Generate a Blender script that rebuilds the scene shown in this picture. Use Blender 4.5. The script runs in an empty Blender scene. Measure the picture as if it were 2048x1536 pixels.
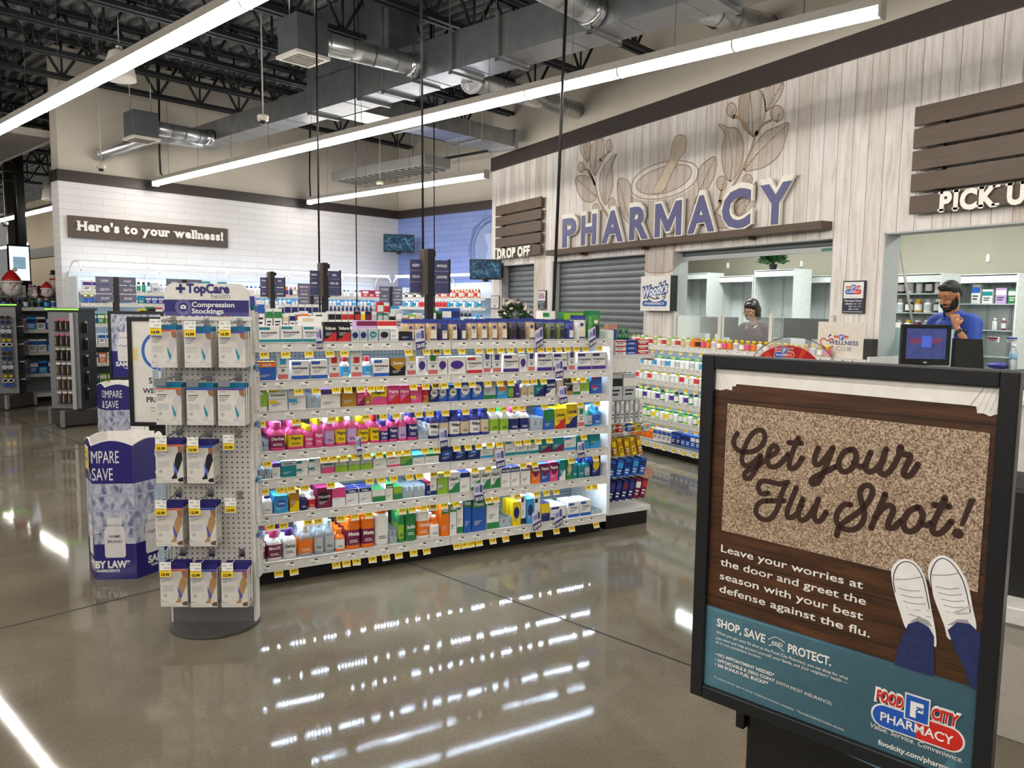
import bpy, bmesh, math, random
from math import sin, cos, pi, radians
from mathutils import Vector, Matrix
random.seed(7)
SC = bpy.context.scene
COL = SC.collection
V = Vector

# ---------------------------------------------------------------- camera, world, exposure
FPX = 1553.53                      # focal length in pixels of the 2048 px wide frame
EYE = V((0, 0, 1.6))
PITCH, ROLL, PSI = radians(-5.6348), radians(.7098), radians(60.5847)
FWD = V((cos(PSI)*cos(PITCH), sin(PSI)*cos(PITCH), sin(PITCH)))
_r = V((sin(PSI), -cos(PSI), 0)); _u = _r.cross(FWD)
RGT = _r*cos(ROLL)+_u*sin(ROLL); UPV = -_r*sin(ROLL)+_u*cos(ROLL)
cam = bpy.data.cameras.new('camera'); camo = bpy.data.objects.new('camera', cam); COL.objects.link(camo)
cam.sensor_width = 36; cam.lens = FPX/2048*36; cam.clip_start = .05; cam.clip_end = 200
camo.matrix_world = Matrix(((RGT.x, UPV.x, -FWD.x, EYE.x), (RGT.y, UPV.y, -FWD.y, EYE.y), (RGT.z, UPV.z, -FWD.z, EYE.z), (0, 0, 0, 1)))
SC.camera = camo
wd = bpy.data.worlds.new('store_air'); SC.world = wd; wd.use_nodes = True
wd.node_tree.nodes['Background'].inputs[0].default_value = (.80, .79, .77, 1)
wd.node_tree.nodes['Background'].inputs[1].default_value = .26
SC.view_settings.view_transform = 'Standard'; SC.view_settings.look = 'None'
SC.view_settings.exposure = 0.0; SC.view_settings.gamma = 1; SC.view_settings.use_curve_mapping = False
STRIP_E = 33.0                     # ceiling light strips
LED_E = 20.0                       # shelf light diodes
SC.cycles.max_bounces = 7; SC.cycles.diffuse_bounces = 3; SC.cycles.glossy_bounces = 3; SC.cycles.transmission_bounces = 6
SC.cycles.transparent_max_bounces = 16; SC.cycles.caustics_reflective = False; SC.cycles.caustics_refractive = False
SC.cycles.use_denoising = True; SC.cycles.sample_clamp_indirect = 4

# ---------------------------------------------------------------- survey: photo point -> real plane
# world x = along the lit gondola, y = along the pharmacy wall; the rest of the store is turned by TH (b across, a along the light strips)
TH = radians(17.49); XB = V((cos(TH), sin(TH), 0)); YA = V((-sin(TH), cos(TH), 0)); ZZ = V((0, 0, 1))
def ray(x, y): return FWD*FPX+RGT*(x-1024)+UPV*(768-y)
def onp(x, y, p, n):
    d = ray(x, y); return EYE+d*((V(p)-EYE).dot(n)/d.dot(n))
def onz(x, y, z): return onp(x, y, (0, 0, z), ZZ)
def onx(x, y, X): return onp(x, y, (X, 0, 0), V((1, 0, 0)))
def ony(x, y, Y): return onp(x, y, (0, Y, 0), V((0, 1, 0)))
def onb(x, y, b): return onp(x, y, XB*b, XB)
def ona(x, y, a): return onp(x, y, YA*a, YA)
def S(b, a, z=0): return XB*b+YA*a+ZZ*z
def st(p): return V((p.dot(XB), p.dot(YA), p.z))

# ---------------------------------------------------------------- materials
MATS = {}
def hexc(h):
    c = [int(h[i:i+2], 16)/255 for i in (0, 2, 4)]
    return tuple(x/12.92 if x <= .04045 else ((x+.055)/1.055)**2.4 for x in c)
def nmat(name):
    m = bpy.data.materials.new(name); m.use_nodes = True; nt = m.node_tree
    return m, nt, nt.nodes['Principled BSDF']
def N(nt, t, **kw):
    n = nt.nodes.new(t)
    for k, v in kw.items():
        if k.startswith('i_'):
            key = k[2:]; key = int(key) if key.isdigit() else key.replace('_', ' ')
            n.inputs[key].default_value = v
        else: setattr(n, k, v)
    return n
def ramp(nt, fac, stops):
    n = nt.nodes.new('ShaderNodeValToRGB'); e = n.color_ramp.elements
    while len(e) < len(stops): e.new(.5)
    for i, (p, c) in enumerate(stops): e[i].position = p; e[i].color = (*c, 1)
    nt.links.new(fac, n.inputs[0]); return n.outputs[0]
def pm(h, rough=.45, metal=0.0, var=.06, scale=30, emit=0, coat=0):
    """plain painted, printed or metal surface: one colour with a faint procedural mottle"""
    key = (h, rough, metal, var, scale, emit, coat)
    if key in MATS: return MATS[key]
    m, nt, b = nmat('surface_'+h); c = hexc(h)
    tc = N(nt, 'ShaderNodeTexCoord'); no = N(nt, 'ShaderNodeTexNoise', i_Scale=scale, i_Detail=2)
    nt.links.new(tc.outputs['Object'], no.inputs['Vector'])
    lo = tuple(x*(1-var) for x in c); hi = tuple(min(1, x*(1+var)) for x in c)
    nt.links.new(ramp(nt, no.outputs['Fac'], ((.3, lo), (.7, hi))), b.inputs['Base Color'])
    b.inputs['Roughness'].default_value = rough; b.inputs['Metallic'].default_value = metal; b.inputs['Coat Weight'].default_value = coat
    if emit:
        b.inputs['Emission Color'].default_value = (*c, 1); b.inputs['Emission Strength'].default_value = emit
    MATS[key] = m; return m
def glow(h, e, name='lamp_glow'):
    key = ('glow', h, e)
    if key in MATS: return MATS[key]
    m, nt, b = nmat(name); b.inputs['Base Color'].default_value = (.9, .9, .9, 1) if e > 3 else (.02, .02, .02, 1)
    b.inputs['Emission Color'].default_value = (*hexc(h), 1); b.inputs['Emission Strength'].default_value = e
    MATS[key] = m; return m
def clear(h='ffffff', alpha=.25, rough=.08, name='clear_plastic'):
    """thin clear plastic or glass: mostly see-through with a gloss"""
    key = ('clear', h, alpha, rough)
    if key in MATS: return MATS[key]
    m, nt, b = nmat(name); b.inputs['Base Color'].default_value = (*hexc(h), 1); b.inputs['Roughness'].default_value = rough
    fr = N(nt, 'ShaderNodeFresnel', i_IOR=1.35); ad = N(nt, 'ShaderNodeMath', operation='ADD', use_clamp=True); ad.inputs[1].default_value = alpha
    nt.links.new(fr.outputs[0], ad.inputs[0]); nt.links.new(ad.outputs[0], b.inputs['Alpha'])
    MATS[key] = m; return m
def wood(h1, h2, scale=(1, 1, 1), rough=.5, name='wood'):
    key = ('wood', h1, h2, scale)
    if key in MATS: return MATS[key]
    m, nt, b = nmat(name); tc = N(nt, 'ShaderNodeTexCoord'); mp = N(nt, 'ShaderNodeMapping'); mp.inputs['Scale'].default_value = scale
    no = N(nt, 'ShaderNodeTexNoise', i_Scale=6, i_Detail=6, i_Roughness=.65, i_Distortion=.6)
    nt.links.new(tc.outputs['Object'], mp.inputs[0]); nt.links.new(mp.outputs[0], no.inputs['Vector'])
    nt.links.new(ramp(nt, no.outputs['Fac'], ((.3, hexc(h1)), (.7, hexc(h2)))), b.inputs['Base Color'])
    b.inputs['Roughness'].default_value = rough; MATS[key] = m; return m

# ---------------------------------------------------------------- text as mesh
_TX = {}
def text_geo(s, bold=.0, shear=0.0, res=3):
    key = (s, bold, shear, res)
    if key not in _TX:
        cu = bpy.data.curves.new('lettering', 'FONT'); cu.body = s; cu.size = 1; cu.offset = bold; cu.shear = shear
        cu.resolution_u = res; cu.fill_mode = 'FRONT'
        o = bpy.data.objects.new('lettering', cu); COL.objects.link(o)
        dg = bpy.context.evaluated_depsgraph_get(); dg.update(); me = o.evaluated_get(dg).to_mesh()
        vs = [v.co.copy() for v in me.vertices]; fs = [tuple(p.vertices) for p in me.polygons]
        o.evaluated_get(dg).to_mesh_clear(); bpy.data.objects.remove(o); bpy.data.curves.remove(cu)
        if vs:
            x0 = min(v.x for v in vs); x1 = max(v.x for v in vs)
            y0 = min(v.y for v in vs); y1 = max(v.y for v in vs)
        else: x0 = y0 = 0; x1 = y1 = 1
        _TX[key] = (vs, fs, x0, x1, y0, y1)
    return _TX[key]
CAP = .729    # cap height of the built-in face at size 1

# ---------------------------------------------------------------- mesh builder
class MB:
    def __init__(s): s.v = []; s.f = []; s.m = []; s.sm = []
    def face(s, pts, m=0, smooth=False):
        i = len(s.v); s.v += [tuple(p) for p in pts]; s.f.append(tuple(range(i, i+len(pts)))); s.m.append(m); s.sm.append(smooth)
    def mesh(s, vs, fs, m=0, smooth=False):
        i = len(s.v); s.v += [tuple(p) for p in vs]
        for f in fs: s.f.append(tuple(i+k for k in f)); s.m.append(m); s.sm.append(smooth)
        return s
    def box(s, x0, y0, z0, x1, y1, z1, m=0, fm=None):
        """fm: material of the face towards -y"""
        x0, x1 = min(x0, x1), max(x0, x1); y0, y1 = min(y0, y1), max(y0, y1); z0, z1 = min(z0, z1), max(z0, z1)
        vs = [(x0, y0, z0), (x1, y0, z0), (x1, y1, z0), (x0, y1, z0), (x0, y0, z1), (x1, y0, z1), (x1, y1, z1), (x0, y1, z1)]
        s.mesh(vs, [(3, 2, 1, 0), (4, 5, 6, 7), (1, 2, 6, 5), (2, 3, 7, 6), (3, 0, 4, 7)], m)
        i = len(s.v)-8; s.f.append((i, i+1, i+5, i+4)); s.m.append(m if fm is None else fm); s.sm.append(False); return s
    def cyl(s, p0, p1, r0, r1=None, n=12, m=0, cap=True, smooth=True):
        r1 = r0 if r1 is None else r1; p0, p1 = V(p0), V(p1); d = (p1-p0).normalized()
        a = d.orthogonal().normalized(); b = d.cross(a); i = len(s.v)
        for p, r in ((p0, r0), (p1, r1)):
            for k in range(n): t = 2*pi*k/n; s.v.append(tuple(p+a*cos(t)*r+b*sin(t)*r))
        for k in range(n): s.f.append((i+k, i+(k+1) % n, i+n+(k+1) % n, i+n+k)); s.m.append(m); s.sm.append(smooth)
        if cap:
            s.f.append(tuple(range(i+n-1, i-1, -1))); s.m.append(m); s.sm.append(False)
            s.f.append(tuple(range(i+n, i+2*n))); s.m.append(m); s.sm.append(False)
        return s
    def tube(s, pts, r, n=8, m=0, cap=True):
        pts = [V(p) for p in pts]; rr = r if isinstance(r, (list, tuple)) else [r]*len(pts); i0 = len(s.v); pa = None
        for k, p in enumerate(pts):
            d = (pts[min(k+1, len(pts)-1)]-pts[max(k-1, 0)]).normalized()
            a = d.orthogonal().normalized() if pa is None else (pa-d*pa.dot(d)).normalized()
            pa = a; b = d.cross(a)
            for j in range(n): t = 2*pi*j/n; s.v.append(tuple(p+a*cos(t)*rr[k]+b*sin(t)*rr[k]))
        for k in range(len(pts)-1):
            for j in range(n):
                q = i0+k*n; s.f.append((q+j, q+(j+1) % n, q+n+(j+1) % n, q+n+j)); s.m.append(m); s.sm.append(True)
        if cap:
            s.f.append(tuple(range(i0+n-1, i0-1, -1))); s.m.append(m); s.sm.append(False)
            e = i0+(len(pts)-1)*n; s.f.append(tuple(range(e, e+n))); s.m.append(m); s.sm.append(False)
        return s
    def lathe(s, prof, n=16, m=0, sx=1, sy=1, c=(0, 0, 0), mats=None, sq=0):
        """prof: (r, z) pairs; sq>0 squares the section off"""
        i0 = len(s.v)
        def rad(t):
            if not sq: return 1
            return (abs(cos(t))**(2+sq)+abs(sin(t))**(2+sq))**(-1/(2+sq))
        for r, z in prof:
            for k in range(n):
                t = 2*pi*k/n; q = rad(t); s.v.append((c[0]+r*q*cos(t)*sx, c[1]+r*q*sin(t)*sy, c[2]+z))
        for j in range(len(prof)-1):
            for k in range(n):
                q = i0+j*n; s.f.append((q+k, q+(k+1) % n, q+n+(k+1) % n, q+n+k)); s.m.append(mats[j] if mats else m); s.sm.append(True)
        if prof[0][0] > 1e-5: s.f.append(tuple(range(i0+n-1, i0-1, -1))); s.m.append(mats[0] if mats else m); s.sm.append(False)
        if prof[-1][0] > 1e-5:
            e = i0+(len(prof)-1)*n; s.f.append(tuple(range(e, e+n))); s.m.append(mats[-1] if mats else m); s.sm.append(False)
        return s
    def ball(s, c, r, m=0, n=12, sc=(1, 1, 1)):
        h = max(4, n//2)
        return s.lathe([(max(r*sin(pi*k/h), 1e-6), -r*cos(pi*k/h)*sc[2]) for k in range(h+1)], n, m, sc[0], sc[1], c)
    def prism(s, poly, o, ux, uy, dep, m=0, ms=None):
        """flat outline poly (u,v) on the plane o,ux,uy, thickened by dep against ux x uy; back face left at o, front at o+n*dep"""
        o, ux, uy = V(o), V(ux), V(uy); n = ux.cross(uy).normalized(); k = len(poly)
        bk = [o+ux*u+uy*v for u, v in poly]; fr = [p+n*dep for p in bk]
        if sum(poly[i][0]*poly[(i+1) % k][1]-poly[(i+1) % k][0]*poly[i][1] for i in range(k)) < 0: bk.reverse(); fr.reverse()
        s.face(fr, m)
        if dep:
            s.face(bk[::-1], m)
            for i in range(k): s.face((bk[i], bk[(i+1) % k], fr[(i+1) % k], fr[i]), m if ms is None else ms)
        return s
    def quad(s, o, ux, uy, u0, v0, u1, v1, m=0):
        o, ux, uy = V(o), V(ux), V(uy)
        s.face([o+ux*a+uy*b for a, b in ((u0, v0), (u1, v0), (u1, v1), (u0, v1))], m); return s
    def ribbon(s, pts, w, o, ux, uy, m=0, closed=False, sub=5, cap=True):
        """a painted stroke: smooth curve through pts (u,v) of width w (number or list) lying in the plane"""
        o, ux, uy = V(o), V(ux), V(uy)
        P, W = spline(pts, w, closed, sub); L = []; R_ = []; k = len(P)
        for i, p in enumerate(P):
            a = P[i-1] if (i or closed) else P[i]; b = P[(i+1) % k] if (i < k-1 or closed) else P[i]
            d = (b-a); d = d.normalized() if d.length > 1e-9 else V((1, 0)); nn = V((-d.y, d.x))*W[i]/2
            L.append(p+nn); R_.append(p-nn)
        q = lambda t: o+ux*t.x+uy*t.y
        for i in range(k if closed else k-1): j = (i+1) % k; s.face((q(L[i]), q(R_[i]), q(R_[j]), q(L[j])), m)
        if cap and not closed:
            for e in (0, k-1): s.face([q(P[e]+V((cos(t), sin(t)))*W[e]/2) for t in [2*pi*i/14 for i in range(14)]], m)
        return s
    def text(s, t, o, ux, uy, h=None, w=None, m=0, bold=.0, shear=0., align='L', dep=0, ms=None, res=3, maxw=None):
        """lettering on the plane o,ux,uy (unit vectors): cap height h, or fitted to width w, or both"""
        vs, fs, x0, x1, y0, y1 = text_geo(t, bold, shear, res)
        sy = h/CAP if h else w/(x1-x0); sx = w/(x1-x0) if w else sy
        if maxw and (x1-x0)*sx > maxw: sx = maxw/(x1-x0)
        off = {'L': x0, 'C': (x0+x1)/2, 'R': x1}[align]; o, ux, uy = V(o), V(ux), V(uy)
        pts = [o+ux*((v.x-off)*sx)+uy*(v.y*sy) for v in vs]
        if not dep: s.mesh(pts, fs, m); return s
        n = ux.cross(uy).normalized(); k = len(pts); s.mesh([p+n*dep for p in pts], fs, m)
        ed = {}
        for f in fs:
            for i in range(len(f)): a, b = f[i], f[(i+1) % len(f)]; ed[(a, b)] = 1
        for a, b in ed:
            if (b, a) not in ed: s.face((pts[a], pts[b], pts[b]+n*dep, pts[a]+n*dep), m if ms is None else ms)
        return s
    def go(s, name, mats=None, parent=None, loc=None, rz=0, label=None, cat=None, group=None, kind=None, bevel=0):
        me = bpy.data.meshes.new(name); me.from_pydata(s.v, [], s.f)
        mats = list(mats) if isinstance(mats, (list, tuple)) else [mats] if mats else []
        ix = []
        for q in s.m:                                   # an entry is a slot number or a material
            if not isinstance(q, int):
                if q not in mats: mats.append(q)
                q = mats.index(q)
            ix.append(q)
        for mm in mats: me.materials.append(mm)
        me.polygons.foreach_set('material_index', ix); me.polygons.foreach_set('use_smooth', s.sm); me.update()
        o = bpy.data.objects.new(name, me); COL.objects.link(o)
        if parent: o.parent = parent
        if loc is not None: o.location = loc
        o.rotation_euler.z = rz; tag(o, label, cat, group, kind)
        if bevel:
            b = o.modifiers.new('edge', 'BEVEL'); b.width = bevel; b.segments = 2; b.limit_method = 'ANGLE'
        return o
def spline(pts, w, closed=False, sub=5):
    P = [V(p[:2]) for p in pts]; k = len(P); W = list(w) if isinstance(w, (list, tuple)) else [w]*k; out = []; ow = []
    for i in range(k if closed else k-1):
        p1, p2 = P[i], P[(i+1) % k]
        p0 = P[i-1] if (i or closed) else p1*2-p2; p3 = P[(i+2) % k] if (i < k-2 or closed) else p2*2-p1
        for j in range(sub):
            t = j/sub; a = t*t; b = a*t
            out.append(.5*((2*p1)+(p2-p0)*t+(2*p0-5*p1+4*p2-p3)*a+(3*p1-p0-3*p2+p3)*b)); ow.append(W[i]*(1-t)+W[(i+1) % k]*t)
    if not closed: out.append(P[-1]); ow.append(W[-1])
    return out, ow
def tag(o, label=None, cat=None, group=None, kind=None):
    if label: o['label'] = label
    if cat: o['category'] = cat
    if group: o['group'] = group
    if kind: o['kind'] = kind
    return o
def thing(name, label, cat, loc=(0, 0, 0), rz=0, group=None):
    o = bpy.data.objects.new(name, None); COL.objects.link(o); o.location = loc; o.rotation_euler.z = rz
    o.empty_display_size = .05; return tag(o, label, cat, group)
def dup(root, loc, rz=None, label=None, group=None, scale=None):
    r = root.copy(); COL.objects.link(r); r.location = loc
    if rz is not None: r.rotation_euler.z = rz
    if scale: r.scale = scale
    if label: r['label'] = label
    if group: r['group'] = group
    for c in root.children:
        d = c.copy(); COL.objects.link(d); d.parent = r
        for g in c.children: e = g.copy(); COL.objects.link(e); e.parent = d
    return r
ORD = 'first second third fourth fifth sixth seventh eighth ninth tenth eleventh twelfth thirteenth fourteenth fifteenth sixteenth seventeenth eighteenth nineteenth twentieth'.split()
def nth(i):
    if i < 20: return ORD[i]
    t = {20: 'twenty', 30: 'thirty', 40: 'forty', 50: 'fifty', 60: 'sixty'}[(i+1)//10*10]
    return t+'-'+ORD[(i+1) % 10-1] if (i+1) % 10 else t[:-1]+'ieth'

WHITE = pm('e9e8e4', .4); OFFW = pm('d8d5cc', .5); BLACK = pm('0c0c0d', .5); DARK = pm('191a1c', .45)
GALV = pm('a9adad', .32, .9, .12, 8); STEEL = pm('1b1d22', .55); CHROME = pm('c8c8c8', .2, 1)
# ================================================================ the setting
DECK = 5.12; WA = 12.2; WB = 9.72; PX = 6.1     # roof deck height, end wall (a), side wall (b), pharmacy wall (x)
def store(o): o.rotation_euler.z = TH; return o
def mat_floor():
    m, nt, b = nmat('polished_concrete'); tc = N(nt, 'ShaderNodeTexCoord')
    n1 = N(nt, 'ShaderNodeTexNoise', i_Scale=.9, i_Detail=8, i_Roughness=.62); n2 = N(nt, 'ShaderNodeTexNoise', i_Scale=70, i_Detail=3)
    for n in (n1, n2): nt.links.new(tc.outputs['Object'], n.inputs['Vector'])
    c1 = ramp(nt, n1.outputs['Fac'], ((.25, hexc('5c5548')), (.5, hexc('726b5c')), (.78, hexc('877f70'))))
    c2 = ramp(nt, n2.outputs['Fac'], ((.35, (.86, .86, .86)), (.65, (1, 1, 1))))
    mx = N(nt, 'ShaderNodeMix', data_type='RGBA', blend_type='MULTIPLY'); mx.inputs['Factor'].default_value = 1
    nt.links.new(c1, mx.inputs['A']); nt.links.new(c2, mx.inputs['B']); nt.links.new(mx.outputs['Result'], b.inputs['Base Color'])
    r = N(nt, 'ShaderNodeMapRange'); r.inputs['To Min'].default_value = .035; r.inputs['To Max'].default_value = .085
    nt.links.new(n1.outputs['Fac'], r.inputs['Value']); nt.links.new(r.outputs[0], b.inputs['Roughness'])
    n3 = N(nt, 'ShaderNodeTexNoise', i_Scale=2.2, i_Detail=3); nt.links.new(tc.outputs['Object'], n3.inputs['Vector'])
    bp = N(nt, 'ShaderNodeBump', i_Strength=.02, i_Distance=.02); nt.links.new(n3.outputs['Fac'], bp.inputs['Height']); nt.links.new(bp.outputs[0], b.inputs['Normal'])
    b.inputs['IOR'].default_value = 1.40; b.inputs['Specular IOR Level'].default_value = .4; return m
f = MB(); f.quad((0, 0, 0), (1, 0, 0), (0, 1, 0), -22, -10, 16, 48)
for b0 in (-1.9, 3.02, 7.9):
    f.quad((0, 0, .0006), XB, YA, b0-.006, -8, b0+.006, 30, 1)
for a0 in (-.6, 4.33, 9.2, 14.1, 19):
    f.quad((0, 0, .0006), XB, YA, -14, a0-.006, 9, a0+.006, 1)
f.go('floor', [mat_floor(), pm('1c1915', .8)], kind='structure')

def mat_plank():
    m, nt, b = nmat('whitewashed_planks'); tc = N(nt, 'ShaderNodeTexCoord'); sx = N(nt, 'ShaderNodeSeparateXYZ'); nt.links.new(tc.outputs['Object'], sx.inputs[0])
    dv = N(nt, 'ShaderNodeMath', operation='DIVIDE'); dv.inputs[1].default_value = .1565; nt.links.new(sx.outputs['Y'], dv.inputs[0])
    fl = N(nt, 'ShaderNodeMath', operation='FLOOR'); fr = N(nt, 'ShaderNodeMath', operation='FRACT'); nt.links.new(dv.outputs[0], fl.inputs[0]); nt.links.new(dv.outputs[0], fr.inputs[0])
    wn = N(nt, 'ShaderNodeTexWhiteNoise', noise_dimensions='1D'); nt.links.new(fl.outputs[0], wn.inputs['W'])
    mp = N(nt, 'ShaderNodeMapping'); mp.inputs['Scale'].default_value = (8, 8, .9); nt.links.new(tc.outputs['Object'], mp.inputs[0])
    of = N(nt, 'ShaderNodeVectorMath', operation='ADD'); nt.links.new(mp.outputs[0], of.inputs[0]); nt.links.new(wn.outputs['Color'], of.inputs[1])
    no = N(nt, 'ShaderNodeTexNoise', i_Scale=2.2, i_Detail=7, i_Roughness=.68, i_Distortion=.5); nt.links.new(of.outputs[0], no.inputs['Vector'])
    grain = ramp(nt, no.outputs['Fac'], ((.3, hexc('c8beb6')), (.5, hexc('e3deda')), (.7, hexc('f0eeec'))))
    tint = ramp(nt, wn.outputs['Value'], ((0, hexc('e0d8cd')), (.25, (.94, .93, .92)), (1, (1, 1, 1))))
    mx = N(nt, 'ShaderNodeMix', data_type='RGBA', blend_type='MULTIPLY'); mx.inputs['Factor'].default_value = 1
    nt.links.new(grain, mx.inputs['A']); nt.links.new(tint, mx.inputs['B'])
    lt = N(nt, 'ShaderNodeMath', operation='LESS_THAN'); lt.inputs[1].default_value = .035; nt.links.new(fr.outputs[0], lt.inputs[0])
    m2 = N(nt, 'ShaderNodeMix', data_type='RGBA'); m2.inputs['B'].default_value = (*hexc('837a70'), 1)
    nt.links.new(lt.outputs[0], m2.inputs['Factor']); nt.links.new(mx.outputs['Result'], m2.inputs['A']); nt.links.new(m2.outputs['Result'], b.inputs['Base Color'])
    b.inputs['Roughness'].default_value = .55; return m
def mat_brick(name, c1, c2, mortar):
    m, nt, b = nmat(name); tc = N(nt, 'ShaderNodeTexCoord'); sx = N(nt, 'ShaderNodeSeparateXYZ'); nt.links.new(tc.outputs['Object'], sx.inputs[0])
    ad = N(nt, 'ShaderNodeMath', operation='ADD'); nt.links.new(sx.outputs['X'], ad.inputs[0]); nt.links.new(sx.outputs['Y'], ad.inputs[1])
    cb = N(nt, 'ShaderNodeCombineXYZ'); nt.links.new(ad.outputs[0], cb.inputs['X']); nt.links.new(sx.outputs['Z'], cb.inputs['Y'])
    br = N(nt, 'ShaderNodeTexBrick'); nt.links.new(cb.outputs[0], br.inputs['Vector'])
    for k, v in (('Color1', c1), ('Color2', c2), ('Mortar', mortar)): br.inputs[k].default_value = (*hexc(v), 1)
    br.inputs['Scale'].default_value = 1; br.inputs['Mortar Size'].default_value = .0035; br.inputs['Brick Width'].default_value = .6; br.inputs['Row Height'].default_value = .1; br.inputs['Mortar Smooth'].default_value = .3
    nt.links.new(br.outputs['Color'], b.inputs['Base Color'])
    bp = N(nt, 'ShaderNodeBump', i_Strength=.5, i_Distance=.006, invert=True); nt.links.new(br.outputs['Fac'], bp.inputs['Height']); nt.links.new(bp.outputs[0], b.inputs['Normal'])
    b.inputs['Roughness'].default_value = .55; return m
CREAM = pm('cbc4b6', .7, 0, .03, 3); BAND = pm('3a322e', .5, 0, .1, 12); REVEAL = pm('b6babb', .5, 0, .02)
# pharmacy wall with its four openings
WT = .19; ph = MB(); HEAD = 2.275; SILL = 1.02; YL = 11.56
OPEN = [(10.18, 11.21), (7.545, 9.67), (4.85, 7.03), (1.9, 4.337)]
y = YL
for lo, hi in OPEN:
    ph.box(PX, hi, 0, PX+WT, y, 3.83); ph.box(PX, lo, 0, PX+WT, hi, SILL); ph.box(PX, lo, HEAD, PX+WT, hi, 3.83); y = lo
ph.box(PX, .4, 0, PX+WT, y, 3.83)
ph.go('wall_pharmacy', mat_plank(), kind='structure')
MB().box(PX+.01, .4, 3.8, PX+WT, YL-.005, DECK).go('wall_upper', CREAM, kind='structure')
MB().box(PX-.03, .4, 3.815, PX+.012, YL+.01, 4.03).go('trim_1', BAND, kind='structure', bevel=.004)
t = MB()
for lo, hi in OPEN:
    t.box(PX+.004, hi-.012, SILL, PX+WT+.02, hi+.0, HEAD); t.box(PX+.004, lo, HEAD-.012, PX+WT+.02, hi, HEAD); t.box(PX+.004, lo, SILL, PX+WT+.02, lo+.012, HEAD)
t.go('trim_2', REVEAL, kind='structure')
# end wall of painted brick, blue side wall, upper cream walls and dark bands (store axes)
def swall(name, x0, y0, z0, x1, y1, z1, m, bev=0): return store(MB().box(x0, y0, z0, x1, y1, z1).go(name, m, kind='structure', bevel=bev))
BZ0, BZ1 = 3.285, 3.44
swall('wall_end', 3.72, WA, 0, WB, WA+.3, BZ0+.02, mat_brick('white_painted_brick', 'e2e1e1', 'dcdbdb', 'c6c5c6'))
swall('wall_end_upper', 3.735, WA+.012, BZ0+.02, WB, WA+.3, DECK, CREAM)
swall('wall_side', WB, 9.3, 0, WB+.2, WA+.3, BZ0+.02, mat_brick('blue_painted_brick', '8093cc', '788bc6', '6270a4'))
swall('wall_side_upper', WB+.012, 9.3, BZ0+.02, WB+.2, WA+.3, DECK, CREAM)
swall('trim_3', 3.70, WA-.035, BZ0, WB, WA+.32, BZ1, BAND, .004)
swall('trim_4', WB-.035, 9.3, BZ0, WB+.02, WA-.03, BZ1, BAND, .004)
# the rest of the store seen past the end wall
swall('wall_far_side', 6.6, 17, 0, 6.8, 24.3, 4.25, pm('b5a88f', .7)); swall('trim_5', 6.56, 17, 2.75, 6.62, 24.3, 3.0, BAND)
swall('wall_far', -16, 36, 0, 6.8, 36.2, DECK, pm('3a2622', .7))
# corrugated steel deck
d = MB(); p = .17; b0 = -14.0
while b0 < 13:
    q = [(b0, 0), (b0+.05, 0), (b0+.07, .045), (b0+.15, .045), (b0+p, 0)]
    for (xa, za), (xb, zb) in zip(q, q[1:]): d.face([(xa, -4, DECK+za), (xb, -4, DECK+zb), (xb, 37, DECK+zb), (xa, 37, DECK+za)], 0)
    b0 += p
store(d.go('ceiling', pm('8a8d90', .5, .45, .25, 5), kind='structure'))

# open web joists
def joist(a, b0, b1):
    zb, zt = 4.56, 5.1; o = bpy.data.objects.new('ceiling_joist', None); COL.objects.link(o); o['kind'] = 'structure'
    o.rotation_euler.z = TH; o.location = S(b0, a, zb); L = b1-b0
    MB().box(0, -.075, 0, L, -.02, .05).box(0, .02, 0, L, .075, .05).go('bottom_chord', STEEL, o)
    MB().box(0, -.075, zt-zb-.05, L, -.02, zt-zb).box(0, .02, zt-zb-.05, L, .075, zt-zb).go('top_chord', STEEL, o)
    w = MB(); x = 0.0; n = int(L/.62); s = L/n
    for i in range(n):
        x0, xm, x1 = i*s, (i+.5)*s, (i+1)*s
        w.cyl((x0, 0, zt-zb-.02), (xm, 0, .02), .019, n=6); w.cyl((xm, 0, .02), (x1, 0, zt-zb-.02), .019, n=6)
        w.cyl((xm, 0, .02), (xm, 0, zt-zb-.02), .015, n=6)
    w.go('web', STEEL, o)
def bmax(a):
    return min(WB-.05, (PX-.05+a*sin(TH))/cos(TH)) if a < 10.6 else WB-.05
for i in range(11): a = 11.75-1.07*i; joist(a, -13, bmax(a))
for i in range(9): a = 12.95+1.6*i; joist(a, -13, 3.6 if i == 0 else 6.5)

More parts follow.
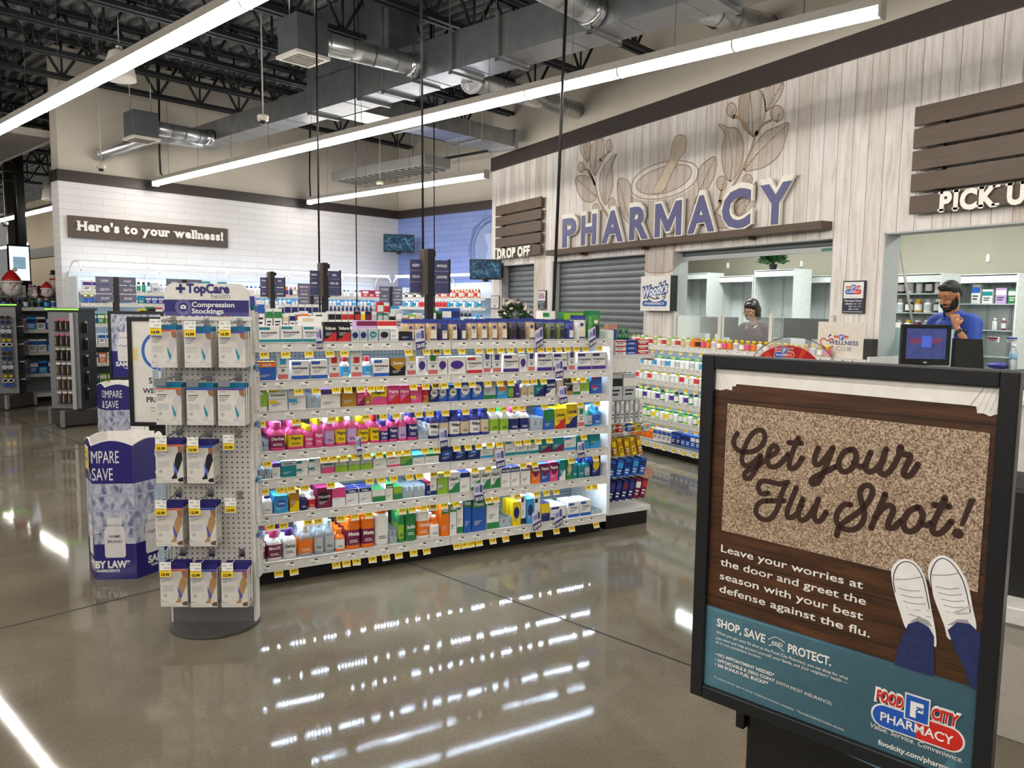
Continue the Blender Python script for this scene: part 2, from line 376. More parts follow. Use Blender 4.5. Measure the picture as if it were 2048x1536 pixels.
# ================================================================ ceiling lights
DIFF = glow('fff8ef', STRIP_E, 'strip_diffuser'); HOUS = pm('b9b4ab', .5)
def strip_light(b, a0, a1, label, z=3.35, sec=.97, group=None, hang=True):
    """a0 nearest end, a1 far end"""
    o = thing('linear_ceiling_light', label, 'ceiling light', S(b, a0, z), TH, group); L = a1-a0
    h = MB(); h.box(-.045, 0, .045, .045, L, .1); h.box(-.05, -.015, -.02, .05, 0, .1); h.box(-.05, L, -.02, .05, L+.015, .1); n = max(1, round(L/sec)); s = L/n
    rg = [(-.047, .05), (-.047, .011), (-.032, -.012), (0, -.021), (.032, -.012), (.047, .011), (.047, .05)]
    for i in range(1, n):
        for (xa, za), (xb, zb) in zip(rg, rg[1:]): h.face([(xa, i*s-.007, za), (xa, i*s+.007, za), (xb, i*s+.007, zb), (xb, i*s-.007, zb)])
    h.go('housing', HOUS, o)
    for i in range(n):
        d = MB(); pr = [(-.043, .045), (-.043, .012), (-.03, -.008), (0, -.016), (.03, -.008), (.043, .012), (.043, .045)]
        y0, y1 = i*s+.008, (i+1)*s-.008
        for (xa, za), (xb, zb) in zip(pr, pr[1:]): d.face([(xa, y0, za), (xa, y1, za), (xb, y1, zb), (xb, y0, zb)], 0, True)
        d.face([(x, y0, q) for x, q in pr]); d.face([(x, y1, q) for x, q in pr[::-1]])
        d.go('diffuser', DIFF, o)
        if hang: MB().cyl((0, i*s+s/2, .1), (0, i*s+s/2, DECK-z), .0022, n=5).go('hanger_wire', pm('4a4a4a', .6), o)
strip_light(2.4, -5.0, 11.98, 'long bright strip light crossing the upper left corner, leftmost of the three runs')
strip_light(4.97, 1.7, 11.98, 'long bright strip light passing in front of the ductwork, middle run')
strip_light(7.58, 7.62, 11.95, 'short bright strip light run ending beside the whitewashed pharmacy wall')
strip_light(4.97, 16.3, 34, 'distant strip light beyond the brick wall end, upper of two')
strip_light(7.5, 24.8, 35, 'distant strip light beyond the brick wall end, lower of two')
for i, b in enumerate((-.15, -2.7, -5.25, -7.8)):  # unseen runs at the regular spacing, added for the light they give
    strip_light(b, -5, 11.98, 'unseen strip light run over the open store to the side of the camera', group='store strip lights out of view')
strip_light(4.97, -6, .4, 'unseen strip light run continuing overhead behind the poster stand', group='store strip lights out of view')
strip_light(7.58, -6, 3.2, 'strip light run over the service counter behind the camera', group='store strip lights out of view') if False else None

# ================================================================ ductwork
DZ = 3.98
D1 = pm('9da1a4', .3, .85, .12, 6); D2 = pm('d2d5d6', .3, .9, .1, 9)
def seam_box(name, x0, y0, z0, x1, y1, z1, par, step=.62, m=D1):
    b = MB(); b.box(x0, y0, z0, x1, y1, z1, m); y = y0+step
    while y < y1-.1:
        b.box(x0-.004, y-.006, z0-.004, x1+.004, y+.006, z1+.004, GALV); y += step
    return b.go(name, None, par)
dt = thing('supply_duct', 'large rectangular galvanized supply duct running along the ceiling to the end wall', 'duct', S(5.49, 0, DZ), TH)
seam_box('duct_section', 0, 8.6, .0, .36, 11.95, .27, dt); seam_box('duct_section', -.04, 6.6, -.02, .36, 8.6, .36, dt); seam_box('duct_section', 0, 1.5, 0, .40, 6.6, .37, dt)
seam_box('riser', -.04, 7.0, .34, .36, 8.62, 1.12, dt, .5)
fl = [8.58, 7.55, 7.1, 6.0, 5.35, 4.25, 3.1]
for y in fl:
    k = .02; x0, x1 = -.03-k, .4+k
    g = MB(); g.box(x0, y-.02, -.05, x1, y+.02, -.02); g.box(x0, y-.02, -.05, x0+.02, y+.02, .4); g.box(x1-.02, y-.02, -.05, x1, y+.02, .4); g.go('trapeze_hanger', GALV, dt)
    MB().cyl((x0, y, .4), (x0, y, DECK-DZ), .006, n=6).cyl((x1, y, .4), (x1, y, DECK-DZ), .006, n=6).go('hanger_rod', pm('55585a', .5, .3), dt)
def ringed(par, p0, p1, r, k=5, name='pipe'):
    p0, p1 = V(p0), V(p1); s = MB().cyl(p0, p1, r, n=24, m=D2); d = (p1-p0).normalized()
    for i in range(k+1): c = p0+(p1-p0)*(i/k); s.cyl(c-d*.008, c+d*.008, r+.006, n=24, m=D1, cap=False)
    return s.go(name, None, par)
def branch(label, bA, aA, zA, bB, aB, zB, r, box=None):
    """round branch from the duct (bA) to its outlet (bB); box: diffuser box at the outlet"""
    o = thing('round_branch_duct', label, 'duct', S(bA, aA, zA), TH)
    e = V((bB-bA, aB-aA, zB-zA)); ringed(o, (0, 0, 0), e, r)
    d = e.normalized(); MB().cyl(d*0, d*.09, r+.03, r+.01, 24).go('collar', CHROME, o)
    if box:
        w, l, h = box; q = MB(); c = e
        q.box(c.x-w/2, c.y-l/2, c.z-h/2, c.x+w/2, c.y+l/2, c.z+h/2).go('plenum_box', pm('6d7275', .45, .7, .1, 6), o, bevel=.006)
        g = MB(); zz = c.z-h/2; g.box(c.x-w/2-.015, c.y-l/2-.015, zz-.03, c.x+w/2+.015, c.y+l/2+.015, zz, 0)
        for i in range(5): yy = c.y-l/2+.05+i*(l-.1)/4; g.box(c.x-w/2+.03, yy-.016, zz-.036, c.x+w/2-.03, yy+.016, zz-.03, 1)
        g.go('grille', [pm('c9c6bc', .5), pm('5b5344', .5)], o)
        MB().cyl((c.x-w/2+.03, c.y, c.z+h/2), (c.x-w/2+.03, c.y, DECK-zA), .006, n=6).cyl((c.x+w/2-.03, c.y, c.z+h/2), (c.x+w/2-.03, c.y, DECK-zA), .006, n=6).go('hanger_rod', GALV, o)
    return o
def zb(x, y, b): p = onb(x, y, b); return st(p)
q = zb(832, 132, 5.47); q2 = zb(600, 70, 4.25)
branch('shiny round duct with a square outlet box beside the riser', 5.455, q.y, q.z, 4.25, q2.y-.05, q.z+.02, .105, (.34, .34, .34))
q = zb(422, 277, 5.47)
branch('shiny round duct with a square outlet box near the end wall', 5.47, q.y, q.z, 4.5, q.y+.05, q.z+.02, .1, (.34, .34, .34))
q = zb(940, 160, 5.89); w = onx(1158, 222, PX); ws = st(w)
branch('pale round duct running from the supply duct into the wall above the pharmacy sign', 5.91, q.y, q.z, ws.x-.06, ws.y, ws.z, .11)
w = st(onx(1540, 55, PX)); branch('pale round duct entering the cream wall near the upper right', 5.91, w.y+.1, DZ+.2, w.x-.06, w.y, w.z, .11)
q = zb(1186, 22, 5.47); q2 = zb(1090, -15, 5.0); branch('short shiny round duct joining the supply duct at the top of the picture', 5.47, q.y, q.z, 4.3, q.y, q.z+.03, .12)
o = thing('elbow_duct', 'shiny bent round duct going into the cream end wall', 'duct', S(5.5, 11.55, 4.08), TH)
c0 = zb(405, 288, 5.5); o.location = S(5.5, c0.y, c0.z); pts = [V((0, 0, 0))]
for x, y, a in ((345, 278, c0.y+.1), (305, 275, c0.y+.3), (260, 290, c0.y+.5), (195, 313, WA-.03)):
    a = min(a, WA-.03); pts.append(st(ona(x, y, a))-V((5.5, c0.y, c0.z)))
MB().tube(pts, .085, 20).go('pipe', D2, o)
# flat return duct to the side
o = thing('return_duct', 'flat rectangular duct crossing towards the pharmacy wall behind the middle light run', 'duct', S(5.93, 8.1, 3.98), TH)
sb = MB(); sb.box(.0, 0, 0, 2.75, .5, .22, D1)
for x in (.6, 1.2, 1.8): sb.box(x-.006, -.004, -.004, x+.006, .504, .224, D2)
sb.go('duct_section', None, o); MB().box(2.7, -.03, -.03, 2.76, .53, .25).go('flange', GALV, o)
for x in (.9, 2.0):
    MB().box(x-.02, -.05, -.04, x+.02, .55, -.01).cyl((x, -.04, -.02), (x, -.04, DECK-3.98), .006, n=6).cyl((x, .54, -.02), (x, .54, DECK-3.98), .006, n=6).go('trapeze_hanger', GALV, o)
# long ribbed grey unit below, black pipe, wall brackets
pL, pR = ona(680, 318, 11.4), ona(985, 285, 11.4)
a0 = 9.3; b1 = 9.4
o = thing('air_unit', 'long grey ribbed air unit hung high before the blue brick wall', 'air unit', S(8.0, 9.4, 3.78), TH)
MB().box(0, 0, 0, .55, 2.5, .16).go('casing', pm('8d8d8b', .5, .3), o, bevel=.01)
g = MB()
for i in range(14): y = .1+i*.17; g.box(.03, y, -.03, .52, y+.05, 0)
g.go('louvre', pm('77776f', .5), o)
MB().cyl((.1, .4, .16), (.1, .4, DECK-3.78), .006, n=6).cyl((.4, 2.1, .16), (.4, 2.1, DECK-3.78), .006, n=6).go('hanger_rod', GALV, o)
pA, pB = onb(778, 337, 9.2), onb(985, 300, 9.2)
o = thing('sprinkler_pipe', 'black sprinkler pipe with an elbow below the ribbed air unit', 'pipe', pA)
MB().tube([V((0, 0, 0)), pB-pA], .022, 10).go('pipe', BLACK, o); e = (pB-pA)*.18
MB().tube([e, e+V((0, 0, -.13)), e+V((.2, -.05, -.15))], .018, 8).go('drop', BLACK, o)
MB().cyl((pB-pA)*.6, (pB-pA)*.6+V((0, 0, DECK-pA.z)), .005, n=5).cyl((pB-pA)*.1, (pB-pA)*.1+V((0, 0, DECK-pA.z)), .005, n=5).go('hanger_rod', GALV, o)
# far slatted ceiling panel on the left
o = thing('slatted_panel', 'white slatted panel hung under the roof at the far left edge', 'ceiling panel', S(2.43, 12.65, 3.93), TH)
g = MB()
for i in range(30): y = i*.22; g.box(-2.6, y, 0, 1.4, y+.14, .05)
g.go('slat', pm('8e887c', .6), o); MB().box(-2.65, -.05, -.01, -2.6, 6.8, .09).box(1.4, -.05, -.01, 1.45, 6.8, .09).box(-2.65, -.05, -.01, 1.45, 0, .09).go('frame', pm('b5b0a5', .5), o)
MB().cyl((-2, .5, .05), (-2, .5, 1.16), .006, n=5).cyl((1, 5, .05), (1, 5, 1.16), .006, n=5).go('hanger_rod', GALV, o)
# pendant sensors
def sensor(px, py, top, a, label):
    p = ona(px, py, a); o = thing('pendant_sensor', label, 'ceiling sensor', p)
    MB().lathe([(.0, -.055), (.02, -.055), (.03, -.03), (.055, -.025), (.06, .02), (.05, .03), (.0, .03)], 20).go('sensor_head', pm('d6d1c0', .5), o)
    MB().lathe([(0, -.065), (.03, -.06), (.034, -.03), (0, -.03)], 16).go('lens', DARK, o)
    MB().cyl((0, 0, .03), (0, 0, DECK-p.z), .008, n=8).go('rod', pm('a3a3a0', .5), o)
sensor(526, 236, 0, 7.6, 'white pendant sensor on a rod before the supply duct')
sensor(202, 333, 0, 11.2, 'white pendant sensor on a rod just above the dark wall band')
sensor(760, 366, 0, 10.2, 'white pendant sensor on a rod above the corner of the brick walls')
sensor(10, 447, 0, 18.0, 'white pendant sensor at the far left edge beyond the brick wall')
# bell shaped pendants
def bell(px, py, a, r, label):
    p = ona(px, py, a); o = thing('bell_pendant_lamp', label, 'pendant lamp', p)
    MB().lathe([(r, 0), (r*.98, .25*r), (r*.86, 1.0*r), (r*.62, 1.75*r), (r*.3, 1.95*r), (.02, 1.97*r)], 28).go('lamp_shade', pm('e6e3d8', .5), o)
    MB().cyl((0, 0, 1.95*r), (0, 0, 2.3*r), r*.22, n=12).cyl((0, 0, 2.3*r), (0, 0, DECK-p.z), .005, n=6).go('cord', GALV, o)
bell(240, 160, 9.4, .17, 'white bell shaped pendant lamp partly hidden by the upper strip light')
bell(103, 401, 20, .2, 'white bell shaped pendant lamp in the dark beyond the brick wall end')
# black power cords
def cord(name, pts, r, label, mats=BLACK):
    o = MB().tube([p-pts[0] for p in pts], r, 8).go(name, mats, None, pts[0]); return tag(o, label, 'power cord')
def drop(x0, y0, x1, y1, Y, r, label):
    p1 = ony(x1, y1, Y); p0 = ony(x0, y0, Y); k = (DECK-p1.z)/(p0.z-p1.z); cord('power_cord', [p1+(p0-p1)*k, p1], r, label)
drop(843, 0, 846, 500, 4.95, .008, 'black power cord dropping to the largest aisle sign post')
drop(866, 400, 864, 500, 5.0, .005, 'thinner black cord dropping just behind the largest aisle sign post') if False else None
drop(632, 0, 640, 640, 7.15, .009, 'black power cord dropping beside the second aisle sign post')
drop(711, 300, 714, 620, 8.8, .007, 'thin black cord hanging between the second aisle sign and the corner television')
drop(868, 300, 869, 640, 9.0, .008, 'thin black cord hanging behind the largest aisle sign')
drop(1132, 0, 1106, 650, 5.3, .013, 'thick black power cord hanging in front of the grey roller shutter')
for px, top, bot, lab in ((322, 270, 352, 'black conduit loop hanging over the left end of the middle light run'), (622, 310, 402, 'black conduit loop hanging over the left end of the short light run')):
    p = [ona(px, top, 11.9), ona(px-3, (top+bot)/2, 11.9), ona(px-1, bot-6, 11.9), ona(px+4, bot, 11.9)]; p[0].z = DECK
    cord('conduit', p, .014, lab)
# ================================================================ signs and drawings on the pharmacy wall
UY = V((0, -1, 0)); LB = wood('4b3d31', '5d4c3d', (3, .5, 12), .5, 'stained_board'); IVORY = pm('eeeade', .45); PURP = pm('595a86', .45)
NAVY = pm('1f2250', .4); BLUE = pm('1d55b0', .35); RED = pm('c8281f', .35); GREYT = pm('77787c', .5); BROWNL = pm('a08870', .6)
def wp(x, y, X=PX): p = onx(x, y, X); return (-p.y, p.z)
SER = {'H': 'l0 r0 l1 r1', 'r': 'l0 L1', 'y': 'l1 r1', 'u': 'L1 R1', 'w': 'l1 r1', 'l': 'c0 C1', 'n': 'l0 r0 L1', 'P': 'l0 L1', 'I': 'c0 c1', 'K': 'l0 r0 l1 r1', 'U': 'l1 r1', 'D': 'L0 L1', 'R': 'l0 L1 r0', 'F': 'l0 L1', 'C': '', 'h': 'l0 r0 L1'}
def slab(mb, t, o, ux, uy, h, w, m, dep=.012, ms=None, bold=.03):
    """slab serif lettering: cap height h, fitted to width w"""
    x = 0; gl = []
    for c in t:
        if c == ' ': x += .28; continue
        vs, fs, x0, x1, y0, y1 = text_geo(c, bold); gl.append((c, x, x1-x0, y1)); x += x1-x0+.07
    tot = x-.07; sy = h/CAP; sx = w/tot; o, ux, uy = V(o), V(ux), V(uy)
    for c, gx, gw, top in gl:
        mb.text(c, o+ux*gx*sx, ux, uy, h, gw*sx, m, bold, dep=dep, ms=ms)
        for q in SER.get(c, '').split():
            cx = {'l': .075, 'r': gw-.075, 'c': gw/2}[q[0].lower()]; hw0, hw1 = (.15, .06) if q[0].isupper() else (.15, .15); yy = 0 if q[1] == '0' else top-.085
            mb.prism([((gx+cx-hw0)*sx, yy*sy), ((gx+cx+hw1)*sx, yy*sy), ((gx+cx+hw1)*sx, (yy+.085)*sy), ((gx+cx-hw0)*sx, (yy+.085)*sy)], o, ux, uy, dep, m, ms)
def pill(o, ux, uy, w, h, n=10):
    r = h/2; p = [(w/2-r+r*cos(t), r*sin(t)) for t in [-pi/2+pi*i/n for i in range(n+1)]]; return p+[(-a, -b) for a, b in p]
def clipx(poly, right):
    out = []
    for i, (a, b) in enumerate(poly):
        c, d = poly[(i+1) % len(poly)]
        ina = (a >= 0) == right or a == 0; inc = (c >= 0) == right or c == 0
        if ina: out.append((a, b))
        if ina != inc: t = a/(a-c); out.append((0, b+(d-b)*t))
    return out
def fc_logo(mb, o, ux, uy, w, pillon=True, outline=True, glowm=None):
    """the grocer's mark: red FOOD CITY either side of a blue square, over a blue and red capsule; o = centre of the capsule"""
    o, ux, uy = V(o), V(ux), V(uy); n = ux.cross(uy).normalized(); e = w*.0016+.0006
    r, b, wh = (RED, BLUE, WHITE) if not glowm else glowm
    h = w*.27
    if pillon:
        mb.prism(pill(o, ux, uy, w*1.03, h*1.12), o+n*e, ux, uy, 0, wh)
        pl = pill(o, ux, uy, w*.985, h*.98); mb.prism(clipx(pl, False), o+n*e*2, ux, uy, 0, b); mb.prism(clipx(pl, True), o+n*e*2, ux, uy, 0, r)
        mb.text('PHARMACY', o+n*e*3-uy*h*.22, ux, uy, h*.42, w*.8, wh, .018, align='C')
    q = o+uy*(h*.62 if pillon else 0); s = w*.13
    for k, (mm, g) in enumerate(((wh, 1.13), (b, 1.0))): mb.quad(q+n*e*(4+k)+uy*s*.45, ux, uy, -s*g*.95, -s*g*1.1, s*g*.95, s*g*1.15, mm)
    mb.text('F', q+n*e*6-uy*s*.25, ux, uy, s*1.35, s*1.1, wh, .06, align='C'); mb.text('C', q+n*e*7-uy*s*.1+ux*s*.2, ux, uy, s*.75, s*.55, b, .03, align='C')
    if outline:
        mb.text('FOOD', q+n*e*3-ux*w*.145+uy*h*.02, ux, uy, s*1.25, w*.34, wh, .1, .12, 'R'); mb.text('CITY', q+n*e*3+ux*w*.145+uy*h*.02, ux, uy, s*1.25, w*.32, wh, .1, .12, 'L')
    mb.text('FOOD', q+n*e*4-ux*w*.15+uy*h*.04, ux, uy, s*1.08, w*.31, r, .045, .12, 'R'); mb.text('CITY', q+n*e*4+ux*w*.155+uy*h*.04, ux, uy, s*1.08, w*.29, r, .045, .12, 'L')

# ledge under the big letters, with small brackets
o = thing('sign_ledge', 'long brown wooden ledge under the large purple letters', 'ledge', (PX, 4.9, 2.345))
MB().box(-.15, -.03, 0, -.002, 4.72, .075).go('board', LB, o, bevel=.004)
for y in (.9, 2.6, 3.9): MB().box(-.12, y-.02, -.03, -.002, y+.02, -.001).go('bracket', pm('4a3b30', .5), o)
def offs(p, d):
    """outline grown by d with mitred corners"""
    k = len(p); sg = 1 if sum(p[i][0]*p[(i+1) % k][1]-p[(i+1) % k][0]*p[i][1] for i in range(k)) > 0 else -1; out = []
    for i in range(k):
        a, b, c = V(p[i-1]), V(p[i]), V(p[(i+1) % k]); e1, e2 = (b-a).normalized(), (c-b).normalized(); n1, n2 = V((e1.y, -e1.x))*sg, V((e2.y, -e2.x))*sg; m = (n1+n2).normalized(); out.append(tuple(b+m*d/max(.35, m.dot(n1))))
    return out
cE = lambda x, y: (1120+x*.24414, 160+y*.24414)
LET = [('P', 30, 160, 1125), ('H', 185, 325, 1095), ('A', 357, 548, 1060), ('R', 582, 757, 1022), ('M', 792, 1030, 958), ('A', 1062, 1308, 920), ('C', 1342, 1603, 858), ('Y', 1650, 1942, 820)]
for i, (c, xl, xr, yt) in enumerate(LET):
    yb = 1385-(xl*.5+xr*.5)*.105; X = PX-.045
    u0, v1 = wp(*cE(xl, yt), X); u1, _ = wp(*cE(xr, yt), X); v0 = 2.4205; h = 2.868-v0; w = abs(u1-u0)
    o = thing('sign_letter', f'large purple letter {c} with ivory edge, {nth(i)} of the eight on the ledge', 'letter', (X, -u0-w/2, v0))
    if c == 'M':
        mw, mh = w-.05, h-.062; mp0 = [(0, 0), (0, 1), (.21, 1), (.5, .45), (.79, 1), (1, 1), (1, 0), (.81, 0), (.81, .62), (.56, .14), (.44, .14), (.19, .62), (.19, 0)]; mp0 = [((a-.5)*mw, q*mh) for a, q in mp0]
        MB().prism(offs(mp0, .024), (.005, 0, .026), UY, ZZ, .035).go('letter_back', IVORY, o); MB().prism(mp0, (-.032, 0, .022), UY, ZZ, .006).go('letter_face', PURP, o); continue
    b = MB(); b.text(c, (.005, 0, .002), UY, ZZ, h-.03, w, 0, .075, align='C', dep=.035); mv = min(v[2] for v in b.v); b.v = [(a, q, r-mv) for a, q, r in b.v]; b.go('letter_back', IVORY, o)
    fz = .022; b = MB(); b.text(c, (-.032, 0, fz), UY, ZZ, h-.062, w-.05, 0, .035, align='C', dep=.006); mv = min(v[2] for v in b.v); b.v = [(a, q, r-mv+.02) for a, q, r in b.v]; b.go('letter_face', PURP, o)

# printed drawing of mortar, pestle and branches
def mat_hatch():
    m, nt, b = nmat('hatched_print'); tc = N(nt, 'ShaderNodeTexCoord'); mp = N(nt, 'ShaderNodeMapping'); mp.inputs['Rotation'].default_value = (.35, 0, 0)
    wv = N(nt, 'ShaderNodeTexWave', bands_direction='Z', i_Scale=13, i_Distortion=1.6, i_Detail=1, i_Detail_Scale=.8); nt.links.new(tc.outputs['Object'], mp.inputs[0]); nt.links.new(mp.outputs[0], wv.inputs['Vector'])
    b.inputs['Base Color'].default_value = (*hexc('a58b70'), 1); b.inputs['Roughness'].default_value = .6
    a = N(nt, 'ShaderNodeMapRange'); a.inputs['From Min'].default_value = .3; a.inputs['From Max'].default_value = .7; a.inputs['To Min'].default_value = .06; a.inputs['To Max'].default_value = .42
    nt.links.new(wv.outputs['Fac'], a.inputs['Value']); nt.links.new(a.outputs[0], b.inputs['Alpha']); return m
HATCH = mat_hatch(); MO = V((PX-.002, 0, 0)); mu = MB()
def mp_(pts): return [wp(*cE(x, y)) for x, y in pts]
def leaf(pts, rib=None, sh=True):
    q = mp_(pts); sm, _ = spline(q, .01, True, 4)
    if sh: mu.prism([tuple(p) for p in sm], MO, UY, ZZ, 0, HATCH)
    mu.ribbon(q, .013, MO-V((.001, 0, 0)), UY, ZZ, BROWNL, True, 4)
    if rib: mu.ribbon(mp_(rib), [.02]+[.012]*(len(rib)-1), MO-V((.001, 0, 0)), UY, ZZ, BROWNL, sub=4)
def berry(x, y, a, b): leaf([(x+a*cos(t), y+b*sin(t)) for t in [2*pi*i/8 for i in range(8)]], [(x, y+b), (x+a*.3, y)])
leaf([(585, 900), (600, 820), (680, 740), (800, 685), (950, 660), (1080, 680), (1130, 730), (1125, 800), (1060, 880), (950, 940), (800, 975), (680, 970), (610, 940)], sh=False)
leaf([(622, 860), (680, 790), (780, 735), (900, 700), (1020, 695), (1075, 730), (1065, 800), (990, 870), (880, 920), (750, 940), (660, 915)])
bd = [(588, 950), (660, 985), (800, 990), (960, 955), (1070, 895), (1128, 810), (1115, 960), (1060, 1150), (1000, 1290), (945, 1380), (930, 1475), (925, 1560), (810, 1580), (705, 1565), (700, 1475), (690, 1370), (630, 1270), (595, 1130)]
mu.prism(mp_(bd), MO, UY, ZZ, 0, HATCH); mu.ribbon(mp_(bd[6:]+bd[:1]), .014, MO-V((.001, 0, 0)), UY, ZZ, BROWNL)
pes = [(760, 925), (820, 800), (900, 640), (925, 520), (950, 465), (1000, 450), (1035, 490), (1025, 580), (960, 680), (900, 800), (850, 905)]
mu.prism([tuple(p) for p in spline(mp_(pes), .01, True, 3)[0]], MO-V((.0015, 0, 0)), UY, ZZ, 0, pm('cbbca8', .6, 0, .12, 9)); mu.ribbon(mp_(pes), .012, MO-V((.002, 0, 0)), UY, ZZ, BROWNL, True)
leaf([(1580, 460), (1500, 380), (1465, 250), (1475, 150), (1530, 90), (1620, 80), (1660, 120), (1685, 230), (1660, 350), (1600, 440)], [(1580, 460), (1575, 300), (1560, 110)])
leaf([(1690, 255), (1680, 180), (1670, 90), (1720, 50), (1830, 20), (1815, 110), (1760, 200)], [(1690, 255), (1760, 130), (1830, 20)])
leaf([(1510, 735), (1580, 560), (1680, 430), (1780, 385), (1875, 355), (1850, 480), (1800, 610), (1700, 700), (1600, 735)], [(1510, 735), (1650, 570), (1875, 355)])
leaf([(1395, 830), (1340, 740), (1325, 580), (1350, 440), (1300, 370), (1335, 368), (1380, 390), (1450, 400), (1500, 500), (1500, 640), (1470, 740)], [(1395, 830), (1410, 640), (1380, 420)])
leaf([(1110, 1010), (1135, 900), (1130, 760), (1180, 680), (1275, 630), (1270, 760), (1220, 880), (1150, 1000)], [(1110, 1010), (1180, 830), (1275, 630)])
leaf([(1420, 1190), (1450, 1040), (1550, 960), (1610, 830), (1605, 1000), (1570, 1120), (1480, 1200)], [(1420, 1190), (1540, 1020), (1610, 830)])
leaf([(1110, 1150), (1180, 1080), (1290, 1100), (1400, 1200), (1250, 1210), (1160, 1190)])
leaf([(165, 545), (240, 505), (250, 600), (230, 668), (190, 630)], [(230, 668), (190, 545)])
leaf([(285, 780), (245, 680), (250, 560), (300, 490), (360, 490), (352, 650), (310, 740)], [(285, 780), (300, 500)])
leaf([(375, 1020), (330, 930), (330, 780), (380, 680), (465, 605), (430, 700), (435, 850), (405, 960)], [(375, 1020), (385, 800), (465, 605)])
leaf([(300, 960), (260, 1000), (190, 985), (145, 910), (130, 800), (220, 785), (285, 850)], [(300, 960), (130, 800)])
leaf([(575, 1170), (510, 1100), (475, 960), (475, 820), (540, 815), (580, 870), (583, 1000)], [(575, 1170), (475, 820)])
for b_ in ((1405, 245, 42, 58), (1780, 275, 55, 65), (1325, 845, 40, 58), (1540, 815, 38, 42), (175, 715, 28, 42), (403, 540, 25, 52), (425, 1015, 30, 48), (295, 1055, 30, 42)): berry(*b_)
for s_ in ([(1230, 1180), (1290, 1060), (1400, 900), (1490, 740), (1570, 560), (1612, 420)], [(1612, 440), (1660, 370), (1730, 330)], [(1420, 300), (1480, 320), (1560, 440)], [(1310, 1000), (1325, 900)], [(440, 1180), (330, 1010), (285, 850), (240, 740)], [(285, 850), (225, 740), (200, 735)], [(330, 660), (400, 590)]):
    mu.ribbon(mp_(s_), [.05]+[.03]*(len(s_)-1), MO-V((.0012, 0, 0)), UY, ZZ, pm('a48d75', .6), sub=5)
tag(mu.go('wall_mural'), 'brown line drawing of a mortar, pestle and leafy branches printed on the planks', 'mural')

# slatted word signs
def slat_sign(label, word, x0, x1, rows, X, tx0, tx1, th, width=None):
    u0, _ = wp(x0, 500, X); u1, _ = wp(x1, 500, X)
    if width: u1 = u0+width
    zs = [(wp(x0, a, X)[1], wp(x0, b, X)[1]) for a, b in rows]; o = thing('slat_sign', label, 'sign', (X, -u0, zs[-1][1])); z0 = zs[-1][1]
    for a, b in zs: MB().box(0, u0-u1, b-z0, .035, 0, a-z0).go('board', LB, o, bevel=.003)
    for k in (.12, .88): MB().box(.036, (u0-u1)*k-.03, .03, PX-X-.004, (u0-u1)*k+.03, zs[0][0]-z0-.03).go('batten', BLACK, o)
    ua = wp(tx0, 500, X)[0]; ub = wp(tx1, 500, X)[0]
    b = MB(); slab(b, word, V((-.001, -(ua-u0), (zs[-1][0]-zs[-1][1])*.5-th/2)), UY, ZZ, th, ub-ua, 0, .02, 1, .05); b.go('lettering', [pm('f4f0e6', .4), pm('8d887d', .5)], o)
c6 = lambda y: 380+y*.22461
slat_sign('dark slatted wooden sign reading DROP OFF over the narrow shutter', 'DROP OFF', 990.3, 1080.2, [(c6(148), c6(232)), (c6(245), c6(325)), (c6(340), c6(424)), (c6(435), c6(517)), (c6(532), c6(612))], PX-.09, 997, 1062, .15)
c3 = lambda y: y*.46289
slat_sign('dark slatted wooden sign reading PICK UP at the right edge', 'PICK UP', 1813, 2048, [(c3(472), c3(553)), (c3(566), c3(648)), (c3(660), c3(742)), (c3(757), c3(834)), (c3(851), c3(928))], PX-.09, 1876, 2078, .15, 1.75)

# roller shutters
def shutter(lo, hi, z0, label, o_mat='8b9093'):
    o = thing('roller_shutter', label, 'shutter', (PX+.15, lo, z0)); n = max(1, round((HEAD-z0)/.085)); h = (HEAD-.013-z0)/n; b = MB()
    prof = []
    for i in range(n): prof += [(.0, i*h), (-.016, i*h+h*.2), (-.02, i*h+h*.5), (-.016, i*h+h*.8)]
    prof.append((0, n*h)); w = hi-lo-.026
    for (xa, za), (xb, zb_) in zip(prof, prof[1:]): b.face([(xa, .013, za), (xa, .013+w, za), (xb, .013+w, zb_), (xb, .013, zb_)][::-1], 0, True)
    b.go('curtain', pm(o_mat, .42, .55, .05, 4), o); MB().box(-.03, .0135, 0, .0, .04, HEAD-.013-z0).box(-.03, hi-lo-.04, 0, .0, hi-lo-.0135, HEAD-.013-z0).go('guide_rail', pm('6f7375', .4, .6), o); return o
shutter(*OPEN[0], SILL, 'closed grey roller shutter of the narrow drop off window')
shutter(*OPEN[1], SILL, 'closed wide grey roller shutter under the purple letters')
for k in (2,):
    lo, hi = OPEN[k]; o = shutter(lo, hi, HEAD-.068, 'rolled up grey shutter over the open counter window')
    MB().box(-.035, .02, -.048, -.005, hi-lo-.02, .0).go('bottom_bar', pm('a9abac', .45, .4), o)
    MB().box(-.037, .05, -.042, -.0355, .22, -.014).go('sticker', [pm('3c7a5e', .5)], o)

